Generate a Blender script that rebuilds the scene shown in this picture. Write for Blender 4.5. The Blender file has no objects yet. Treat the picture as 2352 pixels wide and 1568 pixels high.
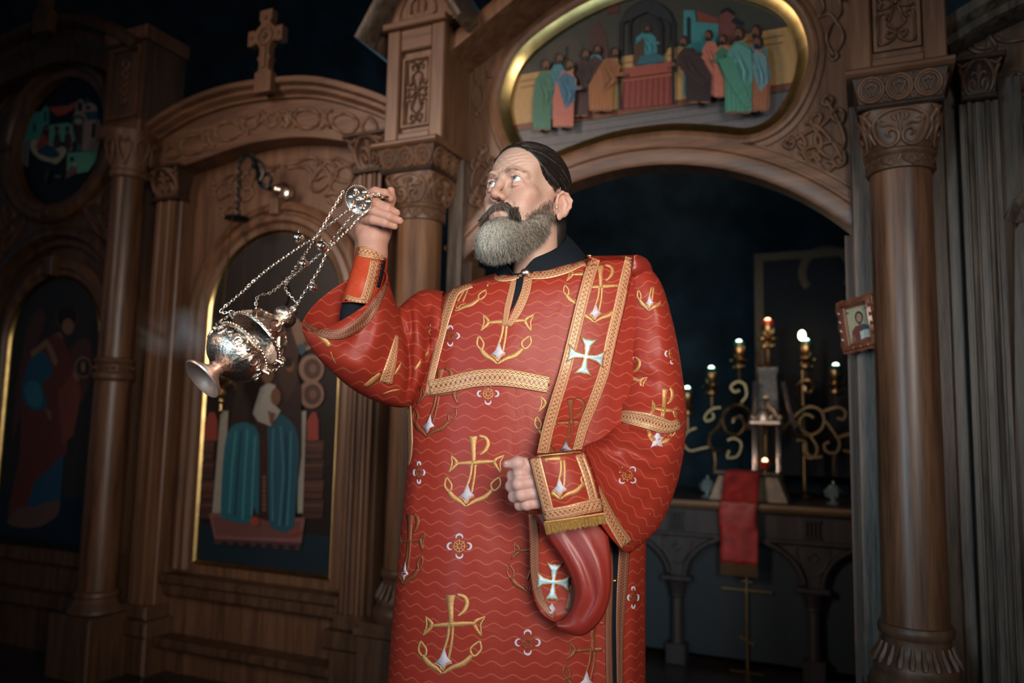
import bpy, bmesh, math, random
import numpy as np
from mathutils import Vector, Matrix
from mathutils.bvhtree import BVHTree
from mathutils.geometry import tessellate_polygon
random.seed(7); RNG = np.random.default_rng(7)
SC = bpy.context.scene
COL = SC.collection
# ------------------------------------------------------------------ camera
FPX = 1800.0; IW, IH = 2352, 1568
PITCH = math.radians(6.3); ROLL = math.radians(1.25); CAMZ = 1.12
_f = Vector((0, math.cos(PITCH), math.sin(PITCH))); _u0 = Vector((0, -math.sin(PITCH), math.cos(PITCH))); _r0 = Vector((1, 0, 0))
RT = _r0*math.cos(ROLL) + _u0*math.sin(ROLL); UP = _u0*math.cos(ROLL) - _r0*math.sin(ROLL); FW = _f
CPOS = Vector((0, 0, CAMZ))
cam_d = bpy.data.cameras.new('camera'); cam = bpy.data.objects.new('camera', cam_d); COL.objects.link(cam)
cam_d.sensor_width = 36.0; cam_d.lens = 36.0*FPX/IW; cam_d.clip_start = 0.05; cam_d.clip_end = 60
M = Matrix((RT, UP, -FW)).transposed().to_4x4(); M.translation = CPOS
cam.matrix_world = M
SC.camera = cam
cam_d.dof.use_dof = True; cam_d.dof.focus_distance = 1.57; cam_d.dof.aperture_fstop = 2.2; cam_d.dof.aperture_blades = 0
# ------------------------------------------------------------------ view, world, lights
SC.view_settings.view_transform = 'Standard'; SC.view_settings.look = 'None'
SC.view_settings.exposure = 0.0; SC.view_settings.gamma = 1.0; SC.view_settings.use_curve_mapping = False
wd = bpy.data.worlds.new('world'); SC.world = wd; wd.use_nodes = True
wd.node_tree.nodes['Background'].inputs[0].default_value = (0.20, 0.27, 0.38, 1)
wd.node_tree.nodes['Background'].inputs[1].default_value = 0.11
def area(name, loc, tgt, sx, sy, power, col, spread=180):
    l = bpy.data.lights.new(name, 'AREA'); l.shape = 'RECTANGLE'; l.size = sx; l.size_y = sy; l.energy = power; l.color = col
    l.spread = math.radians(spread)
    o = bpy.data.objects.new(name, l); COL.objects.link(o); o.location = loc
    o.rotation_euler = (Vector(tgt)-Vector(loc)).to_track_quat('-Z', 'Y').to_euler(); return o
area('key_window_light', (0.60, -1.10, 1.75), (0.12, 1.75, 1.45), 1.0, 1.0, 10.4, (1.0, 0.94, 0.87), 48)
area('west_window_light', (-3.1, 0.6, 2.7), (-0.3, 3.0, 2.15), 0.8, 1.6, 9.5, (1.0, 0.80, 0.66), 58)
area('gilt_strip_light', (1.45, -1.35, 1.75), (-1.4, 3.5, 1.4), 0.16, 2.2, 3.2, (1.0, 0.86, 0.66), 60)  # unseen strip lamp, added so the gilt edges gleam
area('nave_window_light', (-1.6, -0.6, 1.35), (1.25, 2.4, 1.15), 0.45, 1.6, 8, (0.52, 0.82, 1.0), 78)
for k, (x, y, z) in enumerate(((-1.3, -1.5, 2.7), (-0.4, -2.1, 2.9), (0.2, -1.2, 3.0), (-0.9, -0.8, 1.7), (1.5, -1.6, 2.8), (-0.6, -2.4, 1.5))):   # unseen point lamps added for sparkle on metal and carving
    l = bpy.data.lights.new('sparkle_light', 'POINT'); l.energy = 0.8; l.color = (1.0, 0.80, 0.62); l.shadow_soft_size = 0.09
    o = bpy.data.objects.new('sparkle_light', l); COL.objects.link(o); o.location = (x, y, z)
# ------------------------------------------------------------------ pixel <-> place
def ray(x, y): return FW + RT*((x-IW/2)/FPX) + UP*((IH/2-y)/FPX)
def P(x, y, Y):
    d = ray(x, y); return CPOS + d*(Y/d.y)
def topx(p):
    v = Vector(p)-CPOS; z = v.dot(FW)
    return (IW/2 + FPX*v.dot(RT)/z, IH/2 - FPX*v.dot(UP)/z)
WA = math.radians(24.4); WD = Vector((math.cos(WA), -math.sin(WA), 0)); WN = Vector((-math.sin(WA), -math.cos(WA), 0))
W0 = P(1200, 982, 2.9); W0.z = 0
def LW(p): return W0 + WD*p[0] + WN*p[1] + Vector((0, 0, p[2]))          # wall frame (u, w, z) -> world
def WP(x, y, w=0.0):                                                     # point of the wall plane seen at a pixel
    q = ray(x, y); t = ((W0 + WN*w - CPOS).dot(WN))/q.dot(WN); p = CPOS + q*t
    return ((p-W0).dot(WD), p.z)
def WPS(pts, w=0.0): return [WP(x, y, w) for x, y in pts]
# ------------------------------------------------------------------ materials
def _mat(name):
    m = bpy.data.materials.new(name); m.use_nodes = True
    nt = m.node_tree; b = nt.nodes['Principled BSDF']; return m, nt, b
def N(nt, t, **kw):
    n = nt.nodes.new(t)
    for k, v in kw.items():
        if k.startswith('i_'):
            key = k[2:]; key = int(key) if key.isdigit() else key
            n.inputs[key].default_value = v
        else: setattr(n, k, v)
    return n
def plain(name, col, rough=0.5, metal=0.0, spec=0.5, bump=0.0, bscale=60, var=0.12, coat=0.0, sss=0.0):
    m, nt, b = _mat(name)
    tc = N(nt, 'ShaderNodeTexCoord'); no = N(nt, 'ShaderNodeTexNoise', i_Scale=bscale, i_Detail=4.0)
    nt.links.new(tc.outputs['Object'], no.inputs['Vector'])
    r = N(nt, 'ShaderNodeValToRGB'); c = Vector(col[:3])
    r.color_ramp.elements[0].position = 0.3; r.color_ramp.elements[1].position = 0.7
    r.color_ramp.elements[0].color = (*(c*(1-var)), 1); r.color_ramp.elements[1].color = (*(c*(1+var)), 1)
    nt.links.new(no.outputs['Fac'], r.inputs['Fac']); nt.links.new(r.outputs['Color'], b.inputs['Base Color'])
    b.inputs['Roughness'].default_value = rough; b.inputs['Metallic'].default_value = metal
    b.inputs['Specular IOR Level'].default_value = spec; b.inputs['Coat Weight'].default_value = coat
    if sss:
        b.inputs['Subsurface Weight'].default_value = sss; b.inputs['Subsurface Radius'].default_value = (0.6, 0.25, 0.15); b.inputs['Subsurface Scale'].default_value = 0.01
    if bump:
        bp = N(nt, 'ShaderNodeBump', i_Strength=bump, i_Distance=0.002)
        nt.links.new(no.outputs['Fac'], bp.inputs['Height']); nt.links.new(bp.outputs['Normal'], b.inputs['Normal'])
    return m
def wood(name, c0, c1, rough=0.42, sc=(28, 28, 1.8), bump=0.25, spec=0.5, coat=0.0):
    m, nt, b = _mat(name)
    tc = N(nt, 'ShaderNodeTexCoord'); mp = N(nt, 'ShaderNodeMapping'); mp.inputs['Scale'].default_value = sc
    nt.links.new(tc.outputs['Object'], mp.inputs['Vector'])
    n1 = N(nt, 'ShaderNodeTexNoise', i_Scale=1.0, i_Detail=3.0, i_Distortion=0.6); nt.links.new(mp.outputs[0], n1.inputs['Vector'])
    mp2 = N(nt, 'ShaderNodeMapping'); mp2.inputs['Scale'].default_value = (sc[0]*7, sc[1]*7, sc[2]*5)
    nt.links.new(tc.outputs['Object'], mp2.inputs['Vector'])
    n2 = N(nt, 'ShaderNodeTexNoise', i_Scale=1.0, i_Detail=3.0); nt.links.new(mp2.outputs[0], n2.inputs['Vector'])
    ad = N(nt, 'ShaderNodeMath', operation='MULTIPLY_ADD'); ad.inputs[1].default_value = 0.45
    nt.links.new(n2.outputs['Fac'], ad.inputs[0]); nt.links.new(n1.outputs['Fac'], ad.inputs[2])
    r = N(nt, 'ShaderNodeValToRGB'); r.color_ramp.elements[0].position = 0.5; r.color_ramp.elements[1].position = 0.95
    r.color_ramp.elements[0].color = (*c0, 1); r.color_ramp.elements[1].color = (*c1, 1)
    nt.links.new(ad.outputs[0], r.inputs['Fac']); nt.links.new(r.outputs['Color'], b.inputs['Base Color'])
    b.inputs['Roughness'].default_value = rough; b.inputs['Specular IOR Level'].default_value = spec; b.inputs['Coat Weight'].default_value = coat
    b.inputs['Coat Roughness'].default_value = 0.25
    bp = N(nt, 'ShaderNodeBump', i_Strength=bump, i_Distance=0.0012)
    nt.links.new(n2.outputs['Fac'], bp.inputs['Height']); nt.links.new(bp.outputs['Normal'], b.inputs['Normal'])
    return m
def vcol(name, rough=0.5, spec=0.35, metal=0.0, attr='Col', sss=0.0, noise=0.0, bump=0.0, bscale=220):
    m, nt, b = _mat(name)
    a = N(nt, 'ShaderNodeVertexColor', layer_name=attr)
    out = a.outputs['Color']
    tc = N(nt, 'ShaderNodeTexCoord'); no = N(nt, 'ShaderNodeTexNoise', i_Scale=bscale, i_Detail=4.0)
    nt.links.new(tc.outputs['Object'], no.inputs['Vector'])
    if noise:
        mr = N(nt, 'ShaderNodeMapRange', i_3=1-noise, i_4=1+noise); nt.links.new(no.outputs['Fac'], mr.inputs[0])
        mx = N(nt, 'ShaderNodeVectorMath', operation='SCALE'); nt.links.new(out, mx.inputs[0]); nt.links.new(mr.outputs[0], mx.inputs['Scale'])
        out = mx.outputs[0]
    nt.links.new(out, b.inputs['Base Color'])
    b.inputs['Roughness'].default_value = rough; b.inputs['Specular IOR Level'].default_value = spec; b.inputs['Metallic'].default_value = metal
    if sss:
        b.inputs['Subsurface Weight'].default_value = sss; b.inputs['Subsurface Radius'].default_value = (1.0, 0.35, 0.2); b.inputs['Subsurface Scale'].default_value = 0.006
    if bump:
        bp = N(nt, 'ShaderNodeBump', i_Strength=bump, i_Distance=0.0015)
        nt.links.new(no.outputs['Fac'], bp.inputs['Height']); nt.links.new(bp.outputs['Normal'], b.inputs['Normal'])
    return m
def glow(name, col, s):
    m, nt, b = _mat(name); b.inputs['Base Color'].default_value = (*col, 1)
    b.inputs['Emission Color'].default_value = (*col, 1); b.inputs['Emission Strength'].default_value = s; return m
def mathn(nt, op, a, b=None, c=None):
    n = N(nt, 'ShaderNodeMath', operation=op)
    for i, v in enumerate((a, b, c)):
        if v is None: continue
        if isinstance(v, (int, float)): n.inputs[i].default_value = v
        else: nt.links.new(v, n.inputs[i])
    return n.outputs[0]
def satin(name, base, line, wl=0.042, sp=0.0240, amp=0.0042, lw=0.08):
    """red brocade: thin woven wave lines along u, repeated in v (UV in metres)"""
    m, nt, b = _mat(name)
    uv = N(nt, 'ShaderNodeUVMap', uv_map='UVMap'); sx = N(nt, 'ShaderNodeSeparateXYZ'); nt.links.new(uv.outputs[0], sx.inputs[0])
    u, v = sx.outputs[0], sx.outputs[1]
    s = mathn(nt, 'SINE', mathn(nt, 'MULTIPLY', u, 2*math.pi/wl))
    vv = mathn(nt, 'DIVIDE', mathn(nt, 'MULTIPLY_ADD', s, amp, v), sp)
    fr = mathn(nt, 'FRACT', vv); d = mathn(nt, 'ABSOLUTE', mathn(nt, 'SUBTRACT', fr, 0.5))
    ln = mathn(nt, 'SUBTRACT', 1.0, mathn(nt, 'SMOOTH_MIN', mathn(nt, 'DIVIDE', d, lw), 1.0, 0.3))
    no = N(nt, 'ShaderNodeTexNoise', i_Scale=3.0, i_Detail=2.0); nt.links.new(uv.outputs[0], no.inputs['Vector'])
    ln2 = mathn(nt, 'MULTIPLY', mathn(nt, 'MINIMUM', mathn(nt, 'MULTIPLY', mathn(nt, 'MAXIMUM', ln, 0.0), 1.6), 1.0), 0.6)
    mx = N(nt, 'ShaderNodeMix', data_type='RGBA'); mx.inputs[6].default_value = (*base, 1); mx.inputs[7].default_value = (*line, 1)
    nt.links.new(ln2, mx.inputs[0]); nt.links.new(mx.outputs[2], b.inputs['Base Color'])
    b.inputs['Roughness'].default_value = 0.42; b.inputs['Specular IOR Level'].default_value = 0.18
    b.inputs['Sheen Weight'].default_value = 0.0; b.inputs['Sheen Roughness'].default_value = 0.4; b.inputs['Sheen Tint'].default_value = (1, 0.25, 0.12, 1)
    wv = N(nt, 'ShaderNodeTexNoise', i_Scale=900.0, i_Detail=1.0); nt.links.new(uv.outputs[0], wv.inputs['Vector'])
    h = mathn(nt, 'MULTIPLY_ADD', wv.outputs['Fac'], 0.25, ln2)
    cr = N(nt, 'ShaderNodeTexNoise', i_Scale=16.0, i_Detail=3.0, i_Distortion=0.8); nt.links.new(uv.outputs[0], cr.inputs['Vector'])
    b0 = N(nt, 'ShaderNodeBump', i_Strength=0.22, i_Distance=0.010); nt.links.new(cr.outputs['Fac'], b0.inputs['Height'])
    bp = N(nt, 'ShaderNodeBump', i_Strength=0.25, i_Distance=0.0008); nt.links.new(h, bp.inputs['Height']); nt.links.new(b0.outputs['Normal'], bp.inputs['Normal']); nt.links.new(bp.outputs['Normal'], b.inputs['Normal'])
    return m
def braid(name, dark, gold, per=1.0, strands=3, w=0.13, edge=True, metal=0.35, rough=0.42):
    """woven interlace ribbon; UV: u along in band widths, v across 0..1"""
    m, nt, b = _mat(name)
    uv = N(nt, 'ShaderNodeUVMap', uv_map='UVMap'); sx = N(nt, 'ShaderNodeSeparateXYZ'); nt.links.new(uv.outputs[0], sx.inputs[0])
    u, v = sx.outputs[0], sx.outputs[1]
    best = None
    for k in range(strands):
        s = mathn(nt, 'SINE', mathn(nt, 'MULTIPLY_ADD', u, 2*math.pi/per, 2*math.pi*k/strands))
        c = mathn(nt, 'MULTIPLY_ADD', s, 0.31, 0.5)
        d = mathn(nt, 'ABSOLUTE', mathn(nt, 'SUBTRACT', v, c))
        # double-line strand: a ring around the strand centre
        r = mathn(nt, 'ABSOLUTE', mathn(nt, 'SUBTRACT', d, w*0.55))
        best = r if best is None else mathn(nt, 'MINIMUM', best, r)
    if edge:
        e = mathn(nt, 'ABSOLUTE', mathn(nt, 'SUBTRACT', mathn(nt, 'ABSOLUTE', mathn(nt, 'SUBTRACT', v, 0.5)), 0.455))
        best = mathn(nt, 'MINIMUM', best, e)
    fac = N(nt, 'ShaderNodeMapRange', i_1=w*0.18, i_2=w*0.5, i_3=1.0, i_4=0.0); nt.links.new(best, fac.inputs[0])
    fo = fac.outputs[0]
    mx = N(nt, 'ShaderNodeMix', data_type='RGBA'); mx.inputs[6].default_value = (*dark, 1); mx.inputs[7].default_value = (*gold, 1)
    nt.links.new(fo, mx.inputs[0]); nt.links.new(mx.outputs[2], b.inputs['Base Color'])
    nt.links.new(mathn(nt, 'MULTIPLY', fo, metal), b.inputs['Metallic']); b.inputs['Roughness'].default_value = rough
    bp = N(nt, 'ShaderNodeBump', i_Strength=0.6, i_Distance=0.0012); nt.links.new(fo, bp.inputs['Height']); nt.links.new(bp.outputs['Normal'], b.inputs['Normal'])
    return m
MAT = {}
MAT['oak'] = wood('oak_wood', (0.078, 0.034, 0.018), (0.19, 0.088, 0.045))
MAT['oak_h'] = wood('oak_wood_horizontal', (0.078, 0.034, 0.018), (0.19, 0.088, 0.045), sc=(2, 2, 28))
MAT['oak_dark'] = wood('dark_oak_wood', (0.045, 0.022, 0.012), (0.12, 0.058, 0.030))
MAT['oak_col'] = wood('polished_oak_wood', (0.040, 0.015, 0.008), (0.18, 0.078, 0.036), rough=0.40, coat=0.10, bump=0.2)
MAT['oak_matt'] = wood('matt_orange_oak_wood', (0.075, 0.031, 0.014), (0.20, 0.092, 0.042), rough=0.55, bump=0.15, spec=0.3)
MAT['oak_board'] = wood('grey_oak_wood', (0.030, 0.019, 0.013), (0.165, 0.112, 0.080), rough=0.40, bump=0.45, sc=(42, 42, 3.2))
MAT['carve'] = wood('carved_oak_wood', (0.088, 0.041, 0.022), (0.18, 0.086, 0.045), rough=0.46, spec=0.35, sc=(14, 14, 6), bump=0.12)
MAT['carve_dark'] = wood('carved_walnut_wood', (0.062, 0.030, 0.017), (0.13, 0.062, 0.033), rough=0.44, spec=0.35, sc=(14, 14, 6), bump=0.12)
MAT['carve_deep'] = wood('dark_carved_ground', (0.024, 0.012, 0.008), (0.055, 0.027, 0.016), rough=0.5, sc=(14, 14, 6), bump=0.12, spec=0.3)  # darker wood tone for the ground behind the relief
MAT['gilt'] = plain('gilded_frame', (0.50, 0.35, 0.14), 0.30, 1.0, bump=0.1, bscale=25, var=0.2)
MAT['paint'] = vcol('icon_paint', 0.42, 0.4, noise=0.22, bscale=60)
MAT['silver'] = plain('chased_silver', (0.76, 0.64, 0.55), 0.30, 1.0, bump=0.8, bscale=170, var=0.35)
MAT['silver_s'] = plain('polished_silver', (0.84, 0.68, 0.58), 0.27, 1.0, bump=0.12, bscale=60, var=0.1)
MAT['brass'] = plain('aged_brass', (0.55, 0.36, 0.16), 0.28, 1.0, var=0.2)
MAT['iron'] = plain('black_iron', (0.02, 0.02, 0.022), 0.4, 0.6)
MAT['blackcloth'] = plain('black_cassock_cloth', (0.005, 0.008, 0.012), 0.8, spec=0.15, bump=0.3, bscale=300)
MAT['red'] = satin('red_brocade', (0.245, 0.024, 0.014), (0.38, 0.090, 0.044))
MAT['redlin'] = plain('red_satin_lining', (0.22, 0.019, 0.012), 0.42, var=0.08, bscale=18)
MAT['cuffred'] = satin('orange_red_brocade', (0.40, 0.045, 0.016), (0.30, 0.03, 0.012), wl=0.03, sp=0.033, amp=0.006, lw=0.05)
MAT['trim'] = braid('gold_braid', (0.17, 0.036, 0.019), (0.58, 0.29, 0.14), per=1.15, w=0.16, metal=0.2)
MAT['trimw'] = braid('wide_gold_braid', (0.11, 0.032, 0.018), (0.58, 0.31, 0.15), per=1.2, strands=4, w=0.12, metal=0.2)
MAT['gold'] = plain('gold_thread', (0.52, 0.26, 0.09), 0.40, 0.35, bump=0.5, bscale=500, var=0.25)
MAT['golddk'] = plain('shaded_gold_thread', (0.24, 0.060, 0.022), 0.4, 0.3, bump=0.5, bscale=500, var=0.2)  # darker copy of the gold thread, dim light angle put into its colour
MAT['white'] = plain('lilac_white_thread', (0.50, 0.43, 0.48), 0.6, bump=0.3, bscale=400)
MAT['ice'] = plain('pale_blue_sequin_cloth', (0.55, 0.70, 0.78), 0.4, 0.2, bump=0.6, bscale=600, var=0.2)
MAT['fringe'] = plain('gold_fringe_thread', (0.42, 0.24, 0.075), 0.4, 0.5, bump=0.5, bscale=300, var=0.3)
# ------------------------------------------------------------------ mesh building
WL = {}
def catmull(pts, n=6, closed=False):
    pts = [Vector(p) for p in pts]; out = []; m = len(pts)
    rng = range(m if closed else m-1)
    for i in rng:
        if closed: p0, p1, p2, p3 = pts[(i-1) % m], pts[i], pts[(i+1) % m], pts[(i+2) % m]
        else: p0, p1, p2, p3 = pts[max(i-1, 0)], pts[i], pts[i+1], pts[min(i+2, m-1)]
        for k in range(n):
            t = k/n
            out.append(0.5*((2*p1) + (p2-p0)*t + (2*p0-5*p1+4*p2-p3)*t*t + (3*p1-p0-3*p2+p3)*t**3))
    if not closed: out.append(pts[-1])
    return out
class MB:
    def __init__(s, T=None): s.v = []; s.f = []; s.m = []; s.uv = None; s.T = T; s.col = None
    def add(s, verts, faces, mi=0):
        b = len(s.v)
        s.v += [Vector(s.T(p)) if s.T else Vector(p) for p in verts]
        for f in faces: s.f.append(tuple(b+i for i in f)); s.m.append(mi)
        return b
    def box(s, a0, a1, b0, b1, c0, c1, mi=0):
        v = [(x, y, z) for x in (a0, a1) for y in (b0, b1) for z in (c0, c1)]
        s.add(v, [(0, 1, 3, 2), (4, 6, 7, 5), (0, 4, 5, 1), (2, 3, 7, 6), (0, 2, 6, 4), (1, 5, 7, 3)], mi); return s
    def cbox(s, a0, a1, b0, b1, c0, c1, ch=0.006, mi=0):            # box with chamfered front edges (front = +b)
        o = [(a0, c0), (a1, c0), (a1, c1), (a0, c1)]; i = [(a0+ch, c0+ch), (a1-ch, c0+ch), (a1-ch, c1-ch), (a0+ch, c1-ch)]
        v = [(p[0], b0, p[1]) for p in o] + [(p[0], b1-ch, p[1]) for p in o] + [(p[0], b1, p[1]) for p in i]
        f = [(3, 2, 1, 0)] + [(k, (k+1) % 4, 4+(k+1) % 4, 4+k) for k in range(4)] + [(4+k, 4+(k+1) % 4, 8+(k+1) % 4, 8+k) for k in range(4)] + [(8, 9, 10, 11)]
        s.add(v, f, mi); return s
    def prism(s, outline, b0, b1, holes=(), mi=0):                  # polygon in (a, c), extruded along b
        loops = [list(outline)] + [list(h) for h in holes]
        tri = tessellate_polygon([[Vector((p[0], p[1], 0)) for p in l] for l in loops])
        fl = [p for l in loops for p in l]; n = len(fl)
        v = [(p[0], b0, p[1]) for p in fl] + [(p[0], b1, p[1]) for p in fl]
        f = [t for t in tri] + [tuple(i+n for i in t[::-1]) for t in tri]
        o = 0
        for l in loops:
            m = len(l)
            f += [(o+i, o+(i+1) % m, n+o+(i+1) % m, n+o+i) for i in range(m)]; o += m
        s.add(v, f, mi); return s
    def sweep(s, path, prof, closed=False, woff=None, mi=0, cap=True):   # profile (s, w) along a path in (a, c)
        pts = [Vector((p[0], p[1])) for p in path]; m = len(pts); V = []
        for i in range(m):
            if closed: t0 = pts[i]-pts[i-1]; t1 = pts[(i+1) % m]-pts[i]
            else: t0 = pts[i]-pts[max(i-1, 0)]; t1 = pts[min(i+1, m-1)]-pts[i]
            if t0.length < 1e-9: t0 = t1
            if t1.length < 1e-9: t1 = t0
            n0 = Vector((-t0.y, t0.x)).normalized(); n1 = Vector((-t1.y, t1.x)).normalized(); n = n0+n1
            if n.length < 1e-6: n = n0
            n.normalize(); k = 1/max(0.45, n.dot(n0))
            wo = woff[i] if woff else 0
            for (a, w) in prof: q = pts[i]+n*(a*k); V.append((q.x, w+wo, q.y))
        q = len(prof); F = []
        for i in range(m if closed else m-1):
            j = (i+1) % m
            for k in range(q): F.append((i*q+k, i*q+(k+1) % q, j*q+(k+1) % q, j*q+k))
        if not closed and cap: F += [tuple(range(q))[::-1], tuple((m-1)*q+k for k in range(q))]
        s.add(V, F, mi); return s
    def lathe(s, prof, cx=0, cy=0, seg=24, mi=0, T2=None, rad=None):
        V = []; q = len(prof); F = []
        for i in range(seg):
            a = 2*math.pi*i/seg
            for j, (r, z) in enumerate(prof):
                rr = r*(rad(a, j) if rad else 1); p = (cx+rr*math.cos(a), cy+rr*math.sin(a), z); V.append(T2(p) if T2 else p)
        for i in range(seg):
            k = (i+1) % seg
            for j in range(q-1): F.append((i*q+j, k*q+j, k*q+j+1, i*q+j+1))
        F += [tuple(i*q for i in range(seg))[::-1], tuple(i*q+q-1 for i in range(seg))]
        s.add(V, F, mi); return s
    def tube(s, pts, r, seg=6, mi=0, closed=False, flat=1.0):
        pts = [Vector(s.T(p)) if s.T else Vector(p) for p in pts]; m = len(pts); V = []; F = []
        rr = r if isinstance(r, (list, tuple)) else [r]*m; ref = None
        for i in range(m):
            t = (pts[(i+1) % m]-pts[i-1]) if closed else (pts[min(i+1, m-1)]-pts[max(i-1, 0)])
            t.normalize()
            if ref is None:
                ref = Vector((0, 0, 1)) if abs(t.z) < 0.9 else Vector((1, 0, 0)); ref = (ref-t*ref.dot(t)).normalized()
            else:
                ref = ref-t*ref.dot(t); ref = ref.normalized() if ref.length > 1e-6 else t.orthogonal().normalized()
            b = t.cross(ref)
            for k in range(seg):
                a = 2*math.pi*k/seg; V.append(pts[i]+ref*(math.cos(a)*rr[i])+b*(math.sin(a)*rr[i]*flat))
        for i in range(m if closed else m-1):
            j = (i+1) % m
            for k in range(seg): F.append((i*seg+k, i*seg+(k+1) % seg, j*seg+(k+1) % seg, j*seg+k))
        if not closed: F += [tuple(range(seg))[::-1], tuple((m-1)*seg+k for k in range(seg))]
        T = s.T; s.T = None; s.add(V, F, mi); s.T = T; return s
    def ball(s, c, r, seg=10, rings=6, mi=0, sc=(1, 1, 1)):
        prof = [(r*math.sin(math.pi*j/rings), -r*math.cos(math.pi*j/rings)) for j in range(rings+1)]
        prof[0] = (r*0.02, -r); prof[-1] = (r*0.02, r)
        s.lathe(prof, 0, 0, seg, mi, T2=lambda p: (c[0]+p[0]*sc[0], c[1]+p[1]*sc[1], c[2]+p[2]*sc[2])); return s
def build(name, mb, mats, parent=None, smooth=38, uv=None, col=None, solid=0.0, subsurf=0):
    """one mesh object from world-space vertices; origin at the foot of its own bounds"""
    if isinstance(mats, str): mats = [mats]
    vs = mb.v; n = len(vs)
    A = np.array([(p.x, p.y, p.z) for p in vs]); lo = A.min(0); hi = A.max(0)
    org = Vector(((lo[0]+hi[0])/2, (lo[1]+hi[1])/2, lo[2]))
    me = bpy.data.meshes.new(name); me.from_pydata([tuple(p-org) for p in vs], [], mb.f)
    for m in mats: me.materials.append(MAT[m] if isinstance(m, str) else m)
    if len(mats) > 1: me.polygons.foreach_set('material_index', np.array(mb.m, dtype=np.int32))
    if uv is not None:
        l = me.uv_layers.new(name='UVMap'); vi = np.empty(len(me.loops), dtype=np.int32); me.loops.foreach_get('vertex_index', vi)
        l.data.foreach_set('uv', np.asarray(uv, dtype=np.float32)[vi].ravel())
    if col is not None:
        ca = me.color_attributes.new('Col', 'FLOAT_COLOR', 'POINT'); c = np.ones((n, 4), dtype=np.float32); c[:, :3] = np.asarray(col); ca.data.foreach_set('color', c.ravel())
    me.validate(clean_customdata=False)
    bm = bmesh.new(); bm.from_mesh(me); bmesh.ops.recalc_face_normals(bm, faces=bm.faces[:])
    if smooth:
        th = math.radians(smooth)
        for fc in bm.faces: fc.smooth = True
        for e in bm.edges:
            if len(e.link_faces) == 2: e.smooth = e.calc_face_angle(0) < th
    bm.to_mesh(me); bm.free()
    o = bpy.data.objects.new(name, me); COL.objects.link(o)
    if solid:
        md = o.modifiers.new('thickness', 'SOLIDIFY'); md.thickness = solid; md.offset = 0
    if subsurf:
        md = o.modifiers.new('smooth', 'SUBSURF'); md.levels = subsurf; md.render_levels = subsurf
    WL[o.name] = org
    if parent is not None: o.parent = parent; o.location = org-WL[parent.name]
    else: o.location = org
    return o
def tag(o, label=None, cat=None, group=None, kind=None):
    if label: o['label'] = label
    if cat: o['category'] = cat
    if group: o['group'] = group
    if kind: o['kind'] = kind
    return o
def thing(name, label, cat, loc, group=None, kind=None):
    o = bpy.data.objects.new(name, None); COL.objects.link(o); o.location = loc; o.empty_display_size = 0.05
    WL[o.name] = Vector(loc); return tag(o, label, cat, group, kind)
def arc(cx, cz, r, a0, a1, n=24): return [(cx+r*math.cos(math.radians(a0+(a1-a0)*i/n)), cz+r*math.sin(math.radians(a0+(a1-a0)*i/n))) for i in range(n+1)]
def half(r, h): return [(-r, -0.004), (-r, h*0.35), (-r*0.6, h*0.85), (0, h), (r*0.6, h*0.85), (r, h*0.35), (r, -0.004)]
def strands(mb, lists, w0, r=0.008, h=0.010, n=5, weave=True, px=True, closed=False):
    """carved interlacing straps lying on the plane w0; a strap dips and rises along its length"""
    for k, l in enumerate(lists):
        cl = closed or (len(l) > 3 and l[0] == l[-1])
        pts = WPS(l, w0) if px else l
        if cl and pts[0] == pts[-1]: pts = pts[:-1]
        c = catmull([(p[0], p[1], 0) for p in pts], n, cl)
        wo = [w0 + (0.0025*math.sin(i*0.7+k*2.1) if weave else 0) for i in range(len(c))]
        mb.sweep([(p.x, p.y) for p in c], half(r, h), cl, wo)
def cv(x0, y0, s): return lambda l: [(x0+x/s, y0+y/s) for x, y in l]
# ================================================================== the room
def quad_obj(name, pts, mat, kind='structure', thick=None):
    mb = MB(); mb.add(pts, [tuple(range(len(pts)))]); o = build(name, mb, mat, smooth=0); tag(o, kind=kind); return o
MAT['floor'] = plain('dark_stone_floor', (0.035, 0.028, 0.026), 0.35, var=0.3, bscale=6)
MAT['vault'] = plain('deep_blue_painted_plaster', (0.011, 0.032, 0.048), 0.9, var=0.55, bscale=5, bump=0.4)
MAT['apse'] = plain('dark_blue_apse_plaster', (0.014, 0.034, 0.055), 0.85, var=0.5, bscale=4, bump=0.3)
mb = MB(); mb.box(-11, 11, -5, 11, -0.12, 0); tag(build('floor', mb, 'floor', smooth=0), kind='structure')
mb = MB(LW)                                                        # curved apse wall and vault behind the screen
prof = [(-2.3, 0.0), (-2.35, 2.6), (-2.2, 3.4), (-1.9, 4.1), (-1.4, 4.7), (-0.8, 5.1), (1.5, 5.3), (4.6, 5.3)]
prof = [(p.x, p.y) for p in catmull([(a, b, 0) for a, b in prof], 4)]
NU = 36; V = []
for i in range(NU+1):
    u = -10+20*i/NU
    for (w, z) in prof: V.append((u, w, z))
q = len(prof)
mb.add(V, [(i*q+j, (i+1)*q+j, (i+1)*q+j+1, i*q+j+1) for i in range(NU) for j in range(q-1)])
wb = build('wall_back', mb, 'vault', smooth=60, solid=0.06); tag(wb, kind='structure')
for q_, e_ in (((-1.8, -1.1, 2.6), 2.6), ((-0.6, -0.9, 3.4), 0.35)):          # cool daylight in the sanctuary
    l = bpy.data.lights.new('apse_daylight', 'POINT'); l.energy = e_; l.color = (0.35, 0.72, 1.0); l.shadow_soft_size = 0.25
    o = bpy.data.objects.new('apse_daylight', l); COL.objects.link(o); o.location = LW(q_)

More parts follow.
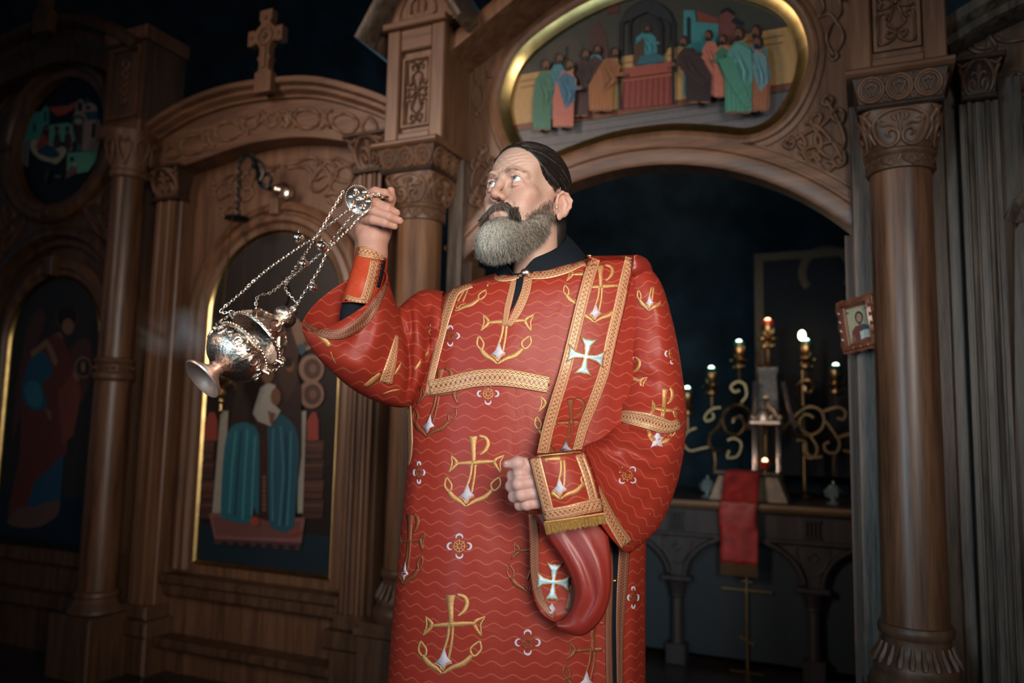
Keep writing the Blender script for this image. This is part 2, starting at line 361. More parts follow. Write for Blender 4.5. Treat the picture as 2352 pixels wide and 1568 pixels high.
# ================================================================== carved wooden screen
UC = 0.438; UL = -0.388; UR = 1.265                                 # royal gate axis and its two columns
def capital_parts(parent, u0, w0):
    """square frieze block with three roundels, carved bell, ring and lunette band"""
    T = lambda p: LW((u0+p[0], w0+p[1], p[2]))
    cap = MB(T)
    cap.sweep([(-0.140, 2.166), (0.140, 2.166)], [(-0.012, -0.13), (0.016, -0.13), (0.016, 0.132), (0.013, 0.142), (0.006, 0.148), (-0.002, 0.148), (-0.009, 0.142), (-0.012, 0.132)])
    c = build('capital', cap, 'oak_h', parent)
    fr = MB(T)
    t, bq = (0.124, 0.128), (0.106, 0.108)
    fr.add([(-t[0], -.12, 2.157), (t[0], -.12, 2.157), (t[0], t[1], 2.157), (-t[0], t[1], 2.157), (-bq[0], -.12, 2.078), (bq[0], -.12, 2.078), (bq[0], bq[1], 2.078), (-bq[0], bq[1], 2.078)],
           [(0, 1, 2, 3), (7, 6, 5, 4), (0, 4, 5, 1), (1, 5, 6, 2), (2, 6, 7, 3), (3, 7, 4, 0)])
    fr.box(-.112, .112, -.12, .116, 2.062, 2.079)
    fr.sweep([(-.112, 2.0705), (.112, 2.0705)], [(-0.008, 0.11), (0.008, 0.11), (0.006, 0.122), (0, 0.125), (-0.006, 0.122)])
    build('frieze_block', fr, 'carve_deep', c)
    ro = MB(T)
    def face(a, z, h=0.0): return 0.128-0.020*(2.157-z)/0.079+h
    def onface(pts, r, h, closed=False, side=0):
        cc = catmull([(p[0], p[1], 0) for p in pts], 4, closed)
        if side == 0: ro.sweep([(p.x, p.y) for p in cc], half(r, h), closed, [face(p.x, p.y) for p in cc])
        else:
            Ts = ro.T; ro.T = lambda p: T((side*(p[1]-0.004), -side*p[0] if False else p[0], p[2]))
            ro.sweep([(p.x, p.y) for p in cc], half(r, h), closed, [face(p.x, p.y) for p in cc]); ro.T = Ts
    for side in (0, 1):
        for k in (-1, 0, 1):
            cx = k*0.074; cz = 2.117
            onface([(cx+0.0335*math.cos(a), cz+0.0335*math.sin(a)) for a in [i*math.pi/6 for i in range(12)]], 0.0044, 0.0075, True, side)
            onface([(cx+0.0265*math.cos(a), cz+0.0265*math.sin(a)) for a in [i*math.pi/6 for i in range(12)]], 0.0034, 0.006, True, side)
            for s in (-1, 1):                                     # leaf with curled feet
                onface([(cx, cz+0.018), (cx+s*0.006, cz+0.009), (cx+s*0.015, cz+0.011), (cx+s*0.012, cz+0.001), (cx+s*0.008, cz-0.008), (cx+s*0.004, cz-0.014), (cx+s*0.009, cz-0.019), (cx+s*0.014, cz-0.014), (cx+s*0.010, cz-0.011)], 0.0030, 0.006, False, side)
        for k in (-0.5, 0.5):
            cx = k*0.074
            onface([(cx, 2.098), (cx-0.005, 2.090), (cx, 2.083), (cx+0.005, 2.090)], 0.003, 0.006, True, side)
            onface([(cx, 2.132), (cx-0.007, 2.147), (cx, 2.153), (cx+0.007, 2.147)], 0.0018, 0.004, True, side)
    build('frieze_roundels', ro, 'carve', c)
    bell = MB(T); SG = 40
    zs = [(2.062, 0.108, 6.0), (2.045, 0.107, 5.0), (2.02, 0.104, 3.6), (1.99, 0.099, 2.8), (1.965, 0.094, 2.3), (1.945, 0.090, 2.0)]
    def brad(a, n, r):
        return r/((abs(math.cos(a))**n+abs(math.sin(a))**n)**(1/n))
    V = []; F = []
    for (z, r, n) in zs:
        for i in range(SG):
            a = 2*math.pi*i/SG; q = brad(a, n, r); V.append((q*math.cos(a), q*math.sin(a), z))
    for j in range(len(zs)-1):
        for i in range(SG): F.append((j*SG+i, j*SG+(i+1) % SG, (j+1)*SG+(i+1) % SG, (j+1)*SG+i))
    F += [tuple(range(SG)), tuple(5*SG+i for i in range(SG))[::-1]]
    bell.add(V, F); build('bell', bell, 'carve_dark', c)
    sc = MB(T)
    def bs(a, z):                                                 # point on the bell surface at lateral angle a
        for (z1, r1, n1), (z0, r0, n0) in zip(zs, zs[1:]):
            if z0 <= z <= z1:
                t = (z-z0)/(z1-z0); return brad(a, n0+(n1-n0)*t, r0+(r1-r0)*t)
        return brad(a, zs[0][2], zs[0][1]) if z > zs[0][0] else zs[-1][1]
    def onbell(pts, face0, r):
        cc = catmull([(p[0], p[1], 0) for p in pts], 4)
        out = []
        for p in cc:
            a = face0+p.x/0.1*0.95; q = bs(a, p.y)+0.003; out.append((q*math.cos(a), q*math.sin(a), p.y))
        sc.tube(out, [r*(0.55+0.45*min(1, min(i, len(out)-1-i)/4)) for i in range(len(out))], 6)
    for f0 in (math.pi/2, 0.0, math.pi):
        for s in (-1, 1):
            onbell([(0, 2.056), (s*0.035, 2.050), (s*0.062, 2.025), (s*0.066, 1.99), (s*0.052, 1.962), (s*0.028, 1.955), (s*0.008, 1.968), (s*0.008, 1.99), (s*0.026, 2.0), (s*0.036, 1.988), (s*0.028, 1.978)], f0, 0.0062)
            onbell([(s*0.004, 1.99), (s*0.022, 2.012), (s*0.046, 2.012), (s*0.055, 2.03), (s*0.040, 2.022)], f0, 0.0045)
            onbell([(s*0.012, 2.022), (s*0.018, 2.036), (s*0.010, 2.042)], f0, 0.0055)
            onbell([(s*0.068, 2.058), (s*0.082, 2.045), (s*0.074, 2.02), (s*0.082, 1.995), (s*0.074, 1.965)], f0, 0.0065)
        onbell([(0, 2.046), (0.006, 2.038), (0, 2.008), (0, 1.985)], f0, 0.0035); onbell([(0, 2.046), (-0.006, 2.038), (0, 2.008)], f0, 0.003)
    build('bell_scrolls', sc, 'carve', c)
    rg = MB(T); rg.lathe([(0.086, 1.955), (0.094, 1.951), (0.099, 1.944), (0.097, 1.936), (0.090, 1.930), (0.091, 1.925), (0.093, 1.900), (0.092, 1.892), (0.084, 1.889)], seg=40)
    for k in range(10):
        a0 = 2*math.pi*k/10
        def cyl(pts, r):
            rg.tube([(0.0935*math.cos(a0+x), 0.0935*math.sin(a0+x), z) for x, z in pts], r, 5)
        cyl([(-0.30, 1.926), (-0.22, 1.908), (0, 1.896), (0.22, 1.908), (0.30, 1.926)], 0.003)
        cyl([(-0.1, 1.908), (0, 1.923), (0.1, 1.908)], 0.0022)
    build('ring', rg, 'carve_dark', c)
    return c
def column(parent, u0, w0, rs, z0, z1, mat='oak_col'):
    T = lambda p: LW((u0+p[0], w0+p[1], p[2]))
    mb = MB(T); mb.lathe([(rs*0.98, z1), (rs*0.985, z1-0.3), (rs, z0+0.5), (rs*1.01, z0)], seg=48)
    build('shaft', mb, mat, parent)
    b = MB(T); b.lathe([(rs, z0+0.03), (rs*1.10, z0+0.028), (rs*1.15, z0+0.018), (rs*1.14, z0+0.004), (rs*1.04, z0-0.006), (rs*1.03, z0-0.03), (rs*1.12, z0-0.055), (rs*1.25, z0-0.07), (rs*1.30, z0-0.085), (rs*1.27, z0-0.10), (rs*1.38, z0-0.112), (rs*1.44, z0-0.13), (rs*1.38, z0-0.15), (rs*1.2, z0-0.155)], seg=48)
    base = build('base', b, 'carve_dark', parent)
    l = MB(T)
    for k in range(22):
        a = 2*math.pi*k/22
        l.tube([(rs*q*math.cos(a), rs*q*math.sin(a), z0+z) for q, z in ((1.05, -0.022), (1.12, -0.042), (1.24, -0.060), (1.32, -0.074))], [0.004, 0.007, 0.009, 0.006], 5)
    build('base_leaves', l, 'carve_dark', base)
    p = MB(T); p.cbox(-rs*1.5, rs*1.5, -rs*1.5, rs*1.5, 0, z0-0.15, 0.008); p.cbox(-rs*1.65, rs*1.65, -rs*1.6, rs*1.62, z0-0.20, z0-0.17, 0.008); p.cbox(-rs*1.75, rs*1.75, -rs*1.6, rs*1.75, 0, 0.10, 0.01)
    build('plinth', p, 'oak_dark', parent)
def ornament(parent, name, lists, w0, r=0.008, h=0.010, mat='carve', px=True, mirror=None):
    mb = MB(LW)
    if px: lists = [WPS(l, w0) for l in lists]
    if mirror is not None: lists = [[(2*mirror-a, c) for a, c in l] for l in lists]
    strands(mb, lists, w0, r, h, px=False)
    return build(name, mb, mat, parent)
# ------------------------------------------------------------------ royal gate portal
portal = thing('royal_gate_portal', 'tall carved oak gateway with open arch and oval icon framed above it', 'gateway', LW((UC, 0, 0)))
bean_r = [(0, 2.213), (.13, 2.206), (.27, 2.178), (.36, 2.157), (.425, 2.170), (.475, 2.215), (.515, 2.30), (.528, 2.405), (.485, 2.525), (.385, 2.607), (.2, 2.685), (0, 2.715)]
bean = bean_r + [(-a, c) for a, c in bean_r[-2:0:-1]]
bean = [(UC+0.006+p.x, p.y) for p in catmull([(a, c, 0) for a, c in bean], 6, True)]
def offset(loop, d):
    m = len(loop); out = []
    for i in range(m):
        t = Vector(loop[(i+1) % m])-Vector(loop[i-1]); n = Vector((t.y, -t.x)).normalized(); out.append((loop[i][0]+n.x*d, loop[i][1]+n.y*d))
    return out
AR = 0.968; ACZ = 2.056-AR                                           # arch circle
def archpts(r, a_half, n=36): return arc(UC, ACZ, r, 90+a_half, 90-a_half, n)
hw = 0.705; ah = math.degrees(math.asin(hw/AR))
inner = archpts(AR, ah)
outline = [(UC-0.735, 1.2), (UC-0.735, 2.66), (UC, 3.12), (UC+0.735, 2.66), (UC+0.735, 1.2), (UC+0.69, 1.2), (UC+0.69, inner[-1][1])] + inner[::-1] + [(UC-0.69, inner[0][1]), (UC-0.69, 1.2)]
mb = MB(LW); mb.prism(outline, -0.05, 0.0, holes=[offset(bean, 0.075)])
build('spandrel_board', mb, 'oak', portal)
mb = MB(LW)
mb.sweep(archpts(AR, ah+0.5), [(0.0, -0.08), (0.0, 0.018), (0.012, 0.026), (0.052, 0.026), (0.058, 0.034), (0.066, 0.034), (0.070, 0.022), (0.094, 0.022), (0.100, 0.012), (0.108, 0.012), (0.110, -0.01)])
build('arch_moulding', mb, 'oak_h', portal)
def bean_frame():
    mb = MB(LW)                                                       # rolled wooden frame outside the gilt
    lo = offset(bean, 0.0)
    mb.sweep(bean, [(-0.036, -0.03), (-0.036, 0.012), (-0.046, 0.022), (-0.056, 0.026), (-0.066, 0.022), (-0.070, 0.012), (-0.076, 0.012), (-0.088, 0.006), (-0.094, -0.01)], True)
    return build('oval_frame', mb, 'carve', portal)
for s in (-1, 1):                                                     # jamb boards beside the opening
    mb = MB(LW); a, b = sorted((UC+s*0.690, UC+s*0.752)); mb.cbox(a, b, -0.10, 0.052, 0.0, 2.16 if s > 0 else 2.16, 0.006)
    build('jamb_board', mb, 'oak_board', portal)
    mb = MB(LW); a, b = sorted((UC+s*0.668, UC+s*0.692)); mb.box(a, b, -0.12, 0.0, 0.0, inner[0][1]); build('rebate', mb, 'oak_dark', portal)
    mb = MB(LW); a, b = sorted((UC+s*0.722, UC+s*0.738)); mb.box(a, b, 0.0, 0.016, 2.16, 2.62); build('edge_strip', mb, 'carve', portal)
    mb = MB(LW); mb.sweep([(UC+s*0.745, 2.612), (UC, 3.05)][::s], [(0.0, -0.04), (0.0, 0.13), (0.02, 0.16), (0.05, 0.17), (0.085, 0.17), (0.10, -0.04)] if s < 0 else [(0.0, -0.04), (0.0, 0.13), (0.02, 0.16), (0.05, 0.17), (0.085, 0.17), (0.10, -0.04)])
    build('gable_moulding', mb, 'oak', portal)
C8 = cv(1780, 0, 1.823)
knot = [C8(l) for l in (
    [(215, 425), (245, 470), (275, 530), (292, 590), (272, 640), (230, 662), (190, 635), (168, 590), (185, 540), (225, 500), (262, 458), (288, 478), (278, 515), (245, 500), (235, 470)],
    [(60, 600), (110, 570), (160, 540), (192, 495), (175, 478), (152, 505), (168, 545), (195, 590), (182, 640), (150, 665), (128, 640), (100, 610)],
    [(100, 645), (140, 622), (190, 610), (240, 598), (285, 635), (292, 680), (262, 698), (240, 672), (262, 640)],
    [(125, 660), (160, 690), (188, 668), (160, 640), (190, 700), (215, 722), (250, 692), (222, 676)],
    [(40, 605), (66, 578), (80, 602), (62, 622), (40, 605)],
    [(200, 432), (216, 405), (242, 418), (228, 445), (200, 432)],
    [(105, 560), (128, 600), (118, 640), (150, 682), (180, 690), (178, 655)],
    [(130, 520), (160, 520), (210, 560), (250, 610), (285, 672)])]
k1 = ornament(portal, 'knot_carving', knot, 0.0, 0.0075, 0.014)
ornament(portal, 'knot_carving', knot, 0.0, 0.0075, 0.014, mirror=UC)
vine = [C8(l) for l in ([(245, 235), (222, 190), (218, 150), (240, 100), (272, 60), (275, 20), (262, -20)], [(245, 235), (282, 180), (280, 130), (255, 90), (225, 60), (185, 72), (205, 40), (195, 0), (170, -20)],
                        [(245, 252), (228, 236), (246, 216), (262, 236), (245, 252)])]
ornament(portal, 'vine_carving', vine, 0.0, 0.006, 0.009); ornament(portal, 'vine_carving', vine, 0.0, 0.006, 0.009, mirror=UC)
bean_frame()
for u0, nm in ((UL, 'left'), (UR, 'right')):
    # ------- column with its capital, and the pier that stands on it
    lab = 'thick polished oak column with carved capital behind the raised hand' if nm == 'left' else 'thick polished oak column with carved capital right of the altar opening'
    t = thing('gate_column', lab, 'column', LW((u0, 0.13, 0)), 'columns of the royal gate')
    column(t, u0, 0.13, 0.0855, 0.575, 1.895, 'oak_matt' if nm == 'left' else 'oak_col'); capital_parts(t, u0, 0.13)
    pt = thing('pier', 'square oak pier with carved panel under small gable, above the left gate column' if nm == 'left' else 'square oak pier with carved scroll panel above the right gate column', 'pier', LW((u0, 0.1, 2.182)), 'piers above the gate columns')
    T = lambda p: LW((u0+p[0], p[1], p[2]))
    hwp = 0.128; ztop = 2.66 if nm == 'left' else 2.9
    mb = MB(T); mb.box(-hwp, hwp, -0.1, 0.185, 2.182, ztop); build('core', mb, 'oak', pt)
    for a, b in ((-hwp, -0.070), (0.070, hwp)):
        mb = MB(T); mb.cbox(a, b, 0.18, 0.212, 2.182, ztop, 0.005); build('stile', mb, 'oak', pt)
    mb = MB(T); mb.cbox(-0.07, 0.07, 0.18, 0.207, 2.182, 2.232, 0.005); build('rail', mb, 'oak_h', pt)
    mb = MB(T); mb.cbox(-0.07, 0.07, 0.18, 0.207, ztop-0.10, ztop, 0.005); build('rail', mb, 'oak_h', pt)
    zp0, zp1 = 2.26, (2.53 if nm == 'left' else 2.76)
    mb = MB(T); mb.sweep([(-0.058, zp0), (0.058, zp0), (0.058, zp1), (-0.058, zp1)], [(-0.005, 0.18), (-0.005, 0.198), (0.005, 0.198), (0.005, 0.18)], True)
    pan = build('panel_frame', mb, 'carve', pt)
    zc = 2.40
    if nm == 'right': zc = 2.405
    L = []
    for s in (-1, 1):
        L += [[(s*0.006, zc-0.012), (s*0.016, zc-0.045), (s*0.022, zc-0.066), (0, zc-0.086)],
              [(0, zc-0.092), (s*0.012, zc-0.112), (s*0.026, zc-0.104), (s*0.022, zc-0.090), (s*0.012, zc-0.096)],
              [(s*0.004, zc-0.108), (s*0.02, zc-0.122), (s*0.047, zc-0.121), (s*0.048, zc-0.05), (s*0.036, zc-0.030), (s*0.024, zc-0.038), (s*0.028, zc-0.052)],
              [(s*0.006, zc), (s*0.020, zc-0.014), (s*0.044, zc-0.016), (s*0.036, zc), (s*0.044, zc+0.016), (s*0.020, zc+0.014), (s*0.006, zc)],
              [(s*0.006, zc+0.012), (s*0.016, zc+0.045), (s*0.022, zc+0.066), (0, zc+0.086)],
              [(s*0.004, zc+0.108), (s*0.02, zc+0.122), (s*0.047, zc+0.121), (s*0.048, zc+0.05), (s*0.036, zc+0.030), (s*0.024, zc+0.038), (s*0.028, zc+0.052)],
              [(0, zc+0.092), (s*0.012, zc+0.112), (s*0.026, zc+0.104), (s*0.022, zc+0.090)]]
    if nm == 'left': L = [[(x*0.95, 2.395+(z-zc)*1.0) for x, z in l] for l in L]
    mb = MB(T); strands(mb, L, 0.185, 0.0042, 0.010, px=False); mb.ball((0, 0.193, zc), 0.008); build('panel_carving', mb, 'carve_dark', pt)
    if nm == 'left':                                               # small gable with rolled roof edge
        mb = MB(T); mb.prism([(-0.165, 2.655), (0.165, 2.655), (0.0, 2.92)], -0.1, 0.2); build('gable', mb, 'oak', pt)
        for s in (-1, 1):
            mb = MB(T); pth = [(s*0.205, 2.600), (0, 2.925)][::(1 if s < 0 else -1)]
            mb.sweep(pth, [(0.0, -0.1), (0.0, 0.235), (0.008, 0.27), (0.022, 0.285), (0.034, 0.285), (0.05, 0.26), (0.055, -0.1)]); build('roof_moulding', mb, 'oak_board', pt)
        mb = MB(T); mb.cbox(-0.14, 0.14, 0.18, 0.235, 2.645, 2.672, 0.004); build('gable_ledge', mb, 'oak_h', pt)
        mb = MB(T); strands(mb, [[(-0.08, 2.70), (0.08, 2.70), (0, 2.84), (-0.08, 2.70)], [(-0.03, 2.71), (-0.03, 2.75), (0, 2.77), (0.03, 2.75), (0.03, 2.71)], [(0, 2.71), (0, 2.80)]], 0.2, 0.005, 0.009, px=False); build('gable_carving', mb, 'carve', pt)
# ------------------------------------------------------------------ pilaster helper
def pilaster(parent, u0, u1, z0, z1, w0, mat='oak_board', flutes=2):
    mb = MB(LW); d = (u1-u0); n = [(u0, w0)]
    for k in range(flutes):
        c = u0+d*(0.27+0.46*k) if flutes == 2 else u0+d*0.5; r = d*0.085
        n += [(c-r*1.8, w0), (c-r*1.6, w0-0.006), (c-r, w0-0.006), (c-r*0.7, w0+0.006), (c, w0+0.010), (c+r*0.7, w0+0.006), (c+r, w0-0.006), (c+r*1.6, w0-0.006), (c+r*1.8, w0)]
    n += [(u1, w0), (u1, w0-0.05), (u0, w0-0.05)]
    V = [(a, w, z0) for a, w in n]+[(a, w, z1) for a, w in n]; m = len(n)
    mb.add(V, [tuple(range(m))[::-1], tuple(range(m, 2*m))]+[(i, (i+1) % m, m+(i+1) % m, m+i) for i in range(m)])
    return build('fluted_pilaster', mb, mat, parent)
def palmette_cap(parent, u0, u1, z0, z1, w0, mat='carve', name='pilaster_capital'):
    """flaring block with two big scrolls and a three-leaf palmette"""
    c = (u0+u1)/2; a = (u1-u0)/2; h = z1-z0; fl = 0.32*a
    def hwid(t): return a*0.86+fl*t**1.6
    def dep(t): return w0+0.012+0.05*t**1.6
    mb = MB(LW); V = []; F = []; n = 8
    for j in range(n+1):
        t = j/n; x = hwid(t); V += [(c-x, w0-0.05, z0+h*t), (c+x, w0-0.05, z0+h*t), (c+x, dep(t), z0+h*t), (c-x, dep(t), z0+h*t)]
    for j in range(n):
        for k in range(4): F.append((j*4+k, j*4+(k+1) % 4, j*4+4+(k+1) % 4, j*4+4+k))
    F += [(0, 1, 2, 3), (n*4+3, n*4+2, n*4+1, n*4)]
    mb.add(V, F); mb.cbox(c-hwid(1)-0.008, c+hwid(1)+0.008, w0-0.05, dep(1)+0.012, z1-0.004, z1+0.012, 0.004); mb.cbox(c-a*0.95, c+a*0.95, w0-0.05, w0+0.03, z0-0.016, z0, 0.004)
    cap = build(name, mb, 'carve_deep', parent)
    sc = MB(LW)
    def S(pts, r):
        cc = catmull([(p[0], p[1], 0) for p in pts], 4); sc.tube([(c+p.x*a*(0.86+0.32*max(0, p.y)**1.6), dep(max(0, min(1, p.y)))+0.002, z0+h*p.y) for p in cc], r*a*1.55, 6)
    for s in (-1, 1):
        S([(s*0.03, 0.10), (s*0.30, 0.08), (s*0.52, 0.22), (s*0.50, 0.40), (s*0.32, 0.44), (s*0.22, 0.32), (s*0.32, 0.26)], 0.075)
        S([(0, 0.06), (s*0.62, 0.06), (s*0.82, 0.35), (s*0.74, 0.62), (s*0.30, 0.94), (0, 0.97)], 0.06)
        S([(0, 0.42), (s*0.10, 0.60), (s*0.28, 0.66), (s*0.36, 0.58)], 0.045); S([(0, 0.45), (s*0.07, 0.72), (0, 0.86)], 0.04)
        S([(s*0.9, 0.25), (s*0.86, 0.6), (s*0.95, 0.8)], 0.06); S([(s*0.45, 0.93), (s*0.8, 0.84), (s*0.98, 0.95)], 0.045)
    S([(0, 0.10), (0, 0.5)], 0.05)
    build('palmette_carving', sc, mat, cap); return cap
# ------------------------------------------------------------------ right bay
rb = thing('side_screen_bay', 'oak screen bay with fluted pilaster at the right edge', 'screen', LW((1.7, 0, 0)))
mb = MB(LW); mb.prism([(1.36, 0), (2.3, 0), (2.3, 3.0)] + [(2.0, 2.75), (1.36, 2.32)], -0.05, 0.0); build('back_board', mb, 'oak', rb)
for a, b, w in ((1.352, 1.392, 0.028), (1.392, 1.428, 0.018), (1.535, 1.60, 0.014)):
    mb = MB(LW); mb.cbox(a, b, -0.03, w, 0, 2.2, 0.004); build('board', mb, 'oak_board', rb)
pilaster(rb, 1.432, 1.532, 0.42, 2.115, 0.055)
palmette_cap(rb, 1.432, 1.532, 2.13, 2.222, 0.055)
mb = MB(LW); mb.cbox(1.415, 1.55, -0.03, 0.075, 0.0, 0.42, 0.006); build('pilaster_plinth', mb, 'oak_dark', rb)
ap = WPS([(2163, 100), (2250, 45), (2360, -8), (2500, -60)], 0.05); apath = [(p.x, p.y) for p in catmull([(a, c, 0) for a, c in ap], 6)]
mb = MB(LW); mb.sweep(apath, [(-0.045, -0.03), (-0.045, 0.06), (-0.03, 0.09), (-0.008, 0.09), (0.0, 0.10), (0.012, 0.115), (0.04, 0.115), (0.05, -0.03)]); build('arch_moulding', mb, 'oak_board', rb)
C2 = cv(1900, 0, 3.564)
ornament(rb, 'frieze_carving', [C2(l) for l in ([(1290, 440), (1165, 400), (1190, 270), (1265, 245), (1330, 310), (1380, 385), (1290, 440)], [(1220, 385), (1215, 320), (1265, 285), (1310, 320), (1320, 380), (1280, 400), (1220, 385)],
    [(1345, 400), (1340, 280), (1420, 160), (1540, 110), (1700, 100)], [(1375, 310), (1440, 340), (1560, 335), (1700, 300)])], 0.0, 0.007, 0.010)
ornament(rb, 'vine_carving', [C2(l) for l in ([(1500, 640), (1545, 600), (1610, 640), (1560, 700), (1500, 640)], [(1600, 640), (1590, 720), (1545, 810), (1530, 920), (1580, 1000), (1680, 1040)],
    [(1680, 740), (1600, 780), (1560, 850), (1560, 930), (1620, 980)], [(1620, 980), (1550, 1060), (1530, 1150), (1580, 1250), (1680, 1320)], [(1580, 1380), (1640, 1340), (1680, 1390)])], 0.0, 0.0075, 0.012)
ia = WPS([(2330, 1500), (2326, 600), (2335, 520), (2370, 450), (2430, 420)], 0.0)
mb = MB(LW); mb.sweep([(p.x, p.y) for p in catmull([(a, c, 0) for a, c in ia], 6)], [(-0.006, -0.01), (-0.006, 0.012), (0.006, 0.02), (0.03, 0.02), (0.036, -0.01)]); build('inner_arch_moulding', mb, 'oak_dark', rb)
# ------------------------------------------------------------------ deacon door bay
UDC = -1.235
db = thing('deacon_door_bay', 'oak screen bay with curved top around the arched icon door', 'screen', LW((UDC, 0, 0)))
topc = WPS([(335, 300), (350, 290), (430, 240), (520, 205), (620, 186), (740, 181), (870, 214), (960, 255)], 0.07)
tp = [(p.x, p.y) for p in catmull([(a, c, 0) for a, c in topc], 5)]
botc = WPS([(352, 392), (428, 376), (520, 343), (600, 322), (700, 313), (810, 326), (900, 350)], 0.06)
bp_ = [(p.x, p.y) for p in catmull([(a, c, 0) for a, c in botc], 5)]
mb = MB(LW); mb.prism([(-2.0, 0), (-0.46, 0), (-0.46, 2.45)] + tp[::-1], -0.12, -0.06); build('field_board', mb, 'oak', db)
mb = MB(LW); mb.prism(tp + bp_[::-1], -0.06, 0.055); build('frieze_board', mb, 'oak_h', db)
mb = MB(LW); mb.sweep(tp, [(-0.005, -0.1), (-0.005, 0.11), (-0.012, 0.125), (-0.035, 0.125), (-0.045, 0.10), (-0.06, 0.10), (-0.075, 0.075), (-0.085, 0.075), (-0.09, 0.05), (-0.09, -0.1)]); build('arch_cornice', mb, 'oak_h', db)
C3 = cv(330, 20, 2.529)
L = []
for (cx, cy, rx, ry, tl) in ((290, 792, 72, 52, -0.35), (490, 712, 70, 52, -0.25), (950, 640, 74, 55, 0.02), (1172, 665, 74, 55, 0.15)):
    e = [(cx+rx*math.cos(a)*math.cos(tl)-ry*math.sin(a)*math.sin(tl), cy+rx*math.cos(a)*math.sin(tl)+ry*math.sin(a)*math.cos(tl)) for a in [i*math.pi/5 for i in range(10)]]
    L.append(C3(e+[e[0]]))
for (cx, cy) in ((390, 752), (1062, 645), (858, 640), (590, 680)):
    L.append(C3([(cx-30, cy+50), (cx-8, cy+30), (cx-2, cy-10), (cx+12, cy-50), (cx+35, cy-48)])); L.append(C3([(cx+28, cy+48), (cx+8, cy+25), (cx-2, cy-10), (cx-20, cy-40), (cx-38, cy-40)]))
L += [C3([(600, 640), (650, 620), (700, 660), (760, 680), (820, 620), (840, 680)]), C3([(600, 700), (650, 690), (700, 640), (760, 610), (830, 680), (840, 610)]), C3([(640, 690), (690, 600), (740, 690), (790, 610), (810, 690)]),
      C3([(120, 840), (170, 800), (210, 850), (150, 870), (120, 840)]), C3([(1270, 690), (1310, 630), (1355, 690), (1310, 740), (1270, 690)])]
ornament(db, 'frieze_carving', L, 0.055, 0.008, 0.010, 'carve')
C1 = cv(330, 300, 3.733)
kd = [C1(l) for l in ([(1215, 300), (1300, 280), (1400, 240), (1480, 240), (1560, 330), (1600, 420), (1500, 520), (1430, 470), (1520, 330), (1640, 240), (1760, 290), (1830, 280)],
    [(1250, 320), (1340, 310), (1420, 330), (1480, 420), (1560, 380), (1660, 420), (1760, 440), (1810, 370), (1740, 300), (1640, 360), (1560, 440)],
    [(1480, 300), (1540, 260), (1640, 300), (1660, 380), (1600, 470), (1640, 540), (1720, 520), (1780, 440), (1820, 320)], [(1560, 560), (1640, 540), (1700, 580), (1660, 640), (1590, 600)])]
ornament(db, 'knot_carving', kd, -0.06, 0.009, 0.012, 'carve')
mk = [[(2*UDC-0.02-a, c) for a, c in WPS(l, -0.06)] for l in kd]
ornament(db, 'knot_carving', mk, -0.06, 0.009, 0.012, 'carve', px=False)
for (a, b, zb) in ((-1.905, -1.785, 0.30), (-0.745, -0.635, 0.385)):
    mb = MB(LW); mb.cbox(a-0.028, b+0.014, -0.06, 0.02, 0, 2.30, 0.006); build('pilaster_back', mb, 'oak', db)
    pilaster(db, a, b, zb, 2.15, 0.045, 'oak')
    palmette_cap(db, a-0.03, b+0.03, 2.17, 2.30, 0.03, 'carve')
    mb = MB(LW); mb.cbox(a-0.02, b+0.02, -0.06, 0.07, zb-0.06, zb, 0.01); mb.cbox(a-0.05, b+0.05, -0.06, 0.09, zb-0.13, zb-0.06, 0.01); mb.cbox(a-0.03, b+0.03, -0.06, 0.07, 0, zb-0.13, 0.01); build('pilaster_plinth', mb, 'oak_dark', db)
mb = MB(LW); mb.cbox(-1.74, -0.77, -0.06, 0.035, 0.40, 0.44, 0.01); mb.cbox(-1.72, -0.78, -0.06, 0.02, 0.35, 0.40, 0.008); mb.cbox(-1.73, -0.78, -0.06, 0.05, 0.13, 0.17, 0.01); build('sill', mb, 'oak_dark', db)
mb = MB(LW); mb.sweep([(-1.66, -0.2), (-1.66, 0.10), (-0.82, 0.10), (-0.82, -0.2)], [(0, -0.06), (0, -0.045), (0.02, -0.04), (0.03, -0.06)]); build('base_panel_moulding', mb, 'oak_dark', db)
# arched leaf with the painted icon
AZ = 1.605; ARD = 0.372
dr = thing('icon_door', 'arched oak door leaf carrying painted icon of two blue robed figures', 'door', LW((UDC, -0.05, 0.46)))
def archway(r, z0, dx=0.0): return [(UDC-r+dx, z0)] + arc(UDC+dx, AZ, r, 180, 0, 28) + [(UDC+r+dx, z0)]
mb = MB(LW); mb.sweep(archway(0.50, 0.46), [(0.0, -0.06), (0.0, -0.03), (-0.012, -0.016), (-0.035, -0.010), (-0.045, -0.028), (-0.052, -0.028), (-0.062, -0.014), (-0.085, -0.010), (-0.098, -0.030), (-0.125, -0.034), (-0.130, -0.06)]); build('door_frame', mb, 'oak', dr)
mb = MB(LW); mb.prism([(UDC-0.39, 0.485)] + arc(UDC, AZ, 0.39, 180, 0, 28) + [(UDC+0.39, 0.485)], -0.06, -0.052); build('leaf', mb, 'oak_dark', dr)
mb = MB(LW); mb.sweep([(UDC-0.374, 0.495)] + arc(UDC, AZ, 0.374, 180, 0, 28) + [(UDC+0.374, 0.495)], [(0.006, -0.056), (0.006, -0.036), (0.0, -0.032), (-0.009, -0.041), (-0.010, -0.056)], True); build('gilt_edge', mb, 'gilt', dr)
mb = MB(LW); mb.cbox(UDC-0.016, UDC+0.032, -0.06, 0.01, 2.04, 2.12, 0.006); build('keystone', mb, 'carve', dr)
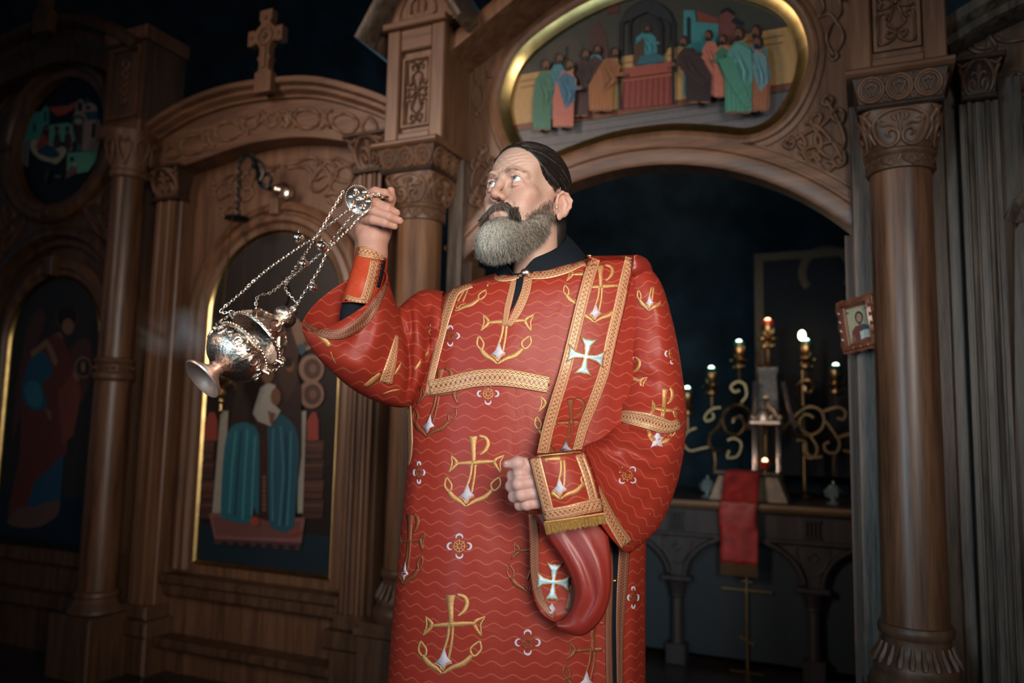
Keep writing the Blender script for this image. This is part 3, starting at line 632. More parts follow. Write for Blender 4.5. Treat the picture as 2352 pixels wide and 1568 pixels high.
# ------------------------------------------------------------------ far left bay
fb = thing('icon_screen_bay', 'dark oak screen bay with round painted icon over an arched angel icon', 'screen', LW((-2.7, 0, 0)))
tl = WPS([(-160, 210), (-60, 140), (40, 85), (130, 48), (200, 40), (280, 62), (345, 98)], 0.1); tlp = [(p.x, p.y) for p in catmull([(a, c, 0) for a, c in tl], 5)]
MC = (-2.69, 2.575); MR = 0.34
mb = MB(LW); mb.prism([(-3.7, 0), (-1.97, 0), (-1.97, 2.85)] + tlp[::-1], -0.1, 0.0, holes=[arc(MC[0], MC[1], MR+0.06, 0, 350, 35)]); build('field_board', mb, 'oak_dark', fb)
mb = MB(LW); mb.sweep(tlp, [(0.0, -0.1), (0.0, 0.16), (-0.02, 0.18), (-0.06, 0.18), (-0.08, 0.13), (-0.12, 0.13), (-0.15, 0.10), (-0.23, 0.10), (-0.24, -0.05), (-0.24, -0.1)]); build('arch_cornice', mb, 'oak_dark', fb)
mb = MB(LW); mb.sweep(arc(MC[0], MC[1], MR+0.055, 0, 352.5, 47), [(-0.05, -0.05), (-0.05, 0.03), (-0.03, 0.05), (0.0, 0.045), (0.01, 0.03), (0.035, 0.03), (0.05, 0.02), (0.05, -0.05)], True); build('round_frame', mb, 'oak', fb)
for ang in (90, 180, 0, 270):
    a = math.radians(ang); cx, cz = MC[0]+(MR+0.06)*math.cos(a), MC[1]+(MR+0.06)*math.sin(a)
    mb = MB(LW); mb.cbox(cx-0.022, cx+0.022, -0.03, 0.065, cz-0.022, cz+0.022, 0.004); build('frame_key', mb, 'oak_dark', fb)
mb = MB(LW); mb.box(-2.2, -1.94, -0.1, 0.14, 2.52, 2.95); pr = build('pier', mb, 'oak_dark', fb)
for z0_, z1_ in ((2.93, 3.0), (2.46, 2.53)):
    mb = MB(LW); mb.cbox(-2.21, -1.92, -0.1, 0.165, z0_, z1_, 0.01); build('pier_ledge', mb, 'oak', pr)
mb = MB(LW); mb.sweep([(-2.16, 2.56), (-1.97, 2.56), (-1.97, 2.90), (-2.16, 2.90)], [(-0.006, 0.13), (-0.006, 0.152), (0.006, 0.152), (0.006, 0.13)], True); build('pier_panel_frame', mb, 'carve', pr)
mb = MB(LW); strands(mb, [[(-2.08, 2.62), (-2.04, 2.65), (-2.08, 2.69), (-2.04, 2.73), (-2.08, 2.77), (-2.04, 2.82), (-2.06, 2.85)], [(-2.04, 2.62), (-2.08, 2.65), (-2.04, 2.69), (-2.08, 2.73), (-2.04, 2.77), (-2.08, 2.82), (-2.06, 2.85)]], 0.14, 0.008, 0.012, px=False); build('pier_carving', mb, 'carve', pr)
C0 = cv(0, 0, 2.45)
fk = [C0(l) for l in ([(480, 1170), (540, 1130), (600, 1060), (640, 1100), (600, 1170), (560, 1220), (600, 1290), (640, 1330), (650, 1420)], [(650, 1010), (590, 1080), (560, 1150), (620, 1200), (650, 1260), (600, 1320), (640, 1400)],
    [(500, 1200), (560, 1260), (620, 1250), (650, 1180), (600, 1120)], [(480, 1160), (500, 1220), (570, 1330), (640, 1420)])]
ornament(fb, 'knot_carving', fk, 0.0, 0.012, 0.014, 'carve')
ornament(fb, 'knot_carving', fk, 0.0, 0.012, 0.014, 'carve', mirror=MC[0])
fk2 = [C0(l) for l in ([(560, 370), (600, 380), (630, 420), (590, 400)], [(40, 560), (90, 510), (150, 470), (120, 530), (60, 600), (20, 640)], [(0, 620), (60, 540), (140, 500)])]
ornament(fb, 'corner_carving', fk2[:1], 0.0, 0.01, 0.012, 'carve'); ornament(fb, 'corner_carving', fk2[1:], 0.0, 0.01, 0.012, 'carve')
# angel icon niche
NC = (-2.60, 0.0); NZ = 1.50; NR = 0.345
def niche(r, z0): return [(NC[0]-r, z0)] + arc(NC[0], NZ, r, 180, 0, 26) + [(NC[0]+r, z0)]
mb = MB(LW); mb.sweep(niche(0.60, 0.5), [(0.0, -0.02), (0.0, 0.05), (-0.02, 0.065), (-0.05, 0.065), (-0.07, 0.03), (-0.10, 0.03), (-0.11, -0.02)]); build('outer_arch', mb, 'oak_dark', fb)
mb = MB(LW); mb.sweep(niche(0.435, 0.5), [(0.0, -0.02), (0.0, 0.02), (-0.02, 0.03), (-0.05, 0.03), (-0.06, 0.012), (-0.085, 0.012), (-0.09, -0.02)]); build('inner_arch', mb, 'oak', fb)
mb = MB(LW); mb.cbox(NC[0]-0.05, NC[0]+0.01, 0, 0.07, 1.84, 1.94, 0.006); build('keystone', mb, 'oak_dark', fb)
mb = MB(LW); mb.cbox(-3.3, -2.15, -0.02, 0.06, 0.42, 0.50, 0.01); mb.cbox(-3.3, -2.13, -0.02, 0.08, 0.22, 0.29, 0.01); build('sill', mb, 'oak_dark', fb)
fc = thing('slender_column', 'slim oak column with mid ring between the round icon and the icon door', 'column', LW((-2.0, 0.13, 0)))
Tf = lambda p: LW((-2.0+p[0], 0.13+p[1], p[2]))
mb = MB(Tf); mb.lathe([(0.072, 2.26), (0.075, 1.42), (0.075, 1.39)], seg=36); mb.lathe([(0.078, 1.29), (0.083, 0.36)], seg=36); build('shaft', mb, 'oak_col', fc)
mb = MB(Tf); mb.lathe([(0.074, 1.40), (0.086, 1.395), (0.090, 1.382), (0.084, 1.370), (0.080, 1.366), (0.080, 1.338), (0.085, 1.334), (0.092, 1.322), (0.090, 1.305), (0.080, 1.295), (0.076, 1.285)], seg=36)
for k in range(18): mb.ball((0.084*math.cos(k*math.pi/9), 0.084*math.sin(k*math.pi/9), 1.352), 0.011, 6, 4)
build('mid_ring', mb, 'carve_dark', fc)
mb = MB(Tf); mb.lathe([(0.074, 2.24), (0.086, 2.25), (0.088, 2.27), (0.080, 2.28), (0.082, 2.30), (0.092, 2.36), (0.105, 2.42), (0.112, 2.46), (0.10, 2.462)], seg=32)
for k in range(8):
    a = k*math.pi/4+0.2
    for s in (-1, 1): mb.tube([(0.088*math.cos(a), 0.088*math.sin(a), 2.30), (0.098*math.cos(a+s*0.2), 0.098*math.sin(a+s*0.2), 2.34), (0.106*math.cos(a+s*0.3), 0.106*math.sin(a+s*0.3), 2.39), (0.112*math.cos(a+s*0.15), 0.112*math.sin(a+s*0.15), 2.42), (0.108*math.cos(a), 0.108*math.sin(a), 2.40)], 0.007, 5)
build('capital', mb, 'carve', fc)
mb = MB(Tf); mb.lathe([(0.083, 0.37), (0.095, 0.36), (0.098, 0.345), (0.09, 0.335), (0.10, 0.31), (0.115, 0.29), (0.118, 0.275), (0.10, 0.27)], seg=32); build('base', mb, 'carve_dark', fc)
mb = MB(Tf); mb.cbox(-0.13, 0.13, -0.12, 0.13, 0, 0.272, 0.008); build('plinth', mb, 'oak_dark', fc)
# ------------------------------------------------------------------ crosses on top
def carved_cross(label, u0, z0, w0, s=1.0):
    t = thing('carved_cross', label, 'cross', LW((u0, w0, z0)), 'carved crosses on the screen')
    T = lambda p: LW((u0+p[0]*s, w0+p[1]*s, z0+p[2]*s))
    mb = MB(T)
    o = [(-0.045, 0.0), (0.045, 0.0), (0.045, 0.09), (0.026, 0.10), (0.026, 0.14), (0.036, 0.155), (0.026, 0.17), (0.026, 0.205), (0.04, 0.225), (0.06, 0.232), (0.062, 0.222), (0.095, 0.222), (0.095, 0.29), (0.062, 0.29), (0.06, 0.28), (0.045, 0.295), (0.026, 0.31), (0.026, 0.325), (0.034, 0.33), (0.034, 0.375)]
    o = o + [(-a, c) for a, c in o[2:][::-1]]
    mb.prism(o, 0.0, 0.035); b = build('body', mb, 'carve', t)
    mb = MB(T); mb.sweep(arc(0, 0.256, 0.038, 0, 345, 23), half(0.008, 0.010), True, [0.035]*24); mb.ball((0, 0.038, 0.256), 0.014)
    for dx, dz in ((0.072, 0), (-0.072, 0), (0, 0.082)): mb.ball((dx, 0.035, 0.256+dz), 0.010)
    mb.box(-0.012, 0.012, 0.035, 0.042, 0.11, 0.205); build('relief', mb, 'carve', t)
cx_, cz_ = WP(610, 216, 0.125)
carved_cross('carved wooden cross standing on the curved top of the icon door bay', cx_, cz_, 0.115, 1.0)
cx_, cz_ = WP(105, 80, 0.19)
carved_cross('carved wooden cross at the top left corner on the dark screen bay', cx_, cz_, 0.18, 1.3)
# ================================================================== painted icons (flat paint layers on real panels)
def srgb(r, g, b): return tuple(((c/255)/12.92 if c/255 <= 0.04045 else ((c/255+0.055)/1.055)**2.4) for c in (r, g, b))
class Paint:
    def __init__(s, w0, conv=None): s.mb = MB(LW); s.col = []; s.w = w0; s.conv = conv
    def uz(s, pts, px=True):
        if not px: return pts
        if s.conv: pts = s.conv(pts)
        return WPS(pts, s.w)
    def poly(s, pts, col, px=True, smooth=False):
        p = s.uz(pts, px)
        if smooth: p = [(q.x, q.y) for q in catmull([(a, c, 0) for a, c in p], 4, True)]
        s.w += 0.00025
        tri = tessellate_polygon([[Vector((a, c, 0)) for a, c in p]])
        s.mb.add([(a, s.w, c) for a, c in p], [tuple(t) for t in tri]); s.col += [col]*len(p); return s
    def ell(s, cx, cy, rx, ry, col, n=18): return s.poly([(cx+rx*math.cos(2*math.pi*i/n), cy+ry*math.sin(2*math.pi*i/n)) for i in range(n)], col)
    def line(s, pts, wd, col, px=True):
        p = s.uz(pts, px); s.w += 0.0002
        V = []
        for i in range(len(p)):
            t = Vector(p[min(i+1, len(p)-1)])-Vector(p[max(i-1, 0)]); n = Vector((-t.y, t.x)).normalized()*wd/2
            V += [(p[i][0]+n.x, s.w, p[i][1]+n.y), (p[i][0]-n.x, s.w, p[i][1]-n.y)]
        s.mb.add(V, [(2*i, 2*i+1, 2*i+3, 2*i+2) for i in range(len(p)-1)]); s.col += [col]*len(V); return s
    def build(s, name, parent, k=0.7, d=0.18):                            # k: brightness factor that puts each icon's light level into its colours
        c = np.array(s.col); g = c.mean(1)[:, None]*np.array([1.12, 1.0, 0.86]); return build(name, s.mb, 'paint', parent, smooth=0, col=(c*(1-d)+g*d)*k)
def figure(pt, x, y0, y1, wd, robe, mantle, skin, hair, face=1, lean=0, halo=None):
    """robed saint: y0 crown, y1 feet, in the painter's own units"""
    h = y1-y0; hr = h*0.072
    sx = x+lean
    pt.poly([(x-wd*.5, y1), (x-wd*.52, y0+h*.6), (sx-wd*.46, y0+h*.30), (sx-wd*.2, y0+h*.17), (sx+wd*.2, y0+h*.17), (sx+wd*.46, y0+h*.30), (x+wd*.50, y0+h*.6), (x+wd*.46, y1)], robe)
    pt.poly([(sx-wd*.46, y0+h*.30), (sx-wd*.1, y0+h*.18), (sx+wd*.40, y0+h*.27), (x+wd*.52, y0+h*.62), (x+wd*.1, y0+h*.75), (sx-wd*.3, y0+h*.5)], mantle)
    dk = tuple(c*0.6 for c in robe); lt = tuple(min(1, c*1.5) for c in robe)
    for k in (-.36, -.2, -.04, .12, .28, .4):                        # hanging folds
        b0 = x+wd*k; pt.poly([(b0, y1-h*.02), (b0-wd*.03+lean*.3, y0+h*.55), (b0+wd*.05, y1-h*.02)], dk if int(k*50) % 2 else lt)
    mdk = tuple(c*0.62 for c in mantle); mlt = tuple(min(1, c*1.45) for c in mantle)
    for q, cc in ((0.0, mdk), (0.12, mlt), (0.24, mdk)): pt.poly([(sx-wd*.30+wd*q, y0+h*.26), (sx+wd*.10+wd*q, y0+h*.52), (x+wd*.05+wd*q, y0+h*.66), (sx-wd*.02+wd*q, y0+h*.50)], cc)
    pt.poly([(sx+face*wd*.1, y0+h*.36), (sx+face*wd*.62, y0+h*.40), (sx+face*wd*.60, y0+h*.45), (sx+face*wd*.1, y0+h*.46)], mantle)
    pt.ell(sx+face*wd*.62, y0+h*.42, hr*.5, hr*.4, skin, 8)
    if halo: pt.ell(sx+lean*.5, y0+h*.075, hr*1.7, hr*1.7, halo)
    pt.ell(sx+lean*.4, y0+h*.072, hr, hr*1.25, hair, 12); pt.ell(sx+lean*.4+face*hr*.3, y0+h*.085, hr*.62, hr*.95, skin, 12); pt.ell(sx+lean*.4+face*hr*.38, y0+h*.128, hr*.5, hr*.5, hair, 10)
    pt.ell(x-wd*.2, y1, wd*.2, h*.018, skin, 8); pt.ell(x+wd*.25, y1, wd*.2, h*.018, skin, 8)
SKIN = srgb(125, 80, 55); HAIR = srgb(45, 28, 22)
# ---- the oval icon above the gate
oi = thing('oval_icon', 'oval painted icon of robed figures at a red altar in gilt frame', 'icon', LW((UC, -0.03, 2.15)))
mb = MB(LW); mb.prism(offset(bean, 0.045), -0.045, -0.03); build('panel', mb, 'oak_dark', oi)
mb = MB(LW); mb.sweep(bean, [(0.0, -0.032), (0.0, -0.012), (-0.006, -0.008), (-0.030, 0.010), (-0.038, 0.012), (-0.040, -0.032)], True); build('gilt_frame', mb, 'gilt', oi)
pt = Paint(-0.0295, cv(1040, 0, 2.557))
OC = srgb(196, 150, 84)
pt.poly(bean, srgb(64, 66, 58), px=False)
def clipz(z0, z1, d=0.0):                                             # band of the bean between two heights
    out = []; m = len(bean)
    for i in range(m):
        a, b = bean[i], bean[(i+1) % m]
        if z0 <= a[1] <= z1: out.append(a)
        for z in (z0, z1):
            if (a[1]-z)*(b[1]-z) < 0: t = (z-a[1])/(b[1]-a[1]); out.append((a[0]+(b[0]-a[0])*t, z))
    c = (sum(p[0] for p in out)/len(out), sum(p[1] for p in out)/len(out))
    return sorted(out, key=lambda p: math.atan2(p[1]-c[1], (p[0]-c[0])*0.2))
pt.poly(clipz(2.28, 2.50), OC, px=False)
pt.poly(clipz(2.275, 2.30), srgb(128, 70, 44), px=False)
pt.poly(offset([p for p in bean if p[1] < 2.281], -0.0), srgb(112, 106, 108), px=False)
for z in (2.262, 2.235, 2.20): pt.poly([(UC-0.44, z), (UC+0.44, z), (UC+0.44, z-0.006), (UC-0.44, z-0.006)], srgb(86, 88, 96), px=False)
for z in (2.475, 2.45): pt.poly([(UC-0.49, z), (UC+0.49, z), (UC+0.49, z-0.006), (UC-0.49, z-0.006)], srgb(160, 112, 58), px=False)
# buildings
pt.poly([(800, 340), (800, 200), (850, 110), (900, 200), (920, 340)], srgb(82, 52, 46)); pt.poly([(560, 400), (560, 280), (700, 200), (760, 260), (760, 400)], srgb(72, 68, 56))
pt.poly([(660, 330), (660, 275), (680, 270), (680, 330)], srgb(20, 40, 50)); pt.poly([(905, 80), (905, 30), (975, 20), (975, 75)], srgb(96, 44, 36))
pt.poly([(1355, 560), (1355, 60), (1420, 60), (1430, 130), (1560, 140), (1560, 400), (1420, 410), (1400, 560)], srgb(38, 140, 146)); pt.poly([(1376, 260), (1374, 110), (1386, 95), (1398, 110), (1400, 260)], srgb(10, 40, 60))
pt.poly([(1430, 60), (1560, 110), (1560, 140), (1440, 130)], srgb(130, 62, 44)); pt.poly([(1560, 260), (1565, 80), (1610, 50), (1660, 90), (1665, 260)], srgb(120, 62, 58)); pt.poly([(1560, 90), (1580, 55), (1620, 42), (1655, 70), (1655, 95), (1610, 65)], srgb(24, 26, 34))
pt.poly([(1640, 115), (1660, 100), (1710, 130), (1705, 150), (1640, 135)], srgb(22, 30, 40))
pt.ell(1160, 190, 120, 190, srgb(44, 44, 44))
# ciborium and altar
def band(pts, wd, c): pt.line(pts, wd, c)
pt.poly([(1010, 400), (1280, 360), (1295, 610), (985, 640)], srgb(150, 58, 46)); pt.poly([(1010, 400), (1280, 360), (1290, 440), (1000, 480)], srgb(166, 72, 56))
for k in range(9): pt.line([(1010+k*33, 480-k*4), (1000+k*34, 632-k*3)], 0.004, srgb(118, 40, 34))
for k in (0, 1): pt.line([(1000, 478-30*k), (1285, 440-30*k)], 0.0025, srgb(190, 110, 70))
figure(pt, 1135, 150, 392, 130, srgb(36, 120, 126), srgb(40, 138, 146), SKIN, HAIR, 1, 0, srgb(58, 55, 44))
pt.poly([(1060, 340), (1075, 260), (1120, 220), (1120, 380), (1060, 385)], srgb(84, 56, 40)); pt.poly([(1080, 380), (1100, 330), (1180, 310), (1240, 330), (1245, 362)], srgb(30, 104, 122))
pt.poly([(1010, 400), (1280, 360), (1288, 420), (1002, 460)], srgb(166, 72, 56))
DKB = srgb(28, 30, 36)
pt.line([(982, 640), (984, 300), (988, 130), (1020, 70), (1080, 20), (1140, 2), (1200, 15), (1260, 60), (1292, 130), (1296, 610)], 0.011, DKB)
pt.line([(1036, 320), (1036, 140), (1060, 90), (1140, 60), (1200, 90), (1225, 150), (1225, 310)], 0.010, DKB)
pt.poly([(988, 140), (1000, 90), (1080, 20), (1140, 2), (1210, 15), (1275, 80), (1292, 140), (1240, 110), (1140, 70), (1050, 110)], srgb(40, 48, 56))
# apostles, left and right
GR, RS, BR, OR, TL, BK = srgb(58, 122, 98), srgb(196, 104, 84), srgb(72, 46, 44), srgb(166, 98, 48), srgb(52, 130, 146), srgb(52, 34, 36)
figure(pt, 830, 265, 600, 110, TL, BR, SKIN, HAIR, 1, 10); figure(pt, 745, 290, 680, 110, BR, BK, SKIN, HAIR, 1, 20)
figure(pt, 870, 280, 650, 140, OR, srgb(150, 88, 44), SKIN, HAIR, 1, 55); figure(pt, 610, 315, 690, 110, TL, TL, SKIN, HAIR, 1, 8)
figure(pt, 525, 350, 760, 110, GR, GR, SKIN, HAIR, 1, 10); figure(pt, 650, 350, 745, 125, RS, srgb(40, 110, 140), SKIN, HAIR, 1, 20)
figure(pt, 1540, 180, 560, 110, RS, RS, SKIN, HAIR, -1, -25); figure(pt, 1590, 205, 570, 110, RS, GR, SKIN, HAIR, -1, 0)
figure(pt, 1445, 215, 600, 150, BK, srgb(62, 40, 42), SKIN, HAIR, -1, -60); figure(pt, 1800, 150, 640, 130, srgb(150, 84, 50), TL, SKIN, HAIR, -1, -10)
figure(pt, 1795, 215, 650, 110, srgb(160, 92, 54), srgb(96, 150, 160), SKIN, HAIR, -1, 0); figure(pt, 1680, 160, 660, 160, srgb(60, 140, 116), srgb(80, 156, 150), SKIN, HAIR, -1, 5)
pt.poly([(1560, 350), (1640, 330), (1760, 620), (1720, 640), (1600, 450)], srgb(64, 146, 122))
pt.build('painting', oi, 0.62)
# ---- icon on the door: two embracing saints in long robes
ic = thing('door_icon', 'arched painted icon of two saints in teal robes on rose pedestal', 'icon', LW((UDC, -0.05, 0.49)))
mb = MB(LW); mb.prism([(UDC-0.362, 0.502)] + arc(UDC, AZ, 0.362, 180, 0, 28) + [(UDC+0.362, 0.502)], -0.053, -0.047); build('panel', mb, 'oak_dark', ic)
pt = Paint(-0.0465, cv(340, 480, 1.705))
pt.poly([(UDC-0.36, 0.504)] + arc(UDC, AZ, 0.36, 180, 0, 28) + [(UDC+0.36, 0.504)], srgb(40, 29, 25), px=False)
pt.poly([(UDC-0.355, 0.506), (UDC+0.355, 0.506), (UDC+0.355, 0.66), (UDC-0.355, 0.66)], srgb(24, 44, 56), px=False)
BRK = srgb(92, 56, 44)
for k in range(4):                                                    # block courses either side
    for x0, x1 in ((205, 262), (610, 690)):
        y = 905+k*78; pt.poly([(x0, y), (x1, y), (x1-8, y+72), (x0-8, y+72)], srgb(96, 58, 46) if k % 2 == 0 else srgb(82, 50, 42))
        pt.line([(x0-6, y+20), (x1-8, y+20)], 0.006, srgb(120, 76, 58)); pt.line([(x0-6, y+48), (x1-8, y+48)], 0.006, srgb(62, 36, 32))
for x0, x1 in ((222, 272), (622, 668)): pt.poly([(x0, 905), (x0, 830), (x0+20, 795), (x1-10, 795), (x1, 830), (x1, 905)], srgb(168, 60, 44))
for xa, xb, xc, xd in ((285, 315, 290, 252), (588, 620, 606, 586)): pt.poly([(xa, 790), (xb, 790), (xc, 1190), (xd, 1190)], srgb(168, 158, 142))
SCROLL = srgb(150, 110, 88)
for cx, cy in ((640, 625), (640, 725), (610, 500)):                   # scroll roundels on the right edge
    pt.ell(cx, cy, 50, 56, SCROLL); pt.ell(cx+4, cy, 34, 40, srgb(92, 60, 50)); pt.ell(cx+6, cy, 14, 18, srgb(130, 90, 70))
pt.poly([(545, 425), (590, 430), (620, 480), (600, 560), (575, 500)], srgb(140, 104, 84)); pt.ell(600, 548, 18, 22, srgb(60, 84, 92))
pt.poly([(238, 1190), (615, 1210), (600, 1310), (262, 1295)], srgb(140, 84, 80)); pt.poly([(252, 1205), (600, 1222), (588, 1290), (268, 1278)], srgb(120, 70, 66))
pt.poly([(262, 1290), (600, 1306), (592, 1336), (258, 1310)], srgb(86, 54, 54))
for k in range(7): pt.ell(300+k*44, 1310+k*2.2, 14, 9, srgb(40, 36, 40), 8)
HALO = srgb(96, 66, 42)
pt.ell(480, 330, 70, 80, srgb(44, 30, 28)); pt.ell(475, 640, 62, 66, srgb(128, 84, 52))
pt.poly([(345, 1190), (300, 960), (330, 780), (370, 560), (460, 520), (560, 540), (600, 700), (600, 960), (570, 1200), (470, 1220)], srgb(58, 38, 34))
pt.poly([(512, 500), (560, 470), (590, 560), (580, 700), (540, 760), (510, 640)], srgb(74, 46, 38)); pt.ell(556, 612, 16, 26, SKIN); pt.ell(549, 600, 18, 20, HAIR)
pt.poly([(300, 930), (330, 850), (390, 836), (430, 870), (436, 960), (432, 1190), (415, 1165), (400, 1225), (350, 1228), (310, 1215), (285, 1190)], srgb(22, 104, 120), smooth=True)
pt.poly([(475, 1225), (468, 1050), (470, 840), (500, 800), (560, 830), (590, 910), (585, 1050), (570, 1240), (530, 1262), (500, 1255)], srgb(26, 88, 106), smooth=True)
for pts in ([(345, 870), (330, 1000), (318, 1190)], [(390, 860), (380, 1020), (370, 1215)], [(420, 890), (412, 1040), (405, 1200)]): pt.line(pts, 0.010, srgb(52, 150, 160))
for pts in ([(520, 850), (530, 1020), (515, 1240)], [(560, 870), (556, 1040), (545, 1240)], [(490, 860), (486, 1040), (488, 1220)]): pt.line(pts, 0.010, srgb(52, 128, 144))
for pts in ([(365, 870), (352, 1010), (340, 1200)], [(540, 880), (545, 1060), (528, 1240)]): pt.line(pts, 0.007, srgb(10, 56, 74))
pt.poly([(436, 900), (468, 890), (470, 1190), (445, 1200)], srgb(70, 36, 34)); 
for k in range(8): pt.ell(455, 1050+k*18, 9, 8, srgb(120, 82, 66), 8)
pt.poly([(410, 800), (440, 700), (470, 680), (500, 690), (490, 760), (520, 790), (480, 850), (430, 830)], srgb(168, 160, 148)); pt.ell(500, 735, 20, 34, SKIN); pt.ell(468, 640, 26, 44, srgb(116, 78, 52))
pt.poly([(470, 790), (500, 800), (488, 850), (478, 840)], SKIN); pt.ell(418, 1222, 18, 18, srgb(168, 60, 40)); pt.ell(575, 1265, 26, 10, srgb(150, 56, 44))
pt.build('painting', ic, 0.75)
# ---- round icon, far left
ri = thing('round_icon', 'round painted icon with turquoise houses in dark wooden ring', 'icon', LW((MC[0], -0.03, MC[1]-MR)))
mb = MB(LW); mb.prism(arc(MC[0], MC[1], MR+0.01, 0, 352.5, 47), -0.04, -0.02); build('panel', mb, 'oak_dark', ri)
pt = Paint(-0.0195, cv(20, 190, 6.533))
pt.poly(arc(MC[0], MC[1], MR, 0, 352.5, 47), srgb(12, 16, 26), px=False)
TQ, PK, MG = srgb(40, 150, 140), srgb(150, 124, 116), srgb(86, 168, 140)
pt.poly([(215, 860), (240, 690), (370, 440), (470, 440), (560, 335), (605, 380), (605, 610), (540, 650), (460, 860), (330, 860)], TQ)
pt.poly([(535, 590), (535, 450), (550, 420), (568, 450), (565, 590)], srgb(10, 50, 64)); pt.poly([(365, 730), (375, 600), (405, 600), (400, 730)], srgb(10, 30, 44))
pt.poly([(615, 370), (700, 360), (900, 340), (1010, 285), (985, 380), (860, 470), (740, 500), (640, 430)], srgb(178, 66, 52))
pt.poly([(600, 640), (900, 600), (960, 640), (1000, 880), (600, 900)], MG)
pt.poly([(960, 540), (1000, 420), (1010, 300), (1080, 240), (1130, 290), (1150, 430), (1340, 430), (1310, 340), (1250, 300), (1170, 300), (1130, 430), (1180, 560), (1370, 550), (1395, 720), (1370, 900), (1340, 1020), (1110, 1020), (1120, 620), (1060, 520), (960, 620), (960, 1020), (900, 1020)], PK)
pt.poly([(1100, 560), (1370, 550), (1390, 720), (1340, 1020), (1100, 1020)], PK); pt.poly([(1130, 330), (1250, 305), (1320, 400), (1330, 430), (1130, 440)], PK)
pt.poly([(1130, 260), (1200, 235), (1250, 290), (1150, 290)], srgb(16, 76, 100)); pt.poly([(1130, 450), (1340, 435), (1365, 540), (1190, 555)], srgb(16, 76, 100))
pt.poly([(1040, 420), (1035, 320), (1070, 275), (1105, 320), (1100, 420)], srgb(26, 22, 36)); pt.ell(1190, 375, 32, 32, srgb(26, 22, 36)); pt.poly([(1240, 820), (1255, 610), (1305, 605), (1290, 820)], srgb(20, 20, 34))
pt.ell(1045, 560, 95, 75, srgb(20, 74, 86)); pt.ell(1045, 580, 60, 50, srgb(150, 150, 120)); pt.poly([(1000, 640), (1120, 640), (1095, 1020), (1010, 1020)], srgb(70, 50, 56)); pt.poly([(1015, 930), (1095, 940), (1090, 1025), (1010, 1025)], srgb(26, 104, 110))
pt.poly([(200, 1190), (215, 860), (310, 850), (290, 1260), (270, 1260)], srgb(90, 140, 140)); pt.poly([(225, 1250), (245, 880), (275, 880), (255, 1250)], srgb(120, 50, 48))
pt.poly([(325, 960), (340, 860), (440, 860), (600, 900), (870, 990), (740, 1205), (620, 1190), (480, 1150), (370, 1060)], srgb(172, 166, 130), smooth=True)
pt.poly([(400, 990), (430, 890), (540, 740), (600, 880), (590, 950), (470, 990)], srgb(160, 52, 44)); pt.poly([(430, 1040), (470, 970), (620, 930), (770, 1080), (660, 1130), (520, 1090)], srgb(10, 74, 96), smooth=True)
pt.ell(560, 700, 46, 60, srgb(40, 28, 36)); pt.ell(570, 690, 24, 32, SKIN)
for cx in (720, 880): pt.poly([(cx-50, 980), (cx-40, 800), (cx, 720), (cx+50, 800), (cx+60, 980)], srgb(66, 46, 54)); pt.ell(cx, 690, 34, 46, srgb(70, 46, 40))
pt.poly([(870, 1350), (880, 1050), (1340, 1020), (1300, 1180), (1190, 1330), (1040, 1360)], MG); pt.poly([(850, 1440), (870, 1350), (940, 1240), (1020, 1250), (1030, 1350), (900, 1420)], srgb(120, 84, 80)); pt.ell(950, 1150, 34, 40, srgb(36, 30, 34)); pt.ell(985, 1230, 30, 34, srgb(170, 160, 140))
pt.ell(740, 1405, 50, 20, srgb(50, 110, 124)); pt.poly([(530, 1520), (550, 1330), (600, 1280), (620, 1330), (560, 1520)], srgb(60, 54, 50))
pt.build('painting', ri, 1.25)
# ---- angel icon, far left
ai = thing('angel_icon', 'arched painted icon of standing angel in dark red and blue', 'icon', LW((NC[0], 0.0, 0.5)))
mb = MB(LW); mb.prism(niche(NR, 0.505), 0.001, 0.006); build('panel', mb, 'oak_dark', ai)
mb = MB(LW); mb.sweep(niche(NR, 0.508), [(0.004, 0.004), (0.004, 0.022), (0.0, 0.026), (-0.012, 0.014), (-0.014, 0.004)]); build('gilt_edge', mb, 'gilt', ai)
pt = Paint(0.0065, cv(0, 560, 2.24))
pt.poly(niche(NR-0.012, 0.51), srgb(44, 42, 40), px=False); pt.poly([(NC[0]-NR+0.014, 0.512), (NC[0]+NR-0.014, 0.512), (NC[0]+NR-0.014, 0.74), (NC[0]-NR+0.014, 0.74)], srgb(14, 34, 54), px=False)
RD = srgb(104, 44, 34)
pt.poly([(130, 480), (160, 380), (200, 335), (230, 360), (220, 440), (150, 640), (100, 900), (60, 1000), (90, 700)], srgb(86, 46, 44), smooth=True); pt.poly([(360, 560), (400, 500), (450, 490), (475, 540), (460, 720), (400, 820), (350, 700)], srgb(86, 46, 44), smooth=True)
pt.ell(345, 385, 62, 64, srgb(70, 52, 38)); pt.ell(345, 378, 50, 54, srgb(34, 24, 22)); pt.ell(350, 425, 30, 42, srgb(140, 92, 66)); pt.poly([(255, 480), (310, 450), (330, 480), (300, 540)], srgb(120, 80, 60))
pt.poly([(110, 820), (140, 600), (250, 480), (330, 500), (380, 640), (400, 760), (350, 1000), (330, 1100), (140, 1340), (40, 1400), (100, 1100)], RD, smooth=True)
pt.poly([(300, 760), (380, 660), (420, 760), (380, 980), (320, 1040)], srgb(126, 58, 42)); pt.poly([(120, 1400), (180, 1220), (280, 1130), (330, 1080), (310, 1330), (240, 1420)], srgb(12, 74, 110)); pt.poly([(40, 1440), (90, 1360), (180, 1350), (300, 1320), (290, 1400), (180, 1460)], srgb(104, 74, 66), smooth=True)
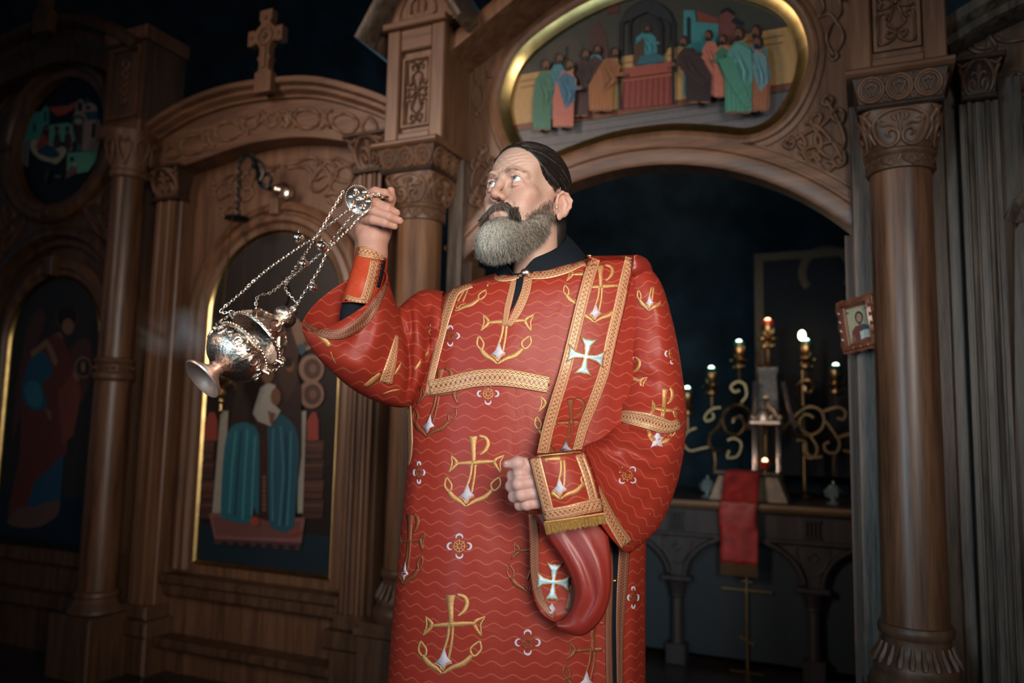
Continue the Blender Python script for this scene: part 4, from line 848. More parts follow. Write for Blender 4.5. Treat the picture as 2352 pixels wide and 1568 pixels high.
pt.poly([(150, 600), (210, 550), (262, 610), (262, 680), (220, 720), (240, 830), (190, 860), (130, 820), (112, 740)], srgb(8, 84, 116), smooth=True); pt.poly([(135, 800), (130, 730), (170, 700), (210, 740), (215, 820), (170, 840)], srgb(24, 116, 140), smooth=True)
for a in ((160, 570, 250, 500), (250, 520, 290, 620)): pt.line([(a[0], a[1]), (a[2], a[3])], 0.035, srgb(140, 104, 74))
pt.poly([(230, 840), (260, 860), (270, 905), (250, 900)], srgb(130, 88, 66)); pt.ell(428, 635, 46, 56, srgb(120, 96, 80)); pt.ell(428, 635, 36, 46, srgb(60, 36, 34)); pt.ell(428, 632, 12, 28, srgb(130, 100, 80)); pt.poly([(370, 640), (405, 690), (410, 710), (380, 690)], srgb(140, 96, 72))
pt.build('painting', ai, 0.9)
mb = MB(LW); mb.cbox(-3.25, -2.17, 0.05, 0.09, 0.505, 0.522, 0.004); build('ledge_rail', mb, 'iron', fb)
# ---- little icon of Christ hung on the jamb beside the right column
MAT['redwood'] = wood('glossy_red_mahogany', (0.10, 0.030, 0.016), (0.19, 0.065, 0.034), rough=0.18, coat=0.6, sc=(20, 20, 6), bump=0.1)
CI = cv(1880, 640, 8.25)
ic0 = WP(1962, 745, 0.10)
ji = thing('small_wall_icon', 'small icon of bearded saint with open book in carved red-brown frame', 'icon', LW((ic0[0], 0.10, ic0[1]-0.09)))
AYW = math.radians(-32)                                                # turned on its nail towards the nave
def TI(p):
    a, w, z = p; a, z = SCI*(a*math.cos(RLI)-z*math.sin(RLI)), SCI*(a*math.sin(RLI)+z*math.cos(RLI)); x = a*math.cos(AYW)-w*math.sin(AYW)*-1; y = -a*math.sin(AYW)*1 + w*math.cos(AYW)
    return LW((ic0[0]+0.012+x, 0.105+y, ic0[1]+z))
hw_, hh_ = 0.070, 0.092
RLI = math.radians(8); SCI = 0.86
oo = []
def wav(a, b, n, amp):
    r = []
    for i in range(n):
        t = i/n; p = Vector(a).lerp(Vector(b), t); d = (Vector(b)-Vector(a)).normalized(); nn = Vector((d.y, -d.x)); r.append((p.x+nn.x*amp*(0.5-0.5*math.cos(t*6*math.pi)), p.y+nn.y*amp*(0.5-0.5*math.cos(t*6*math.pi))))
    return r
oo = wav((-hw_, -hh_), (hw_, -hh_), 12, 0.006)+wav((hw_, -hh_), (hw_, hh_), 16, 0.006)+wav((hw_, hh_), (-hw_, hh_), 12, 0.006)+wav((-hw_, hh_), (-hw_, -hh_), 16, 0.006)
inn = [(-0.040, -0.062), (0.040, -0.062), (0.040, 0.062), (-0.040, 0.062)]
mb = MB(TI); mb.prism(oo, -0.012, 0.006, holes=[inn]); mb.sweep(inn, [(-0.002, 0.0), (-0.010, 0.018), (-0.022, 0.014), (-0.027, 0.0)], True); fr_ = build('frame', mb, 'redwood', ji)
mb = MB(TI)
for s in (-1, 1):
    for k in range(4): mb.tube([(s*0.052, 0.012, -0.055+k*0.032), (s*0.060, 0.016, -0.043+k*0.032), (s*0.053, 0.012, -0.030+k*0.032)], [0.002, 0.005, 0.002], 6)
    for k in range(3): mb.tube([(-0.036+k*0.028, 0.010, s*0.074), (-0.024+k*0.028, 0.014, s*0.082), (-0.012+k*0.028, 0.010, s*0.074)], [0.002, 0.005, 0.002], 6)
build('frame_carving', mb, 'redwood', ji)
mb = MB(TI); mb.box(-0.042, 0.042, -0.010, -0.001, -0.064, 0.064); build('panel', mb, 'oak_dark', ji)
pt = Paint(-0.0008); pt.mb = MB(TI)
def rp(pts, c, sm=False): pt.poly(pts, c, px=False, smooth=sm)
def re(cx, cy, rx, ry, c, n=16): rp([(cx+rx*math.cos(2*math.pi*i/n), cy+ry*math.sin(2*math.pi*i/n)) for i in range(n)], c)
rp([(-0.040, -0.062), (0.040, -0.062), (0.040, 0.062), (-0.040, 0.062)], srgb(176, 174, 140)); re(0.006, 0.027, 0.026, 0.026, srgb(150, 150, 118)); re(0.006, 0.027, 0.024, 0.024, srgb(190, 188, 156))
rp([(-0.032, -0.060), (-0.028, -0.02), (-0.012, -0.004), (0.022, -0.004), (0.040, -0.018), (0.040, -0.060)], srgb(120, 56, 50)); rp([(0.012, -0.002), (0.024, -0.004), (0.040, -0.016), (0.040, -0.03), (0.010, -0.03)], srgb(16, 84, 110))
re(0.006, 0.024, 0.016, 0.022, srgb(26, 34, 34)); re(0.006, 0.022, 0.0105, 0.016, srgb(180, 138, 100)); rp([(-0.003, 0.013), (0.006, 0.004), (0.015, 0.013), (0.011, 0.000), (0.006, -0.004), (0.001, 0.0)], srgb(56, 44, 34)); re(0.002, 0.025, 0.002, 0.0012, srgb(20, 20, 20), 8); re(0.011, 0.025, 0.002, 0.0012, srgb(20, 20, 20), 8)
rp([(0.002, -0.056), (0.002, -0.028), (0.019, -0.024), (0.019, -0.052)], srgb(196, 214, 206)); rp([(0.021, -0.052), (0.021, -0.024), (0.038, -0.026), (0.038, -0.054)], srgb(196, 214, 206)); re(-0.033, 0.048, 0.004, 0.004, srgb(90, 60, 46), 8); re(0.036, 0.050, 0.004, 0.004, srgb(90, 60, 46), 8)
rp([(-0.034, -0.058), (-0.026, -0.036), (-0.018, -0.036), (-0.014, -0.058)], srgb(150, 96, 76))
pt.build('painting', ji)
# ================================================================== lamp on its bracket before the door icon
hl = thing('hanging_oil_lamp', 'brass oil lamp hung by thin chains from black iron bracket at the door arch', 'lamp', LW((UDC, 0.0, 2.0)))
WB = 0.12
def HB(x, y, w=WB): a, c = WP(x, y, w); return LW((a, w, c))
b0 = WP(640, 470, -0.04)
mb = MB()
arm = [LW((WP(628, 428, 0.0)[0], -0.05, WP(628, 428, 0.0)[1]))] + [HB(x, y, w) for x, y, w in ((618, 432, 0.0), (598, 420, 0.03), (590, 385, 0.07), (578, 358, 0.11), (560, 356, WB), (550, 372, WB))]
mb.tube(catmull(arm, 5), 0.012, 6)
mb.tube(catmull([HB(x, y, 0.10) for x, y in ((598, 415), (606, 395), (600, 375), (588, 366), (580, 378), (586, 386))], 4), 0.008, 5); mb.tube(catmull([HB(x, y, 0.05) for x, y in ((612, 432), (622, 415), (616, 400), (604, 404))], 4), 0.009, 5)
build('bracket_arm', mb, 'iron', hl)
mb = MB(); mb.ball(HB(640, 436, 0.04), 0.028, 12, 8); mb.ball(LW((WP(640, 436, 0.0)[0], -0.03, WP(640, 436, 0.0)[1])), 0.045, 12, 8, sc=(1, 0.5, 1)); build('bracket_boss', mb, 'silver_s', hl)
def links(mb, p0, p1, step, r, wr):
    p0, p1 = Vector(p0), Vector(p1); d = p1-p0; n = max(2, int(d.length/step)); t = d.normalized(); s1 = t.orthogonal().normalized(); s2 = t.cross(s1)
    for i in range(n):
        c = p0+d*((i+0.5)/n); s = s1 if i % 2 else s2
        mb.tube([c+t*(math.cos(a)*r*1.5)+s*(math.sin(a)*r) for a in [k*math.pi/3 for k in range(6)]], wr, 4, closed=True)
mb = MB(); links(mb, HB(550, 372), HB(546, 496), 0.03, 0.011, 0.004); build('chain', mb, 'iron', hl)
can = HB(545, 500); mb = MB(lambda p: Vector(p)+can); mb.lathe([(0.001, 0.018), (0.012, 0.014), (0.052, 0.002), (0.055, -0.006), (0.04, -0.012), (0.001, -0.012)], seg=20); build('canopy', mb, 'iron', hl)
lamp = HB(512, 862); TLp = lambda p: Vector(p)+lamp
for k in range(3):
    a = 2*math.pi*k/3+0.4; mb = MB(); mb.tube([can+Vector((0.045*math.cos(a), 0.045*math.sin(a), -0.01)), lamp+Vector((0.052*math.cos(a), 0.052*math.sin(a), 0.03))], 0.0018, 4); build('chain', mb, 'brass', hl)
mb = MB(TLp); mb.lathe([(0.05, 0.035), (0.056, 0.03), (0.058, 0.01), (0.05, -0.02), (0.03, -0.045), (0.014, -0.055), (0.010, -0.062), (0.018, -0.070), (0.020, -0.080), (0.012, -0.090), (0.007, -0.095), (0.012, -0.104), (0.012, -0.112), (0.006, -0.120), (0.009, -0.130), (0.006, -0.140), (0.009, -0.150), (0.003, -0.165)], seg=20); build('bowl', mb, 'brass', hl)
mb = MB(TLp)
for k in range(3):
    a = 2*math.pi*k/3+0.4; mb.ball((0.06*math.cos(a), 0.06*math.sin(a), 0.01), 0.010, 8, 5); mb.tube([(0.045*math.cos(a), 0.045*math.sin(a), -0.03), (0.055*math.cos(a), 0.055*math.sin(a), -0.055), (0.04*math.cos(a), 0.04*math.sin(a), -0.06)], 0.004, 5)
build('bowl_scrolls', mb, 'brass', hl)
# ================================================================== the sanctuary behind the gate
ALW = -1.28                                                            # altar front plane in the wall frame
def A(x, y, w=ALW): return WP(x, y, w)
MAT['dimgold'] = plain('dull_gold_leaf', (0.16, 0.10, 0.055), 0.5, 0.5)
MAT['altar'] = wood('dark_altar_wood', (0.018, 0.015, 0.017), (0.045, 0.034, 0.034), rough=0.5)
MAT['altar_panel'] = plain('dark_teal_panel', (0.008, 0.017, 0.026), 0.6)
ul, zt = A(1480, 1144); ur, zt2 = A(1985, 1166); zt = 0.5*(zt+zt2)
al = thing('altar_table', 'dark wooden altar table with round arches and gilded top edge behind the gate', 'altar', LW(((ul+ur)/2, ALW-0.4, 0)))
u0, u1 = ul-0.55, ur+0.25
mb = MB(LW); mb.box(u0, u1, ALW-0.85, ALW-0.05, 0.05, zt-0.03); build('core', mb, 'altar_panel', al)
mb = MB(LW); mb.box(u0-0.02, u1+0.02, ALW-0.88, ALW+0.02, zt-0.035, zt); build('table_top', mb, 'altar', al)
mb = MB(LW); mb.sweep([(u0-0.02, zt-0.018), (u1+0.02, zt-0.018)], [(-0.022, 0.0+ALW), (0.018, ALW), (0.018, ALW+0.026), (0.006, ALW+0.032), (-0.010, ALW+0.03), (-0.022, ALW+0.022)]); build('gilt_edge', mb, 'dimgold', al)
zf = A(1700, 1235)[1]
mb = MB(LW); mb.box(u0, u1, ALW-0.06, ALW-0.012, zf, zt-0.035); mb.cbox(u0, u1, ALW-0.06, ALW+0.004, zf-0.012, zf+0.008, 0.004); build('frieze', mb, 'altar', al)
cols = [A(1240, 1340)[0], A(1553, 1340)[0], A(1868, 1350)[0], A(2185, 1350)[0]]
zi = A(1710, 1338)[1]; 
for a, b in zip(cols, cols[1:]):
    c = (a+b)/2; r = (b-a)/2-0.055; rz = zf-zi-0.015
    pts = [(c+r*math.cos(math.radians(t)), zi+rz*math.sin(math.radians(t))) for t in range(180, -1, -8)]
    mb = MB(LW); mb.prism([(a, zi), (a, zf)] + [(b, zf), (b, zi)] + pts[::-1], ALW-0.055, ALW-0.020); build('arch_spandrel', mb, 'altar', al)
    mb = MB(LW); mb.sweep(pts, [(0.0, ALW-0.06), (0.0, ALW-0.008), (0.012, ALW+0.002), (0.024, ALW+0.002), (0.03, ALW-0.012), (0.032, ALW-0.06)]); build('arch_moulding', mb, 'altar', al)
for c in cols:
    mb = MB(LW); mb.cbox(c-0.075, c+0.075, ALW-0.06, ALW+0.012, zi-0.022, zi+0.004, 0.006); mb.lathe([(0.055, zi-0.02), (0.045, zi-0.05), (0.036, zi-0.085), (0.040, zi-0.092), (0.032, zi-0.10)], c, ALW-0.02, 20); cc_ = build('colonnette_capital', mb, 'altar', al)
    mb = MB(LW); mb.lathe([(0.030, zi-0.10), (0.032, 0.1)], c, ALW-0.02, 20); mb.cbox(c-0.05, c+0.05, ALW-0.06, ALW+0.02, 0.0, 0.1, 0.005); build('colonnette', mb, 'altar', al)
    mb = MB(LW); zq = (zf+zi)/2+0.02; strands(mb, [[(c-0.07, zq+0.06), (c+0.07, zq+0.06), (c+0.032, zq-0.05), (c-0.032, zq-0.05), (c-0.07, zq+0.06)], [(c, zq+0.035), (c+0.02, zq+0.015), (c, zq-0.005), (c-0.02, zq+0.015), (c, zq+0.035)]], ALW-0.02, 0.004, 0.006, px=False); build('spandrel_carving', mb, 'altar', al)
    mb = MB(LW); mb.cbox(c-0.04, c+0.04, ALW-0.02, ALW+0.006, zf+0.02, zf+0.028, 0.002)
    for k in range(4): mb.cbox(c-0.033+k*0.018, c-0.023+k*0.018, ALW-0.02, ALW+0.004, zf+0.028, zf+0.095, 0.002)
    mb.cbox(c-0.04, c+0.04, ALW-0.02, ALW+0.006, zf+0.095, zf+0.105, 0.002); build('triglyph', mb, 'altar', al)
cx, cz1 = A(1712, 1322); _, cz0 = A(1708, 1545)
mb = MB(LW); wq = ALW-0.045
mb.cbox(cx-0.006, cx+0.006, wq, wq+0.012, cz0, cz1, 0.002); z = A(1712, 1358)[1]; mb.cbox(cx-0.12, cx+0.12, wq, wq+0.012, z-0.006, z+0.006, 0.002); z = A(1712, 1338)[1]; mb.cbox(cx-0.03, cx+0.03, wq, wq+0.012, z-0.005, z+0.005, 0.002)
z = A(1712, 1475)[1]; mb.prism([(cx-0.035, z+0.022), (cx-0.035, z+0.010), (cx+0.035, z-0.022), (cx+0.035, z-0.010)], wq, wq+0.012); mb.cbox(cx-0.08, cx+0.08, wq, wq+0.016, cz0-0.012, cz0, 0.002)
build('front_cross', mb, 'brass', al)
# ---- bookstand with red cloth hanging over the altar front
WBK = ALW-0.12
bs0, bz0 = WP(1640, 1145, WBK); bs1, _ = WP(1800, 1150, WBK); bzt = WP(1720, 1086, WBK)[1]
MAT['cream'] = plain('worn_cream_cover', (0.30, 0.23, 0.17), 0.55, var=0.25, bscale=30)
bk = thing('book_stand', 'low sloping cream bookstand on the altar under the red cloth', 'book stand', LW(((bs0+bs1)/2, WBK-0.06, zt)))
mb = MB(LW)
V = [(bs0-0.02, WBK+0.02, zt), (bs1+0.02, WBK+0.02, zt), (bs1+0.02, WBK-0.16, zt), (bs0-0.02, WBK-0.16, zt), (bs0+0.02, WBK-0.02, bzt-0.02), (bs1-0.03, WBK-0.02, bzt-0.02), (bs1-0.03, WBK-0.12, bzt), (bs0+0.02, WBK-0.12, bzt)]
mb.add(V, [(3, 2, 1, 0), (4, 5, 6, 7), (0, 1, 5, 4), (1, 2, 6, 5), (2, 3, 7, 6), (3, 0, 4, 7)]); build('body', mb, 'cream', bk)
mb = MB(LW); mb.box(bs0, bs1-0.02, WBK-0.13, WBK+0.0, bzt-0.008, bzt+0.006); build('top_board', mb, 'oak_board', bk)
MAT['altcloth'] = plain('dark_red_damask', (0.30, 0.022, 0.020), 0.5, var=0.35, bscale=22, bump=0.3)
rc = thing('altar_cloth', 'narrow red cloth with fringe hanging down the altar front', 'cloth', LW((A(1705, 1200)[0], ALW+0.045, A(1705, 1300)[1])))
c0, c1 = A(1657, 1200)[0], A(1742, 1200)[0]; cb = A(1700, 1292)[1]
path = [(WBK-0.10, bzt+0.010), (WBK+0.0, bzt+0.004), (WBK+0.03, bzt-0.03), (ALW-0.02, zt+0.012), (ALW+0.036, zt+0.008), (ALW+0.046, zt-0.03), (ALW+0.048, zt-0.10), (ALW+0.046, (zt+cb)/2), (ALW+0.044, cb)]
pc = catmull([(a, b, 0) for a, b in path], 5); V = []; F = []; nx = 10
for i, p in enumerate(pc):
    for k in range(nx+1):
        t = k/nx; V.append((c0+(c1-c0)*t+0.003*math.sin(i*0.4), p.x+0.004*math.sin(k*1.3+i*0.35)*min(1, i/8), p.y))
for i in range(len(pc)-1):
    for k in range(nx): F.append((i*(nx+1)+k, i*(nx+1)+k+1, (i+1)*(nx+1)+k+1, (i+1)*(nx+1)+k))
mb = MB(LW); mb.add(V, F); build('cloth', mb, 'altcloth', rc, solid=0.004)
mb = MB(LW)
for k in range(34):
    x = c0+(c1-c0)*(k+0.5)/34; mb.tube([(x, ALW+0.044, cb+0.004), (x+0.001, ALW+0.045, cb-0.03), (x-0.001, ALW+0.043, cb-0.055)], 0.0022, 4)
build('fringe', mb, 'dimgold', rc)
# ---- seven-branched lampstand
WM = ALW-0.42
def MP(x, y, w=WM): a, c = WP(x, y, w); return (a, w, c)
C6 = cv(1450, 540, 2.529)
MAT['mbrass'] = plain('polished_candlestick_brass', (0.34, 0.22, 0.11), 0.34, 1.0, var=0.2)
MAT['greenglass'] = plain('green_lamp_glass', (0.01, 0.10, 0.065), 0.1, spec=0.8)
MAT['redglass'] = plain('red_lamp_glass', (0.45, 0.03, 0.015), 0.1, spec=0.8)
MAT['flame'] = glow('lamp_flame', (1.0, 0.80, 0.50), 9.0)
MAT['flameg'] = glow('green_lamp_glow', (0.75, 1.0, 0.82), 5.0)
MAT['flamer'] = glow('red_lamp_glow', (1.0, 0.50, 0.26), 6.0)
mn = thing('seven_branch_lampstand', 'brass scrolled lampstand with glass lamps glowing behind the altar', 'lampstand', LW(MP(1760, 1140)[0:1]+(WM, zt)))
base = MP(1762, 1140); Tm = lambda p: LW((base[0]+p[0], WM+p[1], p[2]))
zc0, zc1 = zt, MP(1762, 850)[2]
mb = MB(Tm); mb.lathe([(0.09, zt), (0.09, zt+0.02), (0.05, zt+0.04), (0.03, zt+0.08), (0.022, zt+0.14), (0.03, zt+0.16), (0.018, zt+0.18), (0.016, zc1), (0.03, zc1+0.01), (0.04, zc1+0.03), (0.02, zc1+0.035)], seg=20); build('stem', mb, 'mbrass', mn)
def spiral(cx, cy, r0, a0, turns, n=18):
    return [(cx+r0*(1-0.75*i/n)*math.cos(a0+turns*2*math.pi*i/n), cy+r0*(1-0.75*i/n)*math.sin(a0+turns*2*math.pi*i/n)) for i in range(n+1)]
branchR = [[(880, 1130), (950, 1050), (1020, 1000), (1090, 1010), (1120, 1070), (1100, 1130), (1040, 1160), (990, 1130), (980, 1070), (1020, 1040), (1060, 1060)],
           [(940, 1070), (1000, 1130), (1050, 1180), (1080, 1240), (1060, 1290), (1020, 1290), (1010, 1260)],
           [(990, 1000), (960, 930), (970, 870), (1020, 845), (1060, 870), (1050, 910), (1015, 905), (1010, 880)],
           [(1100, 1030), (1160, 1010), (1210, 1000), (1245, 1030), (1230, 1070), (1195, 1060)],
           [(1130, 1080), (1180, 1150), (1210, 1210), (1190, 1260), (1140, 1260), (1120, 1220), (1150, 1200)],
           [(1190, 1180), (1250, 1160), (1290, 1160), (1290, 1250), (1230, 1250)],
           [(930, 1090), (950, 1150), (990, 1170), (1040, 1160)], [(960, 1190), (1010, 1200), (1020, 1260), (1060, 1290), (1110, 1285)], [(1185, 1265), (1180, 1330), (1185, 1400)]]
branchL = [[(680, 1130), (690, 1040), (640, 990), (570, 1000), (530, 1060), (550, 1140), (620, 1160), (660, 1110), (640, 1060), (600, 1060), (590, 1090)],
           [(640, 970), (670, 930), (660, 870), (620, 850), (580, 880), (600, 910), (630, 900)],
           [(530, 1060), (500, 1120), (460, 1160), (450, 1210), (480, 1250), (520, 1240)], [(520, 1000), (470, 1010), (430, 1050), (440, 1080), (480, 1060), (470, 1030)],
           [(560, 1190), (600, 1180), (640, 1210), (620, 1280), (560, 1290), (570, 1250)], [(380, 1120), (330, 1140), (300, 1200), (340, 1250), (400, 1240), (450, 1230)],
           [(300, 1160), (250, 1200), (240, 1260)], [(480, 1260), (485, 1320), (480, 1390)]]
for l in branchR+branchL:
    mb = MB(LW); pts = catmull([MP(x, y) for x, y in C6(l)], 5); mb.tube([tuple(p) for p in pts], 0.0105, 6); build('scroll_branch', mb, 'mbrass', mn)
lamps = [((792, 500), 'r', 225), ((625, 625), 'g', 215), ((465, 778), 'g', 190), ((1015, 618), 'g', 215), ((1188, 762), 'g', 200), ((325, 895), 'g', 200)]
for (x, y), kd, hgt in lamps:
    (px_, py_), = C6([(x, y)]); a, w, c = MP(px_, py_); s = 0.0020
    T = lambda p: LW((a+p[0], w+p[1], c+p[2]))
    mb = MB(T); mb.lathe([(0.012, -0.150), (0.030, -0.148), (0.036, -0.135), (0.034, -0.125), (0.018, -0.118), (0.022, -0.108), (0.050, -0.100), (0.052, -0.094), (0.024, -0.088), (0.020, -0.080), (0.030, -0.060), (0.033, -0.030), (0.031, -0.020), (0.001, -0.024)], seg=16); cup = build('lamp_cup', mb, 'mbrass', mn)
    mb = MB(T); mb.lathe([(0.001, -0.026), (0.024, -0.024), (0.029, -0.010), (0.031, 0.004), (0.028, 0.004), (0.026, -0.010), (0.001, -0.018)], seg=16); build('glass', mb, 'redglass' if kd == 'r' else 'greenglass', cup)
    mb = MB(T); mb.ball((0, 0, 0.006), 0.013, 10, 6, sc=(1.2, 1, 1)); build('light', mb, 'flamer' if kd == 'r' else 'flameg', cup)
    mb = MB(LW); za = c-0.15; 
    mb.tube([(a, w, za), (a, w, za-0.03), (a, w, za-0.07)], 0.008, 6); build('branch_stem', mb, 'mbrass', mn)
for x, y in ((1700, 800), (1850, 790), (1765, 745)):                     # the lamps' own light
    l = bpy.data.lights.new('lampstand_light', 'POINT'); l.energy = 0.22; l.color = (1.0, 0.72, 0.45); l.shadow_soft_size = 0.03
    o = bpy.data.objects.new('lampstand_light', l); COL.objects.link(o); q = MP(x, y, WM+0.10); o.location = LW(q)
# ---- tabernacle standing before the lampstand
WT = ALW-0.26
MAT['darksilver'] = plain('tarnished_silver', (0.20, 0.17, 0.15), 0.4, 0.8, bump=0.6, bscale=90, var=0.4)
tb = thing('altar_tabernacle', 'small silver tabernacle with columns and a red lamp on the altar', 'tabernacle', LW((WP(1762, 1140, WT)[0], WT, zt)))
tu, _ = WP(1762, 1140, WT); TT = lambda p: LW((tu+p[0], WT+p[1], zt+p[2]))
tz = lambda y: WP(1762, y, WT)[1]-zt
mb = MB(TT); mb.cbox(-0.10, 0.10, -0.07, 0.07, 0, 0.03, 0.006); mb.cbox(-0.08, 0.08, -0.06, 0.06, 0.03, tz(1085), 0.006); build('base', mb, 'darksilver', tb)
h0, h1 = tz(1085), tz(975)
for sx in (-1, 1):
    for sy in (-1, 1):
        mb = MB(TT); mb.lathe([(0.014, h0), (0.010, h0+0.015), (0.009, h1-0.015), (0.014, h1)], sx*0.058, sy*0.045, 10); build('colonnette', mb, 'silver_s', tb)
mb = MB(TT); mb.cbox(-0.075, 0.075, -0.06, 0.06, h1, h1+0.02, 0.004); mb.lathe([(0.06, h1+0.02), (0.055, h1+0.05), (0.04, h1+0.08), (0.02, h1+0.10), (0.012, h1+0.12), (0.02, h1+0.135), (0.005, h1+0.15)], seg=16)
for k in range(6): a = k*math.pi/3; mb.ball((0.065*math.cos(a), 0.055*math.sin(a), h1+0.035), 0.014, 8, 5)
build('canopy', mb, 'silver', tb)
h2 = h1+0.15; h3 = tz(840)
mb = MB(TT); V = []
for z, hwt in ((h1+0.03, 0.055), (h3-0.04, 0.042), (h3-0.02, 0.05), (h3, 0.05)): V += [(-hwt, -0.12-hwt*.6, z), (hwt, -0.12-hwt*.6, z), (hwt, -0.12+hwt*.6, z), (-hwt, -0.12+hwt*.6, z)]
mb.add(V, [(3, 2, 1, 0), (12, 13, 14, 15)]+[(j*4+k, j*4+(k+1) % 4, j*4+4+(k+1) % 4, j*4+4+k) for j in range(3) for k in range(4)]); build('tower', mb, 'darksilver', tb)
for sx in (-1, 1):
    mb = MB(LW); pts = [(x, y) for x, y in ([(880, 850), (915, 1000), (950, 1120)] if sx > 0 else [(720, 850), (715, 1000), (700, 1130)])]
    mb.tube([tuple(MP(x, y, WT-0.05)) for x, y in C6(pts)], 0.012, 6); build('side_rod', mb, 'silver_s', tb)
rl = thing('red_votive_lamp', 'tiny red glass votive lamp burning in front of the tabernacle', 'lamp', LW((WP(1757, 1075, WT+0.09)[0], WT+0.09, zt)))
va, vz = WP(1757, 1062, WT+0.09); TV = lambda p: LW((va+p[0], WT+0.09+p[1], vz+p[2]))
mb = MB(TV); mb.lathe([(0.03, zt-vz), (0.03, zt-vz+0.006), (0.008, zt-vz+0.012), (0.008, -0.035), (0.02, -0.03), (0.001, -0.028)], seg=14); build('foot', mb, 'mbrass', rl)
mb = MB(TV); mb.lathe([(0.001, -0.03), (0.018, -0.028), (0.024, -0.01), (0.026, 0.006), (0.023, 0.006), (0.001, -0.012)], seg=14); build('glass', mb, 'redglass', rl)
mb = MB(TV); mb.ball((0, 0, 0.010), 0.013, 10, 6); build('flame', mb, 'flamer', rl)
# tall candle behind the right lamps
cp = MP(1842, 770, WM-0.15); cn = thing('altar_candle', 'single tall candle flame above the right green lamps', 'candle', LW((cp[0], cp[1], zt)))
mb = MB(LW); mb.lathe([(0.05, zt), (0.05, zt+0.01), (0.015, zt+0.03), (0.011, zt+0.10), (0.010, cp[2]-0.035), (0.001, cp[2]-0.033)], cp[0], cp[1], 12); build('stick', mb, 'mbrass', cn)
mb = MB(LW); mb.ball((cp[0], cp[1], cp[2]), 0.022, 10, 8, sc=(0.85, 0.85, 1.25)); build('flame', mb, 'flame', cn)
# small glass vessels at the foot of the lampstand
MAT['crystal'] = plain('cut_crystal', (0.35, 0.45, 0.48), 0.06, 0.6, spec=0.9, bump=0.5, bscale=80)
for x, y, lab in ((1625, 1128, 'small cut crystal vessel on the altar left of the bookstand'), (1915, 1130, 'small cut crystal vessel on the altar at its right end')):
    a, c = WP(x, 1150, ALW-0.2); t = thing('crystal_vessel', lab, 'vessel', LW((a, ALW-0.2, zt)), 'crystal vessels on the altar')
    mb = MB(LW); mb.lathe([(0.03, zt), (0.032, zt+0.006), (0.010, zt+0.015), (0.012, zt+0.02), (0.036, zt+0.035), (0.042, zt+0.06), (0.030, zt+0.075), (0.001, zt+0.075)], a, ALW-0.2, 12, rad=lambda q, j: 1+0.06*math.cos(6*q)); build('bowl', mb, 'crystal', t)
    mb = MB(LW); mb.lathe([(0.03, zt+0.075), (0.02, zt+0.09), (0.004, zt+0.095), (0.008, zt+0.105), (0.002, zt+0.112)], a, ALW-0.2, 12); build('lid', mb, 'crystal', t)
# big dim icon on the apse wall: faint gilt border and halo
WI = -2.05
iu0, iz1 = WP(1740, 590, WI); iu1, _ = WP(2050, 575, WI); izb = zt+0.1
bi = thing('apse_icon', 'large dim icon with thin gold halo in the dark apse', 'icon', LW(((iu0+iu1)/2, WI-0.03, izb)))
MAT['dimdark'] = plain('dark_icon_ground', (0.010, 0.012, 0.020), 0.7)
mb = MB(LW); mb.box(iu0-0.02, iu1+0.3, WI-0.04, WI-0.02, izb, iz1+0.02); build('panel', mb, 'dimdark', bi)
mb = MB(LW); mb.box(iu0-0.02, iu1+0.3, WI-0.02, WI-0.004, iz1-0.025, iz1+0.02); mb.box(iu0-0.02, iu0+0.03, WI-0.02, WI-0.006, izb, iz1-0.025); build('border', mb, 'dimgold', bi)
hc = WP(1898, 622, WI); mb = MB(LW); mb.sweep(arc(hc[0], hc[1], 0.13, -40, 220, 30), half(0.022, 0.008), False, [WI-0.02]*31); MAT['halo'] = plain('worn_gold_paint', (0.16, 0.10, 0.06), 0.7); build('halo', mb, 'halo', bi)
mb = MB(LW); mb.prism([(hc[0]-0.28, izb), (hc[0]-0.24, hc[1]-0.35), (hc[0]-0.09, hc[1]-0.12), (hc[0]-0.07, hc[1]+0.06), (hc[0], hc[1]+0.10), (hc[0]+0.07, hc[1]+0.06), (hc[0]+0.09, hc[1]-0.12), (hc[0]+0.24, hc[1]-0.35), (hc[0]+0.28, izb)], WI-0.021, WI-0.012); build('figure', mb, 'dimdark', bi)
